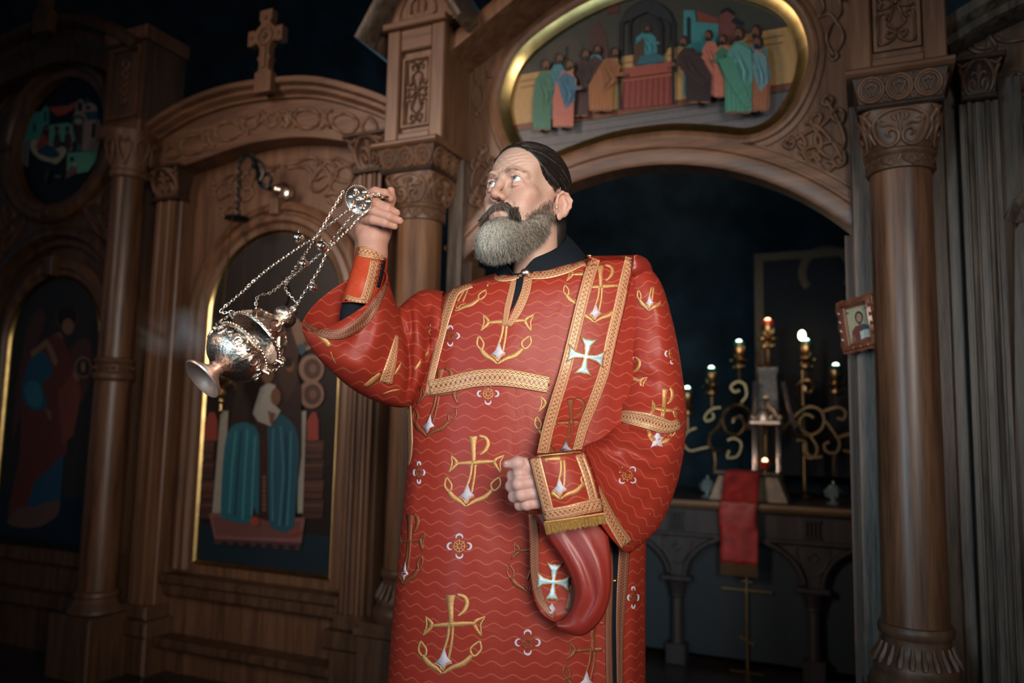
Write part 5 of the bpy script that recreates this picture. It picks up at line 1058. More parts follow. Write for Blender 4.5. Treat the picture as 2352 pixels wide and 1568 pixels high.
# ================================================================== organic shapes: signed distance fields -> mesh
class Field:
    def __init__(s, lo, hi, res):
        s.lo = np.array(lo, float); s.res = res; s.n = np.ceil((np.array(hi)-s.lo)/res).astype(int)+1
        s.ax = [s.lo[i]+res*np.arange(s.n[i]) for i in range(3)]
        s.v = np.full(s.n, 0.05, dtype=np.float32)
    def block(s, lo, hi, m):
        a = np.clip(np.floor((np.array(lo)-m-s.lo)/s.res).astype(int), 0, s.n-1); b = np.clip(np.ceil((np.array(hi)+m-s.lo)/s.res).astype(int)+1, 1, s.n)
        if np.any(b <= a): return None, None
        sl = tuple(slice(a[i], b[i]) for i in range(3))
        G = np.meshgrid(*[s.ax[i][sl[i]].astype(np.float32) for i in range(3)], indexing='ij'); return sl, G
    def mix(s, sl, d, k, sub):
        v = s.v[sl]
        if sub:
            d = -d; h = np.maximum(k-np.abs(v-d), 0)/max(k, 1e-6); s.v[sl] = np.maximum(v, d)+h*h*k*0.25
        else:
            h = np.maximum(k-np.abs(v-d), 0)/max(k, 1e-6); s.v[sl] = np.minimum(v, d)-h*h*k*0.25
    def ell(s, c, r, k=0.01, sub=False, R=None, m=None):
        c = np.array(c, float); r = np.array(r, float); rm = r.max(); mm = (0.03 if m is None else m)+k
        sl, G = s.block(c-rm, c+rm, mm)
        if sl is None: return s
        p = [G[i]-c[i] for i in range(3)]
        if R is not None:
            R = np.array(R); p = [R[0][i]*p[0]+R[1][i]*p[1]+R[2][i]*p[2] for i in range(3)]
        q = np.sqrt(sum((p[i]/r[i])**2 for i in range(3))); q2 = np.sqrt(sum((p[i]/r[i]**2)**2 for i in range(3)))+1e-9
        s.mix(sl, q*(q-1)/q2, k, sub); return s
    def cap(s, a, b, ra, rb=None, k=0.006, sub=False, m=None):
        rb = ra if rb is None else rb; a = np.array(a, float); b = np.array(b, float); rm = max(ra, rb); mm = (0.02 if m is None else m)+k
        sl, G = s.block(np.minimum(a, b)-rm, np.maximum(a, b)+rm, mm)
        if sl is None: return s
        d = b-a; L = max(1e-9, d@d)
        t = np.clip(((G[0]-a[0])*d[0]+(G[1]-a[1])*d[1]+(G[2]-a[2])*d[2])/L, 0, 1)
        q = np.sqrt((G[0]-a[0]-t*d[0])**2+(G[1]-a[1]-t*d[1])**2+(G[2]-a[2]-t*d[2])**2)-(ra+(rb-ra)*t)
        s.mix(sl, q, k, sub); return s
    def chain(s, pts, rs, k=0.006, sub=False):
        for i in range(len(pts)-1): s.cap(pts[i], pts[i+1], rs[i], rs[i+1], k, sub)
        return s
    def mesh(s):
        v = s.v; ins = v < 0
        c = np.zeros(np.array(v.shape)-1, dtype=np.int8)
        for dx in (0, 1):
            for dy in (0, 1):
                for dz in (0, 1): c += ins[dx:v.shape[0]-1+dx, dy:v.shape[1]-1+dy, dz:v.shape[2]-1+dz]
        act = (c > 0) & (c < 8); I = np.argwhere(act); idx = -np.ones(act.shape, dtype=np.int64); idx[act] = np.arange(len(I))
        corner = [(a, b, d) for a in (0, 1) for b in (0, 1) for d in (0, 1)]
        cv_ = np.stack([v[I[:, 0]+a, I[:, 1]+b, I[:, 2]+d] for a, b, d in corner], 1)
        S = np.zeros((len(I), 3)); Cn = np.zeros(len(I))
        for i, p in enumerate(corner):
            for j, q in enumerate(corner):
                if j > i and sum(abs(p[k]-q[k]) for k in range(3)) == 1:
                    a, b = cv_[:, i], cv_[:, j]; mk = (a < 0) != (b < 0); t = np.where(mk, a/np.where(mk, a-b, 1), 0)
                    S += mk[:, None]*(np.array(p)+t[:, None]*(np.array(q)-np.array(p))); Cn += mk
        P_ = s.lo+s.res*(I+S/Cn[:, None])
        F = []
        for ax in range(3):
            o = [k for k in range(3) if k != ax]
            sl0 = [slice(None)]*3; sl1 = [slice(None)]*3; sl0[ax] = slice(0, -1); sl1[ax] = slice(1, None)
            e = ins[tuple(sl0)] != ins[tuple(sl1)]; E_ = np.argwhere(e)
            ok = (E_[:, o[0]] > 0) & (E_[:, o[1]] > 0) & (E_[:, o[0]] < v.shape[o[0]]-1) & (E_[:, o[1]] < v.shape[o[1]]-1); E_ = E_[ok]
            def at(d0, d1):
                q = E_.copy(); q[:, o[0]] -= d0; q[:, o[1]] -= d1; return idx[q[:, 0], q[:, 1], q[:, 2]]
            quad = np.stack([at(1, 1), at(0, 1), at(0, 0), at(1, 0)], 1)
            fl = ins[E_[:, 0], E_[:, 1], E_[:, 2]]; quad = np.where((fl if ax != 1 else ~fl)[:, None], quad, quad[:, ::-1]); F.append(quad)
        return P_, np.concatenate(F)
def relax(Pn, F, it=2, lam=0.5):
    n = len(Pn); e = np.concatenate([F[:, [0, 1]], F[:, [1, 2]], F[:, [2, 3]], F[:, [3, 0]]]); e = np.concatenate([e, e[:, ::-1]])
    cnt = np.bincount(e[:, 0], minlength=n).astype(float)
    for _ in range(it):
        av = np.stack([np.bincount(e[:, 0], weights=Pn[e[:, 1], k], minlength=n) for k in range(3)], 1)/cnt[:, None]; Pn = Pn+lam*(av-Pn)
    return Pn
# ------------------------------------------------------------------ head (own frame: x person's left, y back, z up; eyes at z 0)
HYAW = math.radians(-38); HPIT = math.radians(-7); HROL = math.radians(-1)
HR = Matrix.Rotation(HYAW, 3, 'Z') @ Matrix.Rotation(HPIT, 3, 'X') @ Matrix.Rotation(HROL, 3, 'Y')
HO = P(1160, 420, 1.62) - HR @ Vector((0, -0.080, 0.0))
def HW(p): return HO + HR @ Vector(p)
EYE = [(-0.0325, -0.0760, 0.0), (0.0325, -0.0760, 0.0)]; ER = 0.0122
def head_mesh():
    f = Field((-0.10, -0.135, -0.215), (0.10, 0.115, 0.135), 0.00135)
    f.ell((0, 0.014, 0.036), (0.0745, 0.094, 0.084), 0.02)
    f.ell((0, -0.034, 0.030), (0.060, 0.052, 0.062), 0.03)
    f.ell((0, -0.028, -0.045), (0.060, 0.056, 0.080), 0.03)
    f.ell((0, -0.046, -0.094), (0.040, 0.040, 0.030), 0.025)
    for s in (-1, 1):
        f.cap((s*0.056, 0.004, -0.045), (s*0.040, -0.045, -0.098), 0.016, 0.016, 0.03)      # jaw
        f.ell((s*0.044, -0.058, -0.026), (0.022, 0.022, 0.017), 0.022)                      # cheekbone
        f.ell((s*0.034, -0.066, -0.055), (0.022, 0.020, 0.024), 0.02)
        f.chain([(s*0.008, -0.0885, 0.012), (s*0.026, -0.0895, 0.0165), (s*0.047, -0.074, 0.010)], [0.008, 0.0090, 0.007], 0.012)   # brow
        f.ell((s*0.072, -0.034, 0.016), (0.012, 0.026, 0.026), 0.016, True)                 # temple
    f.cap((0, 0.035, -0.06), (0, 0.060, -0.22), 0.050, 0.050, 0.03)                           # neck
    for s in (-1, 1):
        f.ell((s*0.0325, -0.1005, -0.0015), (0.0185, 0.0165, 0.0115), 0.012, True)           # socket
    f.chain([(0, -0.0885, 0.010), (0, -0.0975, -0.010), (0, -0.1085, -0.030)], [0.0068, 0.0070, 0.0082], 0.010)   # nose
    f.ell((0, -0.1070, -0.0370), (0.0098, 0.0108, 0.0090), 0.008)
    for s in (-1, 1):
        f.ell((s*0.0118, -0.0985, -0.0415), (0.0068, 0.0098, 0.0070), 0.006)
        f.ell((s*0.0068, -0.1045, -0.0485), (0.0030, 0.0055, 0.0036), 0.003, True)          # nostril
        f.chain([(s*0.023, -0.094, -0.046), (s*0.0300, -0.090, -0.057), (s*0.033, -0.082, -0.072)], [0.0010, 0.0028, 0.0012], 0.008, True)   # cheek fold
    f.ell((0, -0.080, -0.070), (0.028, 0.016, 0.018), 0.016)                                  # mouth mound
    f.chain([(-0.025, -0.083, -0.0710), (-0.010, -0.0940, -0.0660), (0, -0.0950, -0.0670), (0.010, -0.0940, -0.0660), (0.025, -0.083, -0.0710)], [0.0012, 0.0020, 0.0018, 0.0020, 0.0012], 0.005)
    f.chain([(-0.022, -0.083, -0.0730), (-0.008, -0.0932, -0.0750), (0.008, -0.0932, -0.0750), (0.022, -0.083, -0.0730)], [0.0012, 0.0026, 0.0026, 0.0012], 0.005)
    f.chain([(-0.026, -0.084, -0.0715), (0, -0.0965, -0.0700), (0.026, -0.084, -0.0715)], [0.0010]*3, 0.002, True)
    # eyes: lids are a shell around the eyeball with an almond opening
    for (ex, ey, ez), s in zip(EYE, (-1, 1)):
        f.ell((ex, ey, ez), (ER+0.0022, ER+0.0022, ER+0.0020), 0.005)
        f.chain([(ex-0.0125, ey-0.0060, ez-0.0010), (ex-0.006, ey-0.0128, ez+0.0066), (ex+0.006, ey-0.0128, ez+0.0066), (ex+0.0125, ey-0.0060, ez-0.0005)], [0.0012, 0.0020, 0.0020, 0.0012], 0.004)
        f.chain([(ex-0.012, ey-0.0060, ez-0.0020), (ex, ey-0.0128, ez-0.0078), (ex+0.012, ey-0.0060, ez-0.0015)], [0.0010, 0.0016, 0.0010], 0.004)
        f.ell((ex-s*0.001, ey-0.010, ez-0.0008), (0.0138, 0.018, 0.0064), 0.0008, True)
        f.ell((ex, ey, ez), (ER-0.0003,)*3, 0.0005, True)
        f.chain([(ex-0.012, ey-0.006, ez-0.013), (ex, ey-0.0085, ez-0.0165), (ex+0.013, ey-0.003, ez-0.012)], [0.003, 0.0040, 0.003], 0.010)       # bag
        f.chain([(ex-0.013, ey-0.0105, ez-0.0175), (ex, ey-0.0125, ez-0.0225), (ex+0.014, ey-0.008, ez-0.0175)], [0.0008, 0.0010, 0.0008], 0.006, True)
    # ears
    for s in (-1, 1):
        def e(y, z, o): return (s*(0.0735+o), y*0.95+0.014, z*0.92-0.030)
        f.ell(e(0.004, 0.0, 0.003), (0.0055, 0.014, 0.024), 0.006)
        f.ell(e(0.008, 0.003, 0.0085), (0.0042, 0.0185, 0.0285), 0.004, R=Matrix.Rotation(-s*0.42, 3, 'Z'))
        f.chain([e(-0.010, 0.006, 0.004), e(-0.010, 0.020, 0.007), e(-0.001, 0.031, 0.011), e(0.013, 0.030, 0.015), e(0.024, 0.018, 0.019), e(0.023, 0.002, 0.018), e(0.015, -0.014, 0.013), e(0.006, -0.024, 0.008)], [0.0028, 0.0032, 0.0035, 0.0036, 0.0036, 0.0034, 0.0032, 0.004], 0.003)
        f.ell(e(0.001, -0.028, 0.006), (0.004, 0.0075, 0.0085), 0.005)
        f.ell(e(0.003, -0.006, 0.0165), (0.0060, 0.0075, 0.0100), 0.004, True)
        f.ell(e(0.012, 0.016, 0.0215), (0.0040, 0.0060, 0.0080), 0.005, True)
        f.chain([e(0.006, 0.020, 0.010), e(0.014, 0.006, 0.014), e(0.012, -0.012, 0.011)], [0.003, 0.0032, 0.0025], 0.003)
        f.ell(e(-0.011, -0.008, 0.006), (0.0035, 0.004, 0.006), 0.003)
    Pn, F = f.mesh(); Pn = relax(Pn, F, 1, 0.4)
    # fine creases pressed in along the surface normal
    nr = np.zeros_like(Pn); q0 = Pn[F[:, 0]]; fn = np.cross(Pn[F[:, 1]]-q0, Pn[F[:, 2]]-q0)
    for k in range(4): np.add.at(nr, F[:, k], fn)
    nr /= np.linalg.norm(nr, axis=1)[:, None]+1e-12
    if ((Pn-Pn.mean(0))*nr).sum() < 0: nr = -nr
    x, y, z = Pn.T; dp = np.zeros(len(Pn)); fr_ = np.clip((-y-0.045)/0.03, 0, 1)
    for zk, am, sg in ((0.034, 0.0009, 0.0016), (0.042, 0.0013, 0.0018), (0.050, 0.0012, 0.0019), (0.059, 0.0008, 0.002)):
        zc = zk+0.0035*np.cos(x*85+zk*40)+0.0012*np.sin(x*230+zk*300); dp -= am*np.exp(-((z-zc)/sg)**2)*fr_*np.exp(-(x/0.048)**4); dp += 0.6*am*np.exp(-((z-zc-0.0042)/0.0026)**2)*fr_*np.exp(-(x/0.048)**4)
    def crease(pts, am, sg):
        d = np.full(len(Pn), 9.0); w_ = np.zeros(len(Pn))
        for i in range(len(pts)-1):
            a, b = np.array(pts[i]), np.array(pts[i+1]); ab = b-a; t = np.clip(((Pn-a)@ab)/(ab@ab), 0, 1); d = np.minimum(d, np.linalg.norm(Pn-a-t[:, None]*ab, axis=1))
        return -am*np.exp(-(d/sg)**2)
    for s in (-1, 1):
        dp += crease([(s*0.005, -0.096, 0.008), (s*0.0055, -0.094, 0.020), (s*0.004, -0.090, 0.030)], 0.0014, 0.0022)
        for k in range(4): dp += crease([(s*0.052, -0.068, -0.003+0.0035*k-0.006), (s*0.060, -0.054, -0.012+0.008*k), (s*0.064, -0.044, -0.018+0.011*k)], 0.0007, 0.0013)
        dp += crease([(s*0.020, -0.086, 0.006), (s*0.0325, -0.090, 0.0112), (s*0.046, -0.080, 0.006)], 0.0009, 0.0012); dp += crease([(s*0.021, -0.094, -0.034), (s*0.0225, -0.090, -0.044)], 0.0012, 0.0022)
        dp += crease([(s*0.020, -0.09, -0.012), (s*0.034, -0.088, -0.019), (s*0.048, -0.074, -0.017)], 0.0008, 0.0018); dp += crease([(s*0.024, -0.09, -0.020), (s*0.040, -0.082, -0.028), (s*0.054, -0.066, -0.026)], 0.0007, 0.002)
        for k in range(3): dp += crease([(s*(0.052+0.004*k), -0.060, -0.028-0.006*k), (s*(0.056+0.003*k), -0.046, -0.046-0.006*k)], 0.0005, 0.0016)
    Pn = Pn+nr*dp[:, None]
    # skin colour: ruddier nose, cheeks, ears and lids, paler forehead
    c = np.tile(np.array([0.43, 0.262, 0.198]), (len(Pn), 1)); red = np.array([0.42, 0.185, 0.130])
    def blob(cx, cy, cz, r, w, col):
        d = ((Pn-np.array([cx, cy, cz]))**2).sum(1); k = (w*np.exp(-d/(r*r)))[:, None]; c[:] = c*(1-k)+np.array(col)*k
    blob(0, -0.112, -0.038, 0.020, 0.75, red)
    for s in (-1, 1): blob(s*0.045, -0.066, -0.036, 0.026, 0.6, red); blob(s*0.08, 0.02, -0.018, 0.03, 0.5, (0.50, 0.21, 0.15)); blob(s*0.0325, -0.088, -0.013, 0.012, 0.5, (0.42, 0.20, 0.15)); blob(s*0.0325, -0.088, 0.006, 0.010, 0.4, (0.44, 0.20, 0.15))
    blob(0, -0.096, -0.0705, 0.012, 0.7, (0.38, 0.17, 0.135)); blob(0, -0.08, 0.06, 0.05, 0.4, (0.46, 0.30, 0.235))
    return Pn, F, c
HP, HF, HC = head_mesh()
WHP = np.array([HW(p) for p in HP])
# ------------------------------------------------------------------ hands and the covered body
def fpts(l): return [np.array(P(*q)) for q in l]
def right_hand():
    pts = []
    A_ = fpts([(812, 400, 1.52), (930, 620, 1.70)])
    lo = np.minimum(A_[0], A_[1])-0.03; hi = np.maximum(A_[0], A_[1])+0.03; lo[1] = 1.50; hi[1] = 1.70
    f = Field(lo, hi, 0.0015)
    wr = fpts([(856, 620, 1.63), (856, 580, 1.615), (856, 548, 1.605)]); f.chain(wr, [0.027, 0.0265, 0.0285], 0.02)
    f.ell(np.array(P(855, 520, 1.605)), (0.036, 0.020, 0.040), 0.02); f.ell(np.array(P(842, 492, 1.60)), (0.024, 0.018, 0.030), 0.015)
    f.ell(np.array(P(880, 520, 1.615)), (0.018, 0.018, 0.032), 0.015)                                       # thumb ball
    fg = [([(838, 462, 1.585), (862, 466, 1.562), (890, 478, 1.558), (911, 489, 1.568)], [0.0105, 0.0105, 0.0098, 0.0078]),
          ([(835, 482, 1.582), (862, 486, 1.556), (893, 497, 1.552), (918, 507, 1.562)], [0.0108, 0.0105, 0.0098, 0.0078]),
          ([(836, 505, 1.585), (858, 505, 1.561), (884, 512, 1.556), (906, 520, 1.566)], [0.0105, 0.0098, 0.0088, 0.0070]),
          ([(842, 450, 1.600), (862, 440, 1.590), (884, 444, 1.590), (896, 456, 1.598)], [0.0105, 0.0100, 0.0092, 0.0075])]
    for l, r in fg: f.chain(fpts(l), r, 0.0035)
    f.chain(fpts([(884, 515, 1.622), (890, 482, 1.622), (896, 458, 1.612), (898, 438, 1.602)]), [0.0145, 0.0125, 0.0110, 0.0085], 0.008)
    f.chain(fpts([(868, 545, 1.585), (874, 525, 1.588), (880, 500, 1.585)]), [0.0012]*3, 0.004, True)
    Pn, F = f.mesh(); Pn = relax(Pn, F, 1, 0.4); c = np.tile(np.array([0.43, 0.215, 0.155]), (len(Pn), 1))
    for l, r in fg:
        t = fpts(l)
        d = ((Pn-t[-1])**2).sum(1); k = (0.5*np.exp(-d/0.010**2))[:, None]; c = c*(1-k)+np.array([0.50, 0.24, 0.19])*k
    return Pn, F, c, fg
def left_hand():
    A_ = fpts([(1120, 1020, 1.40), (1300, 1200, 1.56)])
    lo = np.minimum(A_[0], A_[1])-0.02; hi = np.maximum(A_[0], A_[1])+0.02; lo[1] = 1.36; hi[1] = 1.56
    f = Field(lo, hi, 0.0015)
    f.chain(fpts([(1330, 1110, 1.50), (1285, 1108, 1.485), (1250, 1108, 1.475)]), [0.030, 0.029, 0.031], 0.02)
    f.ell(np.array(P(1236, 1112, 1.470)), (0.034, 0.020, 0.042), 0.018)
    fg = [([(1232, 1082, 1.452), (1194, 1086, 1.440), (1178, 1092, 1.458), (1196, 1094, 1.478)], [0.0125, 0.0122, 0.0112, 0.0095]),
          ([(1234, 1106, 1.446), (1192, 1111, 1.435), (1175, 1116, 1.454), (1196, 1118, 1.476)], [0.0128, 0.0124, 0.0114, 0.0098]),
          ([(1236, 1130, 1.448), (1198, 1136, 1.438), (1181, 1140, 1.456), (1200, 1140, 1.476)], [0.0124, 0.0118, 0.0110, 0.0092]),
          ([(1240, 1152, 1.454), (1210, 1158, 1.446), (1194, 1160, 1.460), (1210, 1158, 1.478)], [0.0112, 0.0106, 0.0098, 0.0084])]
    for l, r in fg: f.chain(fpts(l), r, 0.0035)
    f.chain(fpts([(1250, 1090, 1.458), (1222, 1068, 1.440), (1190, 1062, 1.434), (1163, 1066, 1.440)]), [0.016, 0.0125, 0.0105, 0.0070], 0.008)   # thumb laid along the top
    f.chain(fpts([(1205, 1058, 1.428), (1204, 1072, 1.426)]), [0.001, 0.001], 0.004, True)
    for (l, r) in fg: f.ell(np.array(P(l[0][0]-2, l[0][1], l[0][2]-0.006)), (0.010, 0.008, 0.010), 0.008)
    Pn, F = f.mesh(); Pn = relax(Pn, F, 1, 0.4); c = np.tile(np.array([0.44, 0.245, 0.205]), (len(Pn), 1))
    for l, r in fg:
        for q in (0, 1):
            t = fpts(l)[q]; d = ((Pn-t)**2).sum(1); k = (0.35*np.exp(-d/0.011**2))[:, None]; c = c*(1-k)+np.array([0.50, 0.23, 0.19])*k
    return Pn, F, c, fg
RH = right_hand(); LH = left_hand()
def trunk():
    f = Field((-0.30, 1.40, 0.0), (0.32, 1.98, 1.52), 0.010)
    X = P(1225, 800, 1.76).x; Yc = 1.765
    f.ell((X, Yc, 1.28), (0.16, 0.085, 0.13), 0.06); f.ell((X, Yc-0.01, 1.08), (0.16, 0.105, 0.20), 0.08); f.ell((X, Yc, 0.93), (0.165, 0.11, 0.12), 0.05)
    nk = HW((0, 0.05, -0.19)); f.cap(np.array(nk), (X, Yc, 1.36), 0.055, 0.07, 0.04)
    for s in (-1, 1):
        f.chain([(X+s*0.085, Yc, 0.90), (X+s*0.10, Yc-0.01, 0.50), (X+s*0.105, Yc+0.02, 0.10)], [0.085, 0.058, 0.042], 0.04)
        f.cap((X+s*0.105, Yc+0.03, 0.045), (X+s*0.12, Yc-0.15, 0.04), 0.042, 0.038, 0.03)
    sR = np.array(P(1030, 740, 1.77)); eR = np.array(P(875, 850, 1.67)); wR = np.array(P(852, 605, 1.63)); f.chain([sR, eR, wR], [0.046, 0.036, 0.019], 0.03)
    sL = np.array(P(1445, 700, 1.77)); eL = np.array(P(1485, 1060, 1.735)); wL = np.array(P(1312, 1116, 1.525)); f.chain([sL, eL, wL], [0.048, 0.036, 0.024], 0.03)
    f.cap(sR, (X, Yc, 1.31), 0.045, 0.08, 0.05); f.cap(sL, (X, Yc, 1.31), 0.045, 0.08, 0.05)
    Pn, F = f.mesh(); return Pn, F
TP, TF = trunk()
person = thing('person', 'bearded man in red and gold deacon vestments raising a censer', 'person', (float(P(1225, 800, 1.76).x), 1.765, 0.0))
MAT['skin'] = vcol('skin', 0.52, 0.38, sss=0.10, noise=0.14, bump=0.35, bscale=330)
Vs = np.concatenate([WHP, RH[0], LH[0], TP]); o1 = len(WHP); o2 = o1+len(RH[0]); o3 = o2+len(LH[0])
Fs = np.concatenate([HF, RH[1]+o1, LH[1]+o2, TF+o3]); Cs = np.concatenate([HC, RH[2], LH[2], np.tile(np.array([0.45, 0.25, 0.18]), (len(TP), 1))])
mb = MB(); mb.v = [Vector(p) for p in Vs]; mb.f = [tuple(int(i) for i in q) for q in Fs]; mb.m = [0]*len(mb.f)
body = build('body', mb, 'skin', person, smooth=80, col=Cs)
# nails
MAT['nail'] = plain('finger_nail', (0.42, 0.225, 0.175), 0.35)
def nail(p, q, n, sz):
    p, q = Vector(p), Vector(q); t = (q-p).normalized(); n = Vector(n); n = (n-t*n.dot(t)).normalized(); b = t.cross(n); V = []; F = []
    for i in range(5):
        for j in range(5):
            a, c = (i/4-0.5)*2, (j/4-0.5)*2; V.append(q+t*(a*sz*1.1)+b*(c*sz*0.85)-n*(0.3*sz*c*c+0.15*sz*a*a))
    for i in range(4):
        for j in range(4): F.append((i*5+j, i*5+j+1, i*5+j+6, i*5+j+5))
    mb = MB(); mb.add(V, F); return build('finger_nail', mb, 'nail', body, solid=0.0006)
for l, r in RH[3][:3]:
    a, b = Vector(P(*l[2])), Vector(P(*l[3])); q = a.lerp(b, 0.84); vw = (CPOS-q).normalized()*0.75+Vector((0.25, 0, 0.55)); vw.normalize(); nail(a, q+vw*(r[3]*0.99), vw, 0.0045)
a, b = Vector(P(1190, 1062, 1.434)), Vector(P(1165, 1065.5, 1.4395)); vw = ((CPOS-b).normalized()+Vector((0, 0, 0.5))).normalized(); nail(a, b+vw*0.0074, vw, 0.0052)
# eyes: gaze up and to the side
def eye_mat():
    m, nt, b = _mat('eye'); tc = N(nt, 'ShaderNodeTexCoord'); sx = N(nt, 'ShaderNodeSeparateXYZ'); nt.links.new(tc.outputs['UV'], sx.inputs[0])
    r = N(nt, 'ShaderNodeValToRGB'); nt.links.new(sx.outputs[0], r.inputs['Fac']); cr = r.color_ramp
    cr.elements[0].position = 0.0; cr.elements[0].color = (0.004, 0.004, 0.005, 1); cr.elements[1].position = 1.0; cr.elements[1].color = (0.70, 0.66, 0.62, 1)
    for ps, c in ((0.125, (0.004, 0.004, 0.005)), (0.145, (0.15, 0.20, 0.20)), (0.28, (0.22, 0.29, 0.28)), (0.315, (0.03, 0.06, 0.07)), (0.345, (0.72, 0.74, 0.74)), (0.6, (0.76, 0.76, 0.74))):
        el = cr.elements.new(ps); el.color = (*c, 1)
    nt.links.new(r.outputs['Color'], b.inputs['Base Color']); b.inputs['Roughness'].default_value = 0.06; b.inputs['Coat Weight'].default_value = 1.0; b.inputs['Coat Roughness'].default_value = 0.02; return m
MAT['eye'] = eye_mat()
gz = Vector((-0.16, -1.0, 0.22)).normalized()
for ex, ey, ez in EYE:
    V = []; F = []; U = []; n1, n2 = 20, 24; t1 = gz.orthogonal().normalized(); t2 = gz.cross(t1)
    for i in range(n1+1):
        th = math.pi*i/n1; rr = ER+(0.0006*max(0, 1-(th/0.5)**2))
        for j in range(n2):
            ph = 2*math.pi*j/n2; V.append(HW(Vector((ex, ey, ez))+(gz*math.cos(th)+(t1*math.cos(ph)+t2*math.sin(ph))*math.sin(th))*rr)); U.append((th/(math.pi/2)*1.0, 0))
    for i in range(n1):
        for j in range(n2): F.append((i*n2+j, i*n2+(j+1) % n2, (i+1)*n2+(j+1) % n2, (i+1)*n2+j))
    mb = MB(); mb.add(V, F); build('eye', mb, 'eye', body, smooth=80, uv=U)
# ------------------------------------------------------------------ hair, beard, brows
BVH = BVHTree.FromPolygons([Vector(p) for p in HP], [tuple(int(i) for i in q) for q in HF])
def fronthit(x, z):
    h = BVH.ray_cast(Vector((x, -0.2, z)), Vector((0, 1, 0))); return (h[0], h[1]) if h[0] else onhead((x, -0.08, z))
def onhead(p):
    h = BVH.find_nearest(Vector(p)); return h[0], h[1]
def strand_mesh(name, curves, cols, r0, parent, mat, sides=3):
    V = []; F = []; Cc = []; ctr = Vector((0, 0.0, -0.02))
    for pts, col, rr in zip(curves, cols, r0):
        m = len(pts); b = len(V); ref = None
        for i in range(m):
            t = (pts[min(i+1, m-1)]-pts[max(i-1, 0)]); t = t.normalized() if t.length > 1e-9 else Vector((0, 0, 1))
            if ref is None: ref = t.orthogonal().normalized()
            ref = ref-t*ref.dot(t); ref = ref.normalized() if ref.length > 1e-6 else t.orthogonal().normalized(); bb = t.cross(ref); q = rr*(1-0.75*(i/(m-1))**2)
            for k in range(sides):
                a = 2*math.pi*k/sides; V.append(HW(pts[i]+ref*(math.cos(a)*q)+bb*(math.sin(a)*q))); Cc.append(col)
        for i in range(m-1):
            for k in range(sides): F.append((b+i*sides+k, b+i*sides+(k+1) % sides, b+(i+1)*sides+(k+1) % sides, b+(i+1)*sides+k))
    mb = MB(); mb.v = V; mb.f = F; mb.m = [0]*len(F)
    o = build(name, mb, mat, parent, smooth=0, col=Cc)
    for p in o.data.polygons: p.use_smooth = True
    return o
MAT['hairm'] = vcol('hair', 0.34, 0.5); MAT['beardm'] = vcol('beard', 0.5, 0.35)
MAT['haircap'] = plain('dark_hair_mass', (0.010, 0.007, 0.006), 0.5, var=0.2)
def capmesh():
    f = Field((-0.10, -0.12, -0.13), (0.10, 0.125, 0.145), 0.0022)
    f.ell((0, 0.016, 0.037), (0.0782, 0.0968, 0.0868), 0.01); f.ell((0, -0.03, 0.045), (0.0625, 0.058, 0.0565), 0.02)
    f.ell((0, 0.075, -0.045), (0.050, 0.036, 0.060), 0.03); f.ell((0, 0.086, -0.082), (0.040, 0.030, 0.058), 0.02)     # gathered at the nape
    # keep only what lies behind the hairline
    G = np.meshgrid(*f.ax, indexing='ij')
    x, y, z = G; ax = np.abs(x)
    line = -0.074+0.55*np.maximum(0, 0.088-z)*(1.0)                              # hairline moves back lower down
    line = np.where(z < 0.045, -0.050+0.060*np.clip((0.045-z)/0.045, 0, 1), line)
    front = (line-y)*0.8
    low = np.where(y < 0.028, (-0.022-z), -1.0)
    f.v = np.maximum(f.v, np.maximum(front, low).astype(np.float32))
    for s in (-1, 1): f.ell((s*0.088, 0.022, -0.014), (0.030, 0.020, 0.036), 0.004, True)
    Pn, F = f.mesh(); return relax(Pn, F, 2, 0.5), F
CPn, CF = capmesh()
mb = MB(); mb.v = [HW(p) for p in CPn]; mb.f = [tuple(int(i) for i in q) for q in CF]; mb.m = [0]*len(mb.f)
hair = build('hair', mb, 'haircap', person, smooth=80)
CB = BVHTree.FromPolygons([Vector(p) for p in CPn], [tuple(int(i) for i in q) for q in CF])
cur, cols, rad = [], [], []
nape = Vector((0, 0.108, -0.055))
for k in range(1500):                                                          # slicked straight back over the cap
    s = -1 if k % 2 else 1; a = random.uniform(0, 1)
    z0 = random.uniform(-0.015, 0.115); x0 = s*random.uniform(0.0, 0.08)
    p = Vector((x0, random.uniform(-0.085, 0.02) if z0 > 0.07 else random.uniform(-0.05, 0.03), z0))
    h = CB.find_nearest(p); p = h[0]
    pts = []
    for i in range(12):
        h = CB.find_nearest(p); q = h[0]+h[1]*(0.0006+0.0014*random.random()); pts.append(q)
        d = (nape-q); d.normalize(); d = (d+Vector((0, 0.55, 0.10))).normalized(); d = d-h[1]*d.dot(h[1])
        if d.length < 1e-4: break
        p = q+d.normalized()*0.0125
        if (q-nape).length < 0.025: break
    if len(pts) > 3:
        cur.append(pts); g = random.random(); cols.append((0.016, 0.011, 0.009) if g < 0.9 else (0.06, 0.05, 0.045)); rad.append(random.uniform(0.0005, 0.0011))
for k in range(520):                                                          # fine hairs starting on the brow line
    s = -1 if k % 2 else 1; t = random.random(); p = Vector((s*0.066*t**0.7, -0.074+0.03*t*t, 0.092-0.012*t)) if k % 3 else Vector((s*0.074, -0.052+0.060*t, 0.045-0.045*t)); p += Vector((0, random.uniform(-0.007, 0.003), random.uniform(-0.003, 0.003)))
    q, n = onhead(p); pts = []
    for i in range(6):
        h = BVH.find_nearest(q); g = CB.find_nearest(q); pts.append(h[0]+h[1]*(0.0008+0.0010*i)); d = Vector((0, 1, 0.25 if p.z > 0.05 else -0.15)); d = d-h[1]*d.dot(h[1]); q = h[0]+d.normalized()*0.0038
    cur.append(pts); cols.append((0.05, 0.034, 0.026) if random.random() < 0.6 else (0.16, 0.11, 0.085)); rad.append(random.uniform(0.00010, 0.00020))
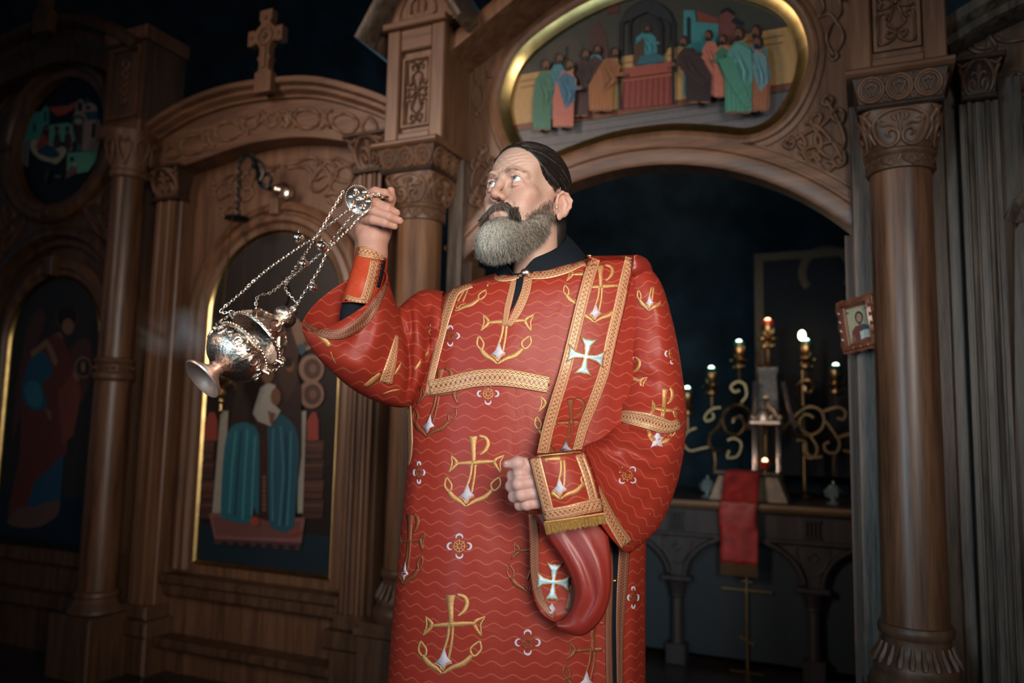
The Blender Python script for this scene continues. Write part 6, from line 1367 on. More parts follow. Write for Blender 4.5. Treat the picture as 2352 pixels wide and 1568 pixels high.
strand_mesh('hair_strands', cur, cols, rad, hair, 'hairm')['kind'] = 'stuff'
# beard: a dense core and thousands of curling hairs
fb_ = Field((-0.10, -0.15, -0.21), (0.10, 0.06, -0.02), 0.0022)
fb_.ell((0, -0.078, -0.112), (0.048, 0.036, 0.034), 0.02); fb_.ell((0, -0.080, -0.134), (0.042, 0.033, 0.030), 0.02)
for s in (-1, 1): fb_.chain([(s*0.062, 0.004, -0.052), (s*0.055, -0.030, -0.088), (s*0.038, -0.060, -0.122)], [0.010, 0.021, 0.030], 0.02)
fb_.ell((0, -0.099, -0.060), (0.029, 0.018, 0.0235), 0.004, True)
BP, BF = fb_.mesh(); BP = relax(BP, BF, 2, 0.5)
mb = MB(); mb.v = [HW(p) for p in BP]; mb.f = [tuple(int(i) for i in q) for q in BF]; mb.m = [0]*len(mb.f)
MAT['beardcore'] = plain('beard_mass', (0.17, 0.14, 0.11), 0.8, var=0.5, bscale=160, bump=0.8)
beard = build('beard', mb, 'beardcore', person, smooth=80)
cur, cols, rad = [], [], []
def bcol(p):
    g = math.exp(-((p.x/0.040)**2+((p.z+0.120)/0.034)**2))*1.3                 # grey-white chin, brown sides and moustache
    g *= max(0.1, min(1, (-0.086-p.z)/0.014)); g = max(0, min(1, g+random.uniform(-0.32, 0.28))); a = Vector((0.115, 0.078, 0.055)); b = Vector((0.66, 0.64, 0.56)); c = a.lerp(b, g)
    if random.random() < 0.25: c = c.lerp(Vector((0.48, 0.42, 0.34)), 0.6)
    return tuple(c)
areas = np.array([1.0]*len(BF)); order = RNG.permutation(len(BF))
cnt = 0
for fi in list(order)*3:
    if cnt >= 9000: break
    q = BF[fi]; w = RNG.dirichlet((1, 1, 1, 1)); p = Vector((w[:, None]*BP[q]).sum(0))
    n = (Vector(BP[q[1]])-Vector(BP[q[0]])).cross(Vector(BP[q[2]])-Vector(BP[q[0]])); 
    out = (p-Vector((0, -0.03, -0.085))); out.normalize()
    if p.y > 0.0 and random.random() < 0.5: continue
    L = random.uniform(0.012, 0.028)*(1.0+0.25*max(0, (-p.z-0.10)/0.06)); 
    if p.z > -0.085: L *= 0.55
    d = (out*0.75+Vector((0, -0.15, -0.85))).normalized(); ph = random.uniform(0, 6.28); am = random.uniform(0.0008, 0.0030); s1 = d.orthogonal().normalized(); s2 = d.cross(s1); pts = []
    p0 = p-out*0.003
    curl = (s1*math.cos(ph)+s2*math.sin(ph))*random.uniform(0, 0.008)
    for i in range(7):
        t = i/6; pts.append(p0+d*(L*t)+s1*(am*math.sin(ph+t*9))+s2*(am*math.cos(ph*1.3+t*8))+curl*t*t-out*(L*0.22*t*t))
    cur.append(pts); cols.append(bcol(p)); rad.append(random.uniform(0.00020, 0.00042)); cnt += 1
# cheek stubble running up to the ear and moustache
for k in range(2600):
    s = 1 if random.random() < 0.65 else -1; t = random.random(); base = Vector((s*0.066, 0.004, -0.030)).lerp(Vector((s*0.045, -0.055, -0.085)), t)+Vector((random.uniform(-.012, .012), random.uniform(-.014, .010), random.uniform(-.022, .010)))
    h, n = onhead(base); d = (Vector((0, -0.35, -0.9))+n*0.35).normalized(); L = random.uniform(0.006, 0.014); cur.append([h+d*(L*i/4)+n*(0.0006*i) for i in range(5)]); cols.append((0.12, 0.078, 0.055) if random.random() < 0.6 else (0.34, 0.28, 0.23)); rad.append(0.00019)
for k in range(3600):
    s = 1 if k % 2 else -1; t = random.random()**1.15
    x = s*0.036*t; z = -0.0515-0.006*t-0.030*max(0, t-0.55)+random.uniform(-0.009, 0.004)*(1-0.3*t); h, n = fronthit(x, z)
    d = Vector((s*(0.05+0.8*t), -0.10, -0.85-0.4*t)).normalized(); L = random.uniform(0.008, 0.014)*(1+0.8*t); ph = random.uniform(0, 6)
    cur.append([h+d*(L*i/5)+n*(0.0010+0.0030*min(1, i/2)+0.0006*math.sin(i*0.8))+Vector((math.sin(ph+i)*0.0005, 0, 0)) for i in range(6)])
    g = random.random(); cols.append((0.045, 0.028, 0.020) if g < 0.7 else ((0.10, 0.07, 0.05) if g < 0.9 else (0.28, 0.25, 0.22))); rad.append(random.uniform(0.0002, 0.00042))
for k in range(2200):                                                             # beside the mouth and under the lip
    s = 1 if k % 2 else -1; t = random.random()
    if k % 3: h, n = fronthit(s*random.uniform(0.028, 0.046), -0.063-0.040*t)
    else: h, n = fronthit(random.uniform(-0.022, 0.022), -0.082-0.012*t)
    d = (Vector((s*0.20, -0.25, -0.9))+n*0.25).normalized(); L = random.uniform(0.012, 0.022); cur.append([h+d*(L*i/5)+n*(0.0015+0.0010*i) for i in range(6)])
    cols.append((0.05, 0.032, 0.023) if random.random() < 0.7 else (0.2, 0.17, 0.14)); rad.append(0.0004)
o = strand_mesh('beard_hairs', cur, cols, rad, beard, 'beardm'); o['kind'] = 'stuff'
cur, cols, rad = [], [], []
for k in range(190):
    s = 1 if k % 2 else -1; t = random.random(); x = s*(0.010+0.040*t); z = 0.0115+0.0065*math.sin(t*2.4)+random.uniform(-0.0025, 0.0025); h, n = fronthit(x, z)
    d = (Vector((s*0.8, 0.1, 0.35-0.7*t))).normalized(); d = d-n*d.dot(n); L = random.uniform(0.006, 0.011); cur.append([h+d*(L*i/4)+n*(0.0004+0.0005*i) for i in range(5)]); cols.append((0.22, 0.125, 0.082) if random.random() < 0.7 else (0.34, 0.24, 0.18)); rad.append(0.00016)
strand_mesh('eyebrows', cur, cols, rad, body, 'beardm')['kind'] = 'stuff'
# ================================================================== vestments
def vl(a, b, t): return a+(b-a)*t
def loft(ctrl, per, seg, fold=None, exp=2.2, vz=False):
    """ctrl rows: (Ax, Ay, AY, Bx, By, BY, front vector (dx,dy,dz)); returns verts, faces, uv (metres)"""
    rows = []
    for r in ctrl:
        a, b = P(r[0], r[1], r[2]), P(r[3], r[4], r[5]); fv = Vector(r[6]); bk = Vector(r[7]) if len(r) > 7 else -fv
        rows.append([a, b, fv, bk])
    S = [catmull([r[k] for r in rows], per) for k in range(4)]; m = len(S[0]); V = []; U = []
    vlen = 0
    for i in range(m):
        c = (S[0][i]+S[1][i])/2; h = (S[1][i]-S[0][i])/2; row = []
        for k in range(seg):
            t = 2*math.pi*k/seg; cs, sn = math.cos(t), math.sin(t)
            cs = math.copysign(abs(cs)**(2/exp), cs); sn = math.copysign(abs(sn)**(2/exp), sn)
            row.append(c-h*cs+(S[2][i]*sn if sn >= 0 else S[3][i]*(-sn)))
        if i: vlen += (row[seg//4]-V[-seg+seg//4]).length
        L = 0; q0 = seg//4; us = [0]*seg
        for k in range(1, seg):
            j0, j1 = (q0+k-1) % seg, (q0+k) % seg; L += (row[j1]-row[j0]).length; us[j1] = L
        tot = L+(row[q0]-row[(q0-1) % seg]).length
        us = [u if u < tot/2 else u-tot for u in us]
        V += row; U += [(us[k], (row[k].z if vz else vlen)) for k in range(seg)]
    F = [(i*seg+k, i*seg+(k+1) % seg, (i+1)*seg+(k+1) % seg, (i+1)*seg+k) for i in range(m-1) for k in range(seg)]
    if fold: V = apply_folds(V, fold)
    return V, F, U
def apply_folds(V, folds):
    """soft ridges and valleys in the cloth along traced lines; amp in metres, width in pixels"""
    A = np.array([topx(v) for v in V]); D = np.zeros(len(V))
    for pts, am, wd in folds:
        pts = [Vector(p) for p in catmull([(a, b, 0) for a, b in pts], 4)]; best = np.full(len(V), 1e9); tt = np.zeros(len(V)); n = len(pts)-1
        for i in range(n):
            a = np.array(pts[i][:2]); b = np.array(pts[i+1][:2]); ab = b-a; t = np.clip(((A-a)@ab)/max(1e-6, ab@ab), 0, 1); d = np.linalg.norm(A-a-t[:, None]*ab, axis=1)
            mk = d < best; best[mk] = d[mk]; tt[mk] = (i+t[mk])/n
        D += am*np.exp(-(best/wd)**2)*np.sin(np.pi*np.clip(tt, 0.02, 0.98))**0.5
    out = []
    for v, d in zip(V, D):
        out.append(v+(CPOS-v).normalized()*float(d) if abs(d) > 1e-6 else v)
    return out
def bvh(V, F): return BVHTree.FromPolygons([Vector(v) for v in V], F)
LASTD = [1.65]
def cast(x, y, trees, off):
    d = ray(x, y).normalized(); best = None
    for t in trees:
        h = t.ray_cast(CPOS, d, 4.0)
        if h[0] is not None and (best is None or h[3] < best): best = h[3]
    if best is None:
        p = CPOS+d*LASTD[0]; bb = None
        for t in trees:
            h = t.find_nearest(p)
            if h[0] is not None and (bb is None or h[3] < bb[1]): bb = (h[0], h[3])
        return bb[0]-d*off
    LASTD[0] = best
    return CPOS+d*(best-off)
def strip_geo(pts, wd, trees, off, na=4, step=6.0, taper=None):
    c = catmull([(a, b, 0) for a, b in pts], 10); L = [0]
    for i in range(1, len(c)): L.append(L[-1]+(c[i]-c[i-1]).length)
    n = max(2, int(L[-1]/step)); V = []; U = []; F = []
    for q_ in (0.5, 0.3, 0.15, 0.06): pc_ = c[int(q_*(len(c)-1))]; cast(pc_.x, pc_.y, trees, off)      # settle the depth before the ends
    for i in range(n+1):
        s = L[-1]*i/n; j = 0
        while j < len(L)-2 and L[j+1] < s: j += 1
        t = (s-L[j])/max(1e-6, L[j+1]-L[j]); p = c[j].lerp(c[j+1], t); d = (c[min(j+1, len(c)-1)]-c[max(j-1, 0)]); nn = Vector((-d.y, d.x, 0)).normalized()
        w = wd if not isinstance(wd, (list, tuple)) else wd[0]+(wd[-1]-wd[0])*i/n if len(wd) == 2 else np.interp(i/n, np.linspace(0, 1, len(wd)), wd)
        mean = wd if not isinstance(wd, (list, tuple)) else sum(wd)/len(wd)
        for k in range(na+1):
            q = p+nn*(w*(k/na-0.5)); V.append(cast(q.x, q.y, trees, off)); U.append((s/mean, k/na))
    for i in range(n):
        for k in range(na): F.append((i*(na+1)+k, i*(na+1)+k+1, (i+1)*(na+1)+k+1, (i+1)*(na+1)+k))
    return V, F, U
def strip(name, pts, wd, trees, off, mat, parent, na=4, step=6.0, solid=0.0012):
    V, F, U = strip_geo(pts, wd, trees, off, na, step); mb = MB(); mb.add(V, F); return build(name, mb, mat, parent, uv=U, solid=solid, smooth=60)
def patch(mb, poly, trees, off, mi=0):
    tri = tessellate_polygon([[Vector((a, b, 0)) for a, b in poly]]); mb.add([cast(a, b, trees, off) for a, b in poly], [tuple(t) for t in tri], mi)
def xf(pts, cx, cy, s, rot=0, sx=1.0, shear=0.0):
    c, n = math.cos(rot), math.sin(rot); return [(cx+s*sx*(x*c-y*n)+shear*s*y, cy+s*(x*n+y*c)) for x, y in pts]
# anchor-and-cross motif in its own pixel units (origin where stem and bar cross)
ANCH = [([(-1, -62), (-1, -40), (0, -18), (0, 2)], [22, 13, 11, 10]), ([(12, -63), (28, -58), (34, -44), (27, -28), (14, -18)], [6, 9, 10, 9, 4]),
        ([(-46, 3), (-22, 1), (0, 0), (26, -2), (52, -3)], [5, 9, 12, 10, 6]),
        ([(-54, -17), (-40, 1), (-60, 23)], [4, 9, 4]), ([(-53, -14), (-51, 3), (-58, 20)], [3, 4, 3]), ([(72, -17), (49, -3), (64, 24)], [4, 9, 4]), ([(70, -14), (62, 0), (64, 21)], [3, 4, 3]),
        ([(-4, 0), (-8, 32), (-22, 72)], [7, 6, 6]), ([(4, 0), (2, 32), (-5, 72)], [7, 6, 6]),
        ([(-60, 64), (-48, 80), (-30, 92), (-19, 103)], [9, 13, 10, 4]), ([(44, 64), (26, 81), (2, 90), (-19, 103)], [9, 13, 10, 4]),
        ([(-64, 34), (-52, 52), (-57, 68), (-68, 54), (-64, 34)], [5, 5, 6, 5, 5]), ([(60, 34), (41, 50), (48, 66), (63, 52), (60, 34)], [5, 5, 6, 5, 5]),
        ([(-36, 80), (-24, 86), (-18, 96), (-10, 84), (2, 80)], [3, 4, 5, 4, 3])]
DIAM = [(-14, 48), (-8, 68), (2, 77), (-10, 81), (-17, 94), (-23, 82), (-33, 79), (-21, 68)]
def anchor(name, cx, cy, s, trees, off, parent, mat='gold', rot=0, sx=1.0, shear=0.0, clip=None, parts=None):
    mb = MB(); U = []
    for k, (pts, wd) in enumerate(ANCH):
        if parts and k not in parts: continue
        q = xf(pts, cx, cy, s, rot, sx, shear)
        if clip:
            dq = catmull([(a, b, 0) for a, b in q], 6); dw = list(np.interp(np.linspace(0, 1, len(dq)), np.linspace(0, 1, len(wd)), wd)); run, bestr = [], []
            for p_, w_ in zip(dq, dw):
                if clip(p_.x, p_.y): run.append((p_.x, p_.y, w_))
                else: bestr = run if len(run) > len(bestr) else bestr; run = []
            bestr = run if len(run) > len(bestr) else bestr
            if len(bestr) < 3: continue
            q = [(a, b) for a, b, _ in bestr]; wd = [w_ for _, _, w_ in bestr]
        V, F, _ = strip_geo(q, [w*s*0.95 for w in wd], trees, off, 2, 4.0); mb.add(V, F)
    q = xf(DIAM, cx, cy, s, rot, sx, shear)
    if not clip or all(clip(*p) for p in q): patch(mb, q, trees, off+0.0004, 1)
    if mb.f: return build(name, mb, [mat, 'white'], parent, solid=0.0008, smooth=60)
def rosette(cx, cy, s, trees, off, parent, mat='gold', sx=1.0, rot=0):
    mb = MB()
    for k in range(4):
        a = k*math.pi/2+rot; q = [(math.cos(a)*20+math.cos(a+t)*8, math.sin(a)*20+math.sin(a+t)*8) for t in (-1.9, -1.1, 0, 1.1, 1.9)]
        V, F, _ = strip_geo([(cx+x*s*sx, cy+y*s) for x, y in q], [1.5*s, 4.5*s, 5.5*s, 4.5*s, 1.5*s], trees, off, 2, 3.0); mb.add(V, F, 1)
    for r, w in ((13, 2.2), (6, 2.0)):
        V, F, _ = strip_geo([(cx+r*s*sx*math.cos(t), cy+r*s*math.sin(t)) for t in [i*math.pi/4 for i in range(9)]], w*s, trees, off, 1, 3.0); mb.add(V, F, 0)
    for k in range(8):
        a = k*math.pi/4+rot; V, F, _ = strip_geo([(cx+s*sx*math.cos(a)*3, cy+s*math.sin(a)*3), (cx+s*sx*math.cos(a)*17, cy+s*math.sin(a)*17)], 2.0*s, trees, off, 1, 4.0); mb.add(V, F, 0)
    return build('wheel_rosette', mb, [mat, 'white'], parent, solid=0.0008, smooth=60)
def grid(edgeL, edgeR, nx, bulge=0.0, n=8):
    """ruled cloth between two edges given as (px, py, Y)"""
    a = catmull([P(*e) for e in edgeL], n); b = catmull([P(*e) for e in edgeR], n); V = []; U = []; v = 0
    for i in range(len(a)):
        if i: v += ((a[i]+b[i])/2-(a[i-1]+b[i-1])/2).length
        for k in range(nx+1):
            t = k/nx; p = a[i].lerp(b[i], t); p = p+(CPOS-p).normalized()*(bulge*4*t*(1-t)); V.append(p); U.append(((t-0.5)*(b[i]-a[i]).length, v))
    F = [(i*(nx+1)+k, i*(nx+1)+k+1, (i+1)*(nx+1)+k+1, (i+1)*(nx+1)+k) for i in range(len(a)-1) for k in range(nx)]
    return V, F, U
# ------------------------------------------------------------------ robe body
D = lambda dy, dz=0.0: (0, -dy, dz)
tors = [(1140, 628, 1.735, 1348, 590, 1.735, D(.082, -.026), D(-.07, .02)),
        (1082, 646, 1.745, 1432, 590, 1.745, D(.098, -.022), D(-.085, .02)),
        (1025, 674, 1.755, 1474, 600, 1.755, D(.118, -.012), D(-.105, .01)),
        (990, 725, 1.76, 1494, 655, 1.76, D(.140)), (968, 800, 1.765, 1500, 780, 1.765, D(.155)), (940, 920, 1.77, 1494, 910, 1.77, D(.165)),
        (938, 1060, 1.775, 1486, 1055, 1.775, D(.172)), (925, 1200, 1.78, 1480, 1200, 1.78, D(.180)), (906, 1400, 1.785, 1478, 1400, 1.785, D(.188)),
        (893, 1568, 1.79, 1478, 1568, 1.79, D(.195)), (878, 1800, 1.79, 1482, 1800, 1.79, D(.205)), (868, 2060, 1.79, 1490, 2060, 1.79, D(.215))]
tf = [([(1005, 690), (1000, 780), (975, 880), (955, 960)], 0.010, 14), ([(975, 740), (985, 800), (960, 870)], -0.010, 11), ([(1020, 700), (1040, 760), (1030, 850)], 0.004, 18),
      ([(955, 960), (950, 1080), (935, 1220), (915, 1400)], 0.006, 14), ([(1150, 1160), (1160, 1260), (1150, 1380), (1165, 1560)], -0.006, 30), ([(1060, 1150), (1050, 1300), (1030, 1560)], 0.006, 50),
      ([(1250, 1430), (1240, 1500), (1250, 1600)], 0.006, 30), ([(1450, 1280), (1455, 1420), (1450, 1600)], 0.010, 16), ([(1470, 1280), (1472, 1420), (1470, 1600)], -0.006, 8),
      ([(1395, 1250), (1400, 1420), (1398, 1600)], 0.006, 14), ([(1365, 1400), (1360, 1500), (1365, 1600)], -0.006, 16), ([(1180, 720), (1160, 800), (1150, 870)], 0.003, 40), ([(960, 1420), (1030, 1410), (1100, 1440)], 0.003, 20)]
TV_, TFc, TU = loft(tors, 7, 120, tf, exp=2.5, vz=True)
mb = MB(); mb.add(TV_, TFc); robe = build('robe', mb, 'red', person, uv=TU, smooth=80)
TB = bvh(TV_, TFc)
# ------------------------------------------------------------------ sleeves
slR = [(697, 737, 1.56, 888, 640, 1.58, (0.0, -.060, -.055), (0.0, .050, .055)), (708, 768, 1.565, 893, 662, 1.585, (0.0, -.072, -.045), (0, .06, .05)), (742, 822, 1.58, 903, 690, 1.605, (0, -.080, -.03), (0, .07, .03)), (795, 880, 1.61, 909, 704, 1.63, (0.01, -.085, -.01), (0, .075, .01)),
       (850, 914, 1.645, 912, 708, 1.655, (0.02, -.085, 0), (0, .075, 0)), (915, 934, 1.68, 918, 706, 1.68, (0.02, -.080, 0), (0, .075, 0)), (955, 925, 1.72, 945, 683, 1.71, (0.01, -.085, 0), (0, .08, 0)), (985, 900, 1.75, 978, 668, 1.74, (0, -.095, 0), (0, .09, 0)), (1030, 860, 1.76, 1020, 672, 1.755, (0, -.095, 0), (0, .09, 0))]
fR = [([(915, 720), (935, 790), (940, 860), (930, 925)], -0.026, 9), ([(955, 690), (960, 760), (970, 840), (950, 900)], 0.020, 12), ([(985, 690), (985, 770), (975, 850)], -0.016, 9), ([(935, 700), (945, 740), (945, 800)], -0.010, 8), ([(1005, 690), (1005, 760), (990, 830)], 0.012, 9), ([(860, 690), (840, 740), (800, 790)], -0.008, 14), ([(800, 830), (850, 850), (905, 850)], 0.008, 14), ([(720, 770), (790, 830), (850, 890)], 0.005, 22), ([(880, 700), (870, 760), (830, 850)], 0.010, 20), ([(905, 720), (895, 800), (880, 880)], -0.006, 14), ([(760, 790), (800, 800), (860, 770)], -0.004, 18)]
V, F, U = loft(slR, 6, 72, fR, exp=2.1); U = [(v.x+0.4*v.y, v.z+0.25*(v.x if v.x > -0.25 else -0.25)) for v in V]; mb = MB(); mb.add(V, F); sR_ = build('sleeve', mb, 'red', person, uv=U, smooth=80, solid=0.003); SRB = bvh(V, F)
slL = [(1395, 640, 1.755, 1470, 606, 1.755, (0, -.085, 0), (0, .09, 0)), (1410, 690, 1.75, 1512, 655, 1.75, (0, -.10, 0), (0, .10, 0)), (1412, 760, 1.745, 1540, 745, 1.745, (0, -.105, 0), (0, .10, 0)), (1405, 850, 1.735, 1560, 850, 1.735, (0, -.105, 0), (0, .10, 0)), (1398, 930, 1.72, 1571, 950, 1.725, (0, -.105, 0), (0, .09, 0)),
       (1385, 985, 1.69, 1566, 1050, 1.71, (-.01, -.105, 0), (0, .08, 0)), (1370, 1008, 1.655, 1546, 1135, 1.68, (-.02, -.10, 0), (0.02, .08, 0)), (1352, 1022, 1.61, 1510, 1212, 1.63, (-.03, -.09, 0), (0.03, .08, 0)), (1318, 1044, 1.535, 1447, 1268, 1.56, (-.03, -.085, 0), (0.03, .07, 0))]
fL = [([(1405, 905), (1450, 940), (1520, 950), (1560, 940)], 0.016, 13), ([(1405, 940), (1440, 985), (1500, 1000), (1560, 1000)], -0.016, 9), ([(1390, 1000), (1440, 1030), (1500, 1060), (1550, 1050)], 0.018, 13), ([(1380, 1035), (1450, 1080), (1530, 1110)], -0.014, 11), ([(1385, 1070), (1450, 1120), (1510, 1150)], 0.010, 13), ([(1400, 1010), (1470, 1020), (1540, 1020)], -0.010, 8), ([(1450, 700), (1490, 720), (1530, 770)], -0.007, 16), ([(1410, 830), (1460, 870), (1540, 880)], -0.010, 12), ([(1440, 1180), (1480, 1160), (1520, 1120)], -0.008, 12), ([(1500, 690), (1520, 760), (1530, 830)], 0.006, 16), ([(1430, 760), (1440, 840), (1430, 900)], -0.008, 14), ([(1540, 1000), (1525, 1100), (1470, 1200)], 0.006, 18), ([(1480, 860), (1500, 900), (1550, 910)], -0.006, 14), ([(1460, 780), (1480, 830), (1530, 860)], 0.006, 16), ([(1370, 1020), (1395, 1030), (1420, 1045)], 0.01, 8)]
V, F, U = loft(slL, 7, 72, fL, exp=2.1); mb = MB(); mb.add(V, F); sL_ = build('sleeve', mb, 'red', person, uv=U, smooth=80, solid=0.003); SLB = bvh(V, F)
# ------------------------------------------------------------------ cassock: collar, front placket, under-sleeves
col_ = [(1148, 582, 1.71, 1300, 540, 1.735, D(.078, -.048), D(-.065, .018)), (1144, 602, 1.715, 1322, 562, 1.735, D(.080, -.040), D(-.07, .018)), (1140, 630, 1.725, 1348, 596, 1.735, D(.079, -.034), D(-.072, .01)), (1120, 670, 1.74, 1370, 650, 1.74, D(.075, -.04), D(-.07, .0))]
V, F, U = loft(col_, 4, 64, exp=2.1)
V = [v-Vector((0, 0, (0.042*math.exp(-((topx(v)[0]-1190)/21)**2)*max(0, 1-(i//64)/7)) if v.y < 1.71 else 0)) for i, v in enumerate(V)]      # open V at the throat
mb = MB(); mb.add(V, F); build('cassock_collar', mb, 'blackcloth', person, uv=U, smooth=80, solid=0.004)
V, F, U = loft([(818, 640, 1.608, 862, 640, 1.618, D(.028)), (791, 696, 1.603, 846, 702, 1.608, D(.034)), (784, 740, 1.605, 853, 745, 1.61, D(.044)), (800, 800, 1.63, 890, 790, 1.64, D(.05))], 4, 32); mb = MB(); mb.add(V, F); build('cassock_sleeve', mb, 'blackcloth', person, uv=U, smooth=80, solid=0.003)
# ------------------------------------------------------------------ wrist cuff on the raised arm
V, F, U = loft([(821, 572, 1.612, 890, 580, 1.625, D(.034)), (812, 612, 1.608, 887, 616, 1.62, D(.037)), (798, 658, 1.602, 876, 662, 1.612, D(.041)), (786, 699, 1.598, 866, 706, 1.606, D(.045))], 5, 40, exp=2.05)
V = apply_folds(V, [([(815, 630), (850, 640)], 0.002, 12), ([(805, 665), (840, 668)], -0.002, 10)])
mb = MB(); mb.add(V, F); cuff = build('wrist_cuff', mb, 'cuffred', person, uv=U, smooth=80, solid=0.003); CUB = [bvh(V, F)]
strip('cuff_band', [(822, 575), (850, 580), (886, 586)], 26, CUB, 0.003, 'trim', cuff); strip('cuff_band', [(788, 685), (815, 693), (850, 697)], 22, CUB, 0.003, 'trim', cuff)
strip('cuff_band', [(862, 598), (856, 630), (846, 665), (838, 690)], 23, CUB, 0.0035, 'trim', cuff); strip('cuff_gap', [(882, 588), (878, 620), (868, 660)], [10, 9, 8], CUB, 0.0025, 'blackcloth', cuff)
mb = MB()
for y in (598, 612, 626, 640): mb.tube([cast(870-(y-598)*0.25, y-3, CUB, 0.005), cast(880-(y-598)*0.25, y+6, CUB, 0.006), cast(870-(y-598)*0.25, y+10, CUB, 0.005)], 0.0012, 5)
build('cuff_lacing', mb, 'redlin', cuff)
# ------------------------------------------------------------------ gold braids on the robe
T1 = [TB]
strip('neck_band', [(1137, 632), (1150, 637), (1175, 634), (1196, 628)], [15, 20, 21, 17], T1, 0.003, 'trim', robe); strip('neck_band', [(1212, 629), (1255, 628), (1300, 616), (1340, 597)], 24, T1, 0.003, 'trim', robe)
strip('slit', [(1197, 629), (1191, 660), (1181, 695), (1172, 714)], [18, 15, 9, 2], T1, 0.0030, 'blackcloth', robe)
strip('slit_band', [(1181, 640), (1174, 672), (1165, 710), (1160, 748)], [13, 14, 14, 10], T1, 0.0026, 'trim', robe); strip('slit_band', [(1213, 636), (1207, 670), (1190, 712), (1168, 748)], [20, 21, 20, 12], T1, 0.003, 'trim', robe)
strip('yoke_band', [(1082, 650), (1046, 668), (1026, 720), (1006, 800), (990, 868), (983, 905)], [22, 24, 20, 18, 17, 14], T1, 0.0026, 'trim', robe)
strip('yoke_band', [(985, 890), (1030, 882), (1100, 868), (1170, 868), (1262, 884)], [34, 38, 40, 40, 38], T1, 0.003, 'trimw', robe, na=6)
strip('side_band', [(937, 905), (940, 960), (942, 1040), (938, 1068)], [8, 12, 12, 3], T1, 0.0026, 'trim', robe)
strip('side_slit', [(1412, 1235), (1413, 1330), (1411, 1450), (1413, 1600)], [14, 13, 10, 9], T1, 0.0015, 'blackcloth', robe)
MAT['trimdk'] = braid('shaded_gold_braid', (0.10, 0.022, 0.014), (0.34, 0.14, 0.075))  # gold braid with shade put into its colours, as inside the loop
strip('side_slit_band', [(1396, 1235), (1400, 1330), (1398, 1450), (1401, 1600)], [20, 15, 15, 15], T1, 0.0026, 'trimdk', robe); strip('side_slit_band', [(1436, 1235), (1430, 1330), (1424, 1450), (1424, 1600)], [26, 24, 16, 13], T1, 0.0026, 'trimdk', robe)
b_ = MB(); b_.ball(cast(1208, 626, T1, 0.010), 0.0112, 16, 10, sc=(1, 0.7, 0.85)); build('button', b_, 'silver_s', robe)
b_ = MB(); b_.ball(cast(1412, 1333, T1, 0.004), 0.005, 12, 8); build('button', b_, 'brass', robe)
b_ = MB(); b_.ball(P(1354, 588, 1.70), 0.006, 12, 8, sc=(1.3, 1, 0.7)); build('button', b_, 'brass', robe)
mb = MB(); mb.tube([cast(1190, 624, T1, 0.004), cast(1200, 621, T1, 0.007)], 0.0014, 5); mb.tube([cast(1190, 627, T1, 0.004), cast(1202, 626, T1, 0.007)], 0.0014, 5); build('button_loop', mb, 'redlin', robe)
# sleeves
S1, S2 = [SRB], [SLB]
strip('sleeve_band', [(699, 742), (725, 760), (775, 768), (825, 745), (862, 700), (884, 650)], [10, 20, 25, 25, 22, 14], S1, 0.0035, 'trimdk', sR_, step=4)
strip('sleeve_band', [(912, 770), (902, 820), (886, 880)], [8, 22, 30], S1, 0.0035, 'trim', sR_)
strip('sleeve_band', [(1392, 962), (1425, 956), (1480, 965), (1535, 980), (1562, 972)], [4, 30, 36, 36, 20], S2, 0.0035, 'trimw', sL_, na=6)
strip('sleeve_band', [(1368, 1120), (1382, 1150), (1408, 1200), (1440, 1250)], [22, 24, 26, 30], S2, 0.0035, 'trim', sL_)
# ------------------------------------------------------------------ embroidery on the robe
anchor('anchor_embroidery', 1088, 1062, 0.98, T1, 0.0009, robe); anchor('anchor_embroidery', 1036, 1434, 1.10, T1, 0.0009, robe)
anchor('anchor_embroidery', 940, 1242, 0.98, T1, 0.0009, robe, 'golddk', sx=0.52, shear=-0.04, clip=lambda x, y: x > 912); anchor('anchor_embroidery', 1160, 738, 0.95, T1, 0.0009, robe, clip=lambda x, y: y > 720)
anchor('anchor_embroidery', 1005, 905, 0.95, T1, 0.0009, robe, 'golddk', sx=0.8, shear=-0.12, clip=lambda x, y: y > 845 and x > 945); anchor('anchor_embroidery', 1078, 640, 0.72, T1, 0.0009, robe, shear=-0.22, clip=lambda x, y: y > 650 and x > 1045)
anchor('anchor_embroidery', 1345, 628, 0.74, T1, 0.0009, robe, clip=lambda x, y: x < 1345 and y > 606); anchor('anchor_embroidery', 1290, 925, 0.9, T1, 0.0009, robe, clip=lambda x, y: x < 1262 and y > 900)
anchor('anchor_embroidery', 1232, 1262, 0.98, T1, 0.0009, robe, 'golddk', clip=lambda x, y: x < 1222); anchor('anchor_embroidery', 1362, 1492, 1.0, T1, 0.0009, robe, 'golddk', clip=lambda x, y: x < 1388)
for cx, cy, s, sx, mt in ((1055, 1254, 0.98, 1, 'gold'), (1212, 1475, 1.0, 1, 'golddk'), (1121, 904, 0.86, 1.0, 'gold'), (1034, 771, 0.82, 0.9, 'golddk'), (962, 1085, 0.9, 0.5, 'golddk'), (1455, 1372, 0.9, 0.5, 'golddk'), (992, 762, 0.7, 0.7, 'gold')):
    rosette(cx, cy, s, T1 if cx != 992 else [TB, SRB], 0.0009, robe, mt, sx)
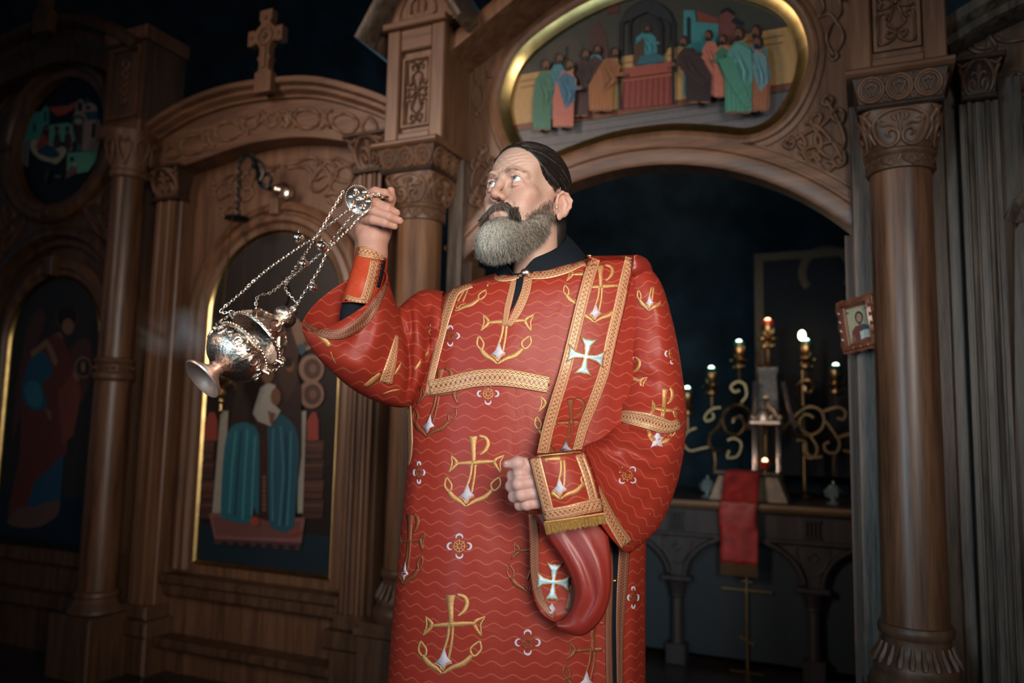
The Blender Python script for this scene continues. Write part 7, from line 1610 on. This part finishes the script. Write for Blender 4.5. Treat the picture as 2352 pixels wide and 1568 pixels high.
# sleeves
anchor('anchor_embroidery', 1500, 640, 0.72, S2, 0.0022, sL_, sx=0.75, clip=lambda x, y: y > 655 and x < 1535); anchor('anchor_embroidery', 1440, 866, 0.8, S2, 0.0022, sL_, sx=0.8, rot=0.25, clip=lambda x, y: 810 < y < 890 and 1408 < x)
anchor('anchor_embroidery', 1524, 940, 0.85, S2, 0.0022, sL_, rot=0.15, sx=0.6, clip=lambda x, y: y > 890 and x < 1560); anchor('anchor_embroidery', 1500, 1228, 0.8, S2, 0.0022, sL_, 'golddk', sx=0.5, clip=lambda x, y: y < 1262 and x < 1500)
rosette(1545, 812, 0.85, S2, 0.0022, sL_, 'gold', 0.7); rosette(1441, 1091, 0.82, S2, 0.0022, sL_, 'gold', 1.05, 0.75)
mb = MB(); patch(mb, [(1492, 998), (1510, 1004), (1530, 998), (1518, 1012), (1522, 1026), (1506, 1022), (1494, 1028), (1500, 1014)], S2, 0.0026); build('diamond_embroidery', mb, 'white', sL_, solid=0.0008)
for pts, w in (([(728, 768), (745, 780), (758, 796)], [3, 11, 12]), ([(722, 764), (735, 772)], [2, 8]), ([(838, 888), (855, 876), (874, 858)], [10, 15, 8]), ([(905, 862), (916, 846), (922, 832)], [3, 7, 3]), ([(880, 905), (900, 898), (924, 894)], [3, 5, 3]), ([(760, 808), (764, 822), (772, 836)], [2, 3, 2])):
    strip('thread_embroidery', pts, w, S1, 0.0024, 'gold', sR_, na=2, solid=0.0003)
for pts, w in (([(950, 850), (970, 830), (984, 806)], [3, 12, 4]), ([(925, 770), (928, 785), (930, 800)], [3, 8, 3])):
    strip('thread_embroidery', pts, w, [TB, SRB], 0.0024, 'gold', sR_, na=2, solid=0.0003)
# ------------------------------------------------------------------ long stole over the left shoulder
eL = [(1353, 588), (1338, 640), (1322, 700), (1305, 770), (1285, 850), (1262, 925), (1245, 985), (1233, 1042)]
eR = [(1462, 586), (1450, 640), (1437, 700), (1420, 770), (1403, 845), (1378, 915), (1355, 972), (1338, 1032)]
cl = catmull([(a, b, 0) for a, b in eL], 6); cr_ = catmull([(a, b, 0) for a, b in eR], 6); V = []; U = []; nx = 14; vv = 0
for i in range(len(cl)):
    t = i/(len(cl)-1); row = []
    for k in range(nx+1):
        q = cl[i].lerp(cr_[i], k/nx); h = cast(q.x, q.y, [TB], 0.008+0.004*t); Yh = h.y
        tgt = 1.49+0.02*(k/nx); b = max(0, (t-0.55)/0.45)**1.5; row.append(P(q.x, q.y, vl(Yh, min(Yh, tgt), b)))
    if i: vv += (row[nx//2]-V[-(nx+1)+nx//2]).length
    V += row; U += [((k/nx-0.5)*0.105, -vv) for k in range(nx+1)]
# continue the first row over the shoulder to the back
top = V[:nx+1]; back = [[p+Vector((0.002*j, 0.030*j, -0.006*j*j)) for p in top] for j in (3, 2, 1)]
V = [p for r in back for p in r]+V; U = [((k/nx-0.5)*0.105, 0.045*j) for j in (3, 2, 1) for k in range(nx+1)]+U
nr_ = len(V)//(nx+1); F = [(i*(nx+1)+k, i*(nx+1)+k+1, (i+1)*(nx+1)+k+1, (i+1)*(nx+1)+k) for i in range(nr_-1) for k in range(nx)]
mb = MB(); mb.add(V, F); stole = build('stole', mb, 'red', person, uv=U, smooth=80, solid=0.003); STB = [bvh(V, F)]
strip('stole_band', [(a+13, b+(2 if i else 6)) for i, (a, b) in enumerate(eL)], [26, 27, 28, 28, 27, 27, 27, 27], STB, 0.003, 'trim', stole); strip('stole_band', [(a-13, b+(2 if i else 6)) for i, (a, b) in enumerate(eR)], [26, 27, 28, 28, 26, 24, 22, 20], STB, 0.003, 'trim', stole)
ins = lambda x, y: np.interp(y, [588, 640, 700, 770, 850, 925, 985, 1042], [e[0] for e in eL])+24 < x < np.interp(y, [586, 640, 700, 770, 845, 915, 972, 1032], [e[0] for e in eR])-24
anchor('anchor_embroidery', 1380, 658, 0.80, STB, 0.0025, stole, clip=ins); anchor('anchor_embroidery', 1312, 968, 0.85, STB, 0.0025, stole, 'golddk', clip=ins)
def cross_patch(parent, cx, cy, s, trees, off, rot, sx=1.0):
    arm = [(4, -5), (12, -40), (24, -46), (0, -42), (-24, -46), (-12, -40), (-4, -5)]
    def full(k): 
        out = []
        for q in range(4):
            a = q*math.pi/2; base = [(-5, -6), (-9, -26), (-22, -45), (-7, -40), (0, -42), (7, -40), (22, -45), (9, -26), (5, -6)]
            out += [((x*math.cos(a)-y*math.sin(a)), (x*math.sin(a)+y*math.cos(a))) for x, y in base]
        return [(cx+sx*s*k*(x*math.cos(rot)-y*math.sin(rot)), cy+s*k*(x*math.sin(rot)+y*math.cos(rot))) for x, y in out]
    mb = MB(); patch(mb, full(1.0), trees, off); c = build('cross_applique', mb, 'gold', parent, solid=0.003)
    mb = MB(); q = full(1.0); cc = (cx, cy); inner = [(cx+(x-cx)*0.84, cy+(y-cy)*0.84) for x, y in q]
    # shrink each arm about its own axis so a gold rim stays all round
    inner = []
    for qd in range(4):
        a = qd*math.pi/2; base = [(-2.2, -5), (-5.5, -26), (-16, -40), (-6, -37), (0, -38), (6, -37), (16, -40), (5.5, -26), (2.2, -5)]
        for x, y in base:
            X, Y_ = x*math.cos(a)-y*math.sin(a), x*math.sin(a)+y*math.cos(a); inner.append((cx+sx*s*(X*math.cos(rot)-Y_*math.sin(rot)), cy+s*(X*math.sin(rot)+Y_*math.cos(rot))))
    patch(mb, inner, trees, off+0.002); build('cross_inlay', mb, 'ice', c, solid=0.0012)
cross_patch(stole, 1346, 818, 1.0, STB, 0.004, 0.17)
# rolled edge of the stole standing up on the shoulder
V, F, U = grid([(1456, 588, 1.645), (1453, 606, 1.645), (1450, 626, 1.650), (1452, 660, 1.70)], [(1462, 585, 1.70), (1487, 597, 1.69), (1499, 628, 1.70), (1494, 700, 1.76)], 10, 0.016)
mb = MB(); mb.add(V, F); build('shoulder_fold', mb, 'redlin', person, uv=U, smooth=80, solid=0.003)
# ------------------------------------------------------------------ hanging loop and end of the stole at the left wrist
inn_ = [(1224, 1180, 1.500), (1262, 1240, 1.495), (1296, 1290, 1.490), (1318, 1345, 1.490), (1316, 1390, 1.495), (1298, 1420, 1.505), (1276, 1428, 1.515)]
out_ = [(1380, 1170, 1.505), (1396, 1230, 1.490), (1403, 1300, 1.480), (1400, 1370, 1.480), (1378, 1425, 1.488), (1335, 1458, 1.500), (1285, 1446, 1.515)]
V, F, U = grid(inn_, out_, 14, 0.014, 10)
V = apply_folds(V, [([(1290, 1210), (1340, 1290), (1362, 1370), (1330, 1430)], -0.006, 9), ([(1330, 1210), (1372, 1290), (1380, 1370), (1350, 1430)], 0.006, 8), ([(1270, 1210), (1325, 1300), (1338, 1370), (1310, 1420)], 0.005, 7)])
mb = MB(); mb.add(V, F); lp = build('stole_loop', mb, 'redlin', person, uv=U, smooth=80, solid=0.003)
lft = [(1212, 1170, 1.525), (1216, 1240, 1.535), (1218, 1310, 1.540), (1226, 1370, 1.540), (1244, 1408, 1.535), (1270, 1426, 1.525)]
rgt = [(1238, 1170, 1.525), (1275, 1240, 1.535), (1325, 1310, 1.540), (1332, 1370, 1.540), (1322, 1412, 1.535), (1290, 1430, 1.525)]
V, F, U = grid(lft, rgt, 12, 0.0, 8); mb = MB(); mb.add(V, F); lin = build('stole_loop_front', mb, 'red', person, uv=U, smooth=80, solid=0.003); LB = [bvh(V, F)]
strip('stole_band', [(1224, 1180), (1228, 1240), (1229, 1310), (1238, 1365), (1256, 1400), (1274, 1416)], [20, 20, 20, 20, 18, 12], LB, 0.003, 'trimdk', lin)
strip('stole_band', [(1314, 1345), (1312, 1375), (1304, 1402)], [12, 16, 14], LB, 0.003, 'trimdk', lin)
cross_patch(lin, 1271, 1336, 1.0, LB, 0.004, 0.08, 0.88)
mb = MB(); patch(mb, [(1268, 1384), (1276, 1398), (1266, 1412), (1256, 1400)], LB, 0.003); build('diamond_embroidery', mb, 'white', lin, solid=0.0008)
# end flap with braid and fringe
fl_ = [(1214, 1050, 1.425), (1226, 1095, 1.420), (1240, 1150, 1.422), (1250, 1196, 1.430)]; fr2 = [(1345, 1036, 1.440), (1362, 1080, 1.432), (1376, 1130, 1.432), (1386, 1176, 1.440)]
V, F, U = grid(fl_, fr2, 14, 0.024, 8); mb = MB(); mb.add(V, F); flap = build('stole_end', mb, 'red', person, uv=U, smooth=80, solid=0.003); FB = [bvh(V, F)]
strip('stole_band', [(1228, 1052), (1240, 1100), (1254, 1155), (1262, 1192)], 28, FB, 0.0035, 'trim', flap); strip('stole_band', [(1334, 1042), (1350, 1085), (1364, 1135), (1372, 1172)], 27, FB, 0.0035, 'trim', flap)
strip('stole_band', [(1250, 1184), (1300, 1176), (1340, 1166), (1384, 1158)], 30, FB, 0.005, 'trim', flap)
anchor('anchor_embroidery', 1292, 1052, 0.92, FB, 0.0025, flap, shear=0.12, clip=lambda x, y: y > 1052 and 1246+(y-1050)*0.24 < x < 1330+(y-1050)*0.25 and y < 1160)
strip('fold_edge', [(1218, 1046), (1260, 1040), (1300, 1038), (1342, 1032)], [6, 10, 9, 6], FB, 0.008, 'fringe', flap, solid=0.004)
mb = MB()
for k in range(70):
    t = k/69; a = P(1250+136*t, 1200-20*t+(2 if k % 2 else 0), 1.427+0.006*t-0.020*4*t*(1-t)); b = P(1256+136*t+random.uniform(-1.5, 1.5), 1226-24*t+random.uniform(-2, 2), 1.428+0.006*t-0.018*4*t*(1-t)); mb.tube([a, a.lerp(b, 0.5)+Vector((0, random.uniform(-.001, .001), 0)), b], 0.0013, 4)
build('fringe', mb, 'fringe', flap)['kind'] = 'stuff'
mb = MB()
for k in range(44):
    t = k/43; mb.ball(P(1252+136*t, 1199-20*t, 1.425+0.006*t-0.021*4*t*(1-t)), 0.0022, 6, 4)
build('fringe_cord', mb, 'gold', flap)['kind'] = 'stuff'
# ================================================================== censer swung on its chains
cy0 = 1.50
foot = P(463, 872, cy0)
img = (RT*0.69+UP*0.72).normalized(); axis = (img*math.cos(math.radians(38))+FW*math.sin(math.radians(38))).normalized()
ax1 = (RT*0.72-UP*0.69).normalized(); ax1 = (ax1-axis*ax1.dot(axis)).normalized(); ax2 = axis.cross(ax1)
TC = lambda p: foot+ax1*p[0]+ax2*p[1]+axis*p[2]
cen = thing('censer', 'silver censer swinging on four chains with bells from the raised hand', 'censer', foot)
mb = MB(TC); mb.lathe([(0.002, 0.024), (0.010, 0.0225), (0.020, 0.018), (0.030, 0.010), (0.038, 0.003), (0.043, 0.000), (0.045, 0.003), (0.042, 0.008), (0.030, 0.016), (0.018, 0.026), (0.012, 0.034), (0.016, 0.038), (0.012, 0.042)], seg=40); MAT['rosefoot'] = plain('rosy_worn_silver', (0.86, 0.60, 0.50), 0.40, 0.9, bump=0.2, bscale=50, var=0.15); build('foot', mb, 'rosefoot', cen)
def scal(a, j): return 1+0.012*math.cos(12*a)
prof = [(0.010, 0.038), (0.024, 0.042), (0.044, 0.052), (0.057, 0.066), (0.063, 0.082), (0.0625, 0.094), (0.059, 0.102), (0.062, 0.104), (0.062, 0.108), (0.056, 0.108), (0.055, 0.100), (0.050, 0.080), (0.030, 0.062), (0.002, 0.058)]
mb = MB(TC); mb.lathe(prof, seg=48, rad=scal); bowl = build('bowl', mb, 'silver', cen)
mb = MB(TC)
for k in range(48): a = 2*math.pi*k/48; mb.ball((0.0625*math.cos(a), 0.0625*math.sin(a), 0.106), 0.0028, 6, 4)
build('bowl_beading', mb, 'silver_s', bowl)
mb = MB(TC)                                                       # chased scroll work round the bowl
for k in range(8):
    a0 = 2*math.pi*k/8
    for s in (-1, 1):
        pts = []
        for t in range(13):
            q = t/12; r = 0.30*(1-0.7*q); an = a0+s*0.02+s*r*math.cos(2.6*math.pi*q)*0.9; z = 0.082+0.016*(1-0.6*q)*math.sin(2.6*math.pi*q); rr = np.interp(z, [0.052, 0.066, 0.082, 0.094], [0.044, 0.057, 0.063, 0.0625])+0.001; pts.append((rr*math.cos(an), rr*math.sin(an), z))
        mb.tube(pts, 0.0022, 5)
    mb.ball((0.0640*math.cos(a0+0.39), 0.0640*math.sin(a0+0.39), 0.084), 0.006, 8, 5)
build('bowl_chasing', mb, 'silver', bowl)
MAT['coal'] = plain('charcoal', (0.02, 0.016, 0.014), 0.9, bump=0.8, bscale=120)
mb = MB(TC); mb.lathe([(0.002, 0.062), (0.046, 0.074), (0.050, 0.084), (0.034, 0.094), (0.002, 0.097)], seg=20, rad=lambda a, j: 1+0.05*math.sin(5*a+j)); build('charcoal', mb, 'coal', cen)
LZ = 0.030
lidp = [(0.062, 0.112), (0.064, 0.116), (0.061, 0.122), (0.058, 0.132), (0.050, 0.146), (0.040, 0.158), (0.028, 0.168), (0.017, 0.176), (0.014, 0.182), (0.022, 0.186), (0.026, 0.194), (0.024, 0.204), (0.014, 0.211), (0.008, 0.215), (0.011, 0.221), (0.007, 0.227), (0.004, 0.236), (0.001, 0.238)]
inn2 = [(0.001, 0.164), (0.024, 0.160), (0.040, 0.148), (0.052, 0.130), (0.058, 0.116), (0.060, 0.112)]
mb = MB(TC); mb.lathe([(r, z+LZ-0.006) for r, z in inn2+lidp], seg=48, rad=scal); lid = build('lid', mb, 'silver', cen)
mb = MB(TC)
for k in range(10):
    a0 = 2*math.pi*k/10
    for s in (-1, 1): mb.tube([(r*math.cos(a0+s*d), r*math.sin(a0+s*d), z+LZ-0.006) for r, z, d in ((0.0625, 0.122, 0.02), (0.0585, 0.133, 0.22), (0.051, 0.146, 0.24), (0.044, 0.156, 0.10), (0.050, 0.149, 0.04))], 0.002, 5)
for k in range(44): a = 2*math.pi*k/44; mb.ball((0.0645*math.cos(a), 0.0645*math.sin(a), 0.116+LZ-0.006), 0.0026, 6, 4)
build('lid_chasing', mb, 'silver_s', lid)
# lugs on bowl and lid, then the chains
lug = [math.radians(a) for a in (180, 60, 0)]
for a in lug:
    for z in (0.104, 0.140):
        mb = MB(TC); mb.tube([(0.060*math.cos(a), 0.060*math.sin(a), z-0.004), (0.072*math.cos(a), 0.072*math.sin(a), z), (0.072*math.cos(a), 0.072*math.sin(a), z+0.008), (0.060*math.cos(a), 0.060*math.sin(a), z+0.006)], 0.0032, 6); build('lug', mb, 'silver_s', cen)
def chain_path(px, Y0, Y1, tail=None):
    n = len(px); pts = [P(x, y, Y0+(Y1-Y0)*i/(n-1)) for i, (x, y) in enumerate(px)]
    if tail: pts += tail
    return catmull(pts, 6)
def chain_mesh(path, step, r, wr):
    mb = MB(); L = [0]
    for i in range(1, len(path)): L.append(L[-1]+(path[i]-path[i-1]).length)
    n = int(L[-1]/step); j = 0
    for i in range(n):
        s = (i+0.5)*L[-1]/n
        while j < len(L)-2 and L[j+1] < s: j += 1
        c = path[j].lerp(path[j+1], (s-L[j])/max(1e-9, L[j+1]-L[j])); t = (path[j+1]-path[j]).normalized(); s1 = t.orthogonal().normalized(); s2 = t.cross(s1)
        an = (math.pi/2 if i % 2 else 0)+0.6; q = s1*math.cos(an)+s2*math.sin(an)
        mb.tube([c+t*(math.cos(a)*r*1.7)+q*(math.sin(a)*r) for a in [k*math.pi/4 for k in range(8)]], wr, 5, closed=True)
    return mb
def LG(a, z, r=0.072): return TC((r*math.cos(a), r*math.sin(a), z))
chains = [([(789, 439), (758, 493), (732, 536), (713, 552), (686, 568), (611, 621), (560, 667), (507, 715)], lug[0]), ([(807, 477), (772, 504), (748, 522), (729, 538), (705, 576), (684, 608), (665, 635), (625, 670), (588, 694)], lug[1]),
          ([(839, 488), (807, 520), (780, 546), (756, 571), (737, 611), (718, 643), (692, 683), (667, 718), (630, 782)], lug[2])]
for px, a in chains:
    Yl = LG(a, 0.144).y; build('chain', chain_mesh(chain_path(px, 1.555, Yl, [LG(a, 0.146), LG(a, 0.110)]), 0.0062, 0.0027, 0.0011), 'silver_s', cen)
tipp = TC((0, 0, 0.238+LZ-0.006)); build('lid_chain', chain_mesh(chain_path([(820, 485), (791, 517), (772, 541), (751, 568), (716, 600), (686, 624), (655, 658)], 1.553, tipp.y, [tipp]), 0.0062, 0.0027, 0.0011), 'silver_s', cen)
for x, y, r in ((686, 546, 0.0118), (739, 565, 0.0122), (697, 606, 0.0108), (719, 660, 0.0092)):
    c = P(x, y, 1.545); mb = MB(); mb.ball(c, r, 16, 10, sc=(1, 1, 0.92)); b = build('bell', mb, 'silver_s', cen)
    mb = MB(); d = (CPOS-c).normalized(); q = (RT*0.35+UP*0.9).normalized(); mb.tube([c+d*(r*0.97)-q*(r*0.5), c+d*(r*1.0), c+d*(r*0.97)+q*(r*0.5)], r*0.14, 5); build('bell_slot', mb, 'iron', b)
    mb = MB(); mb.tube([c+Vector((0.003*math.cos(t), 0, r+0.002+0.003*math.sin(t))) for t in [k*math.pi/4 for k in range(8)]], 0.001, 4, closed=True); build('bell_loop', mb, 'silver_s', b)
# top plate in the hand
dc = P(824, 459, 1.548); axd = (img*0.45+FW*0.9).normalized(); d1 = axd.orthogonal().normalized(); d2 = axd.cross(d1); TD = lambda p: dc+d1*p[0]+d2*p[1]+axd*p[2]
mb = MB(TD); mb.lathe([(0.001, 0.000), (0.010, 0.001), (0.026, 0.0005), (0.0285, -0.001), (0.030, 0.001), (0.029, 0.004), (0.022, 0.012), (0.010, 0.017), (0.001, 0.018)], seg=40); tpl = build('top_plate', mb, 'silver_s', cen)
mb = MB(TD)
for k in range(40): a = 2*math.pi*k/40; mb.ball((0.0295*math.cos(a), 0.0295*math.sin(a), 0.0005), 0.0020, 6, 4)
for k in range(4):
    a = 2*math.pi*k/4+0.4; mb.tube([(0.014*math.cos(a)+0.004*math.cos(t), 0.014*math.sin(a)+0.004*math.sin(t), -0.003) for t in [q*math.pi/4 for q in range(8)]], 0.0012, 5, closed=True)
for k in range(6): a = 2*math.pi*k/6; mb.ball((0.019*math.cos(a), 0.019*math.sin(a), -0.0005), 0.0045, 8, 5, sc=(1, 1, 0.5))
mb.ball((0, 0, -0.002), 0.006, 8, 6); build('plate_rim', mb, 'silver_s', tpl)
build('hand_chain', chain_mesh(catmull([P(846, 452, 1.552), P(858, 447, 1.548), P(870, 446, 1.548), P(880, 452, 1.555)], 6), 0.0062, 0.0027, 0.0011), 'silver_s', cen)
mb = MB(); rc0 = P(879, 452, 1.572); mb.tube([rc0+RT*(0.012*math.cos(t))+(FW*0.9+UP*0.35).normalized()*(0.014*math.sin(t)) for t in [k*math.pi/8 for k in range(16)]], 0.0014, 6, closed=True); build('finger_ring', mb, 'silver_s', cen)
# faint incense smoke drifting beside the censer
m = bpy.data.materials.new('incense_smoke'); m.use_nodes = True; nt = m.node_tree; nt.nodes.remove(nt.nodes['Principled BSDF'])
vs_ = N(nt, 'ShaderNodeVolumePrincipled'); vs_.inputs['Color'].default_value = (0.75, 0.78, 0.82, 1)
tc = N(nt, 'ShaderNodeTexCoord'); no = N(nt, 'ShaderNodeTexNoise', i_Scale=9.0, i_Detail=3.0, i_Distortion=1.2); nt.links.new(tc.outputs['Object'], no.inputs['Vector'])
ln_ = N(nt, 'ShaderNodeVectorMath', operation='LENGTH'); mp = N(nt, 'ShaderNodeMapping'); mp.inputs['Location'].default_value = (0, 0, -1.0); mp.inputs['Scale'].default_value = (1/0.10, 1/0.06, 1/0.060)
nt.links.new(tc.outputs['Object'], mp.inputs['Vector']); nt.links.new(mp.outputs[0], ln_.inputs[0])
fall = N(nt, 'ShaderNodeMapRange', i_1=0.0, i_2=1.0, i_3=1.0, i_4=0.0); nt.links.new(ln_.outputs['Value'], fall.inputs[0])
den = mathn(nt, 'MULTIPLY', mathn(nt, 'MULTIPLY', mathn(nt, 'MAXIMUM', mathn(nt, 'SUBTRACT', no.outputs['Fac'], 0.40), 0.0), 55.0), fall.outputs[0]); nt.links.new(den, vs_.inputs['Density'])
nt.links.new(vs_.outputs[0], nt.nodes['Material Output'].inputs['Volume']); MAT['smoke'] = m
sc_ = P(418, 765, 1.56); mb = MB(); mb.ball(sc_, 1.0, 20, 12, sc=(0.10, 0.06, 0.060)); sm_ = build('incense_smoke', mb, 'smoke'); tag(sm_, 'faint grey wisp of incense smoke left of the censer', 'smoke', kind='stuff')
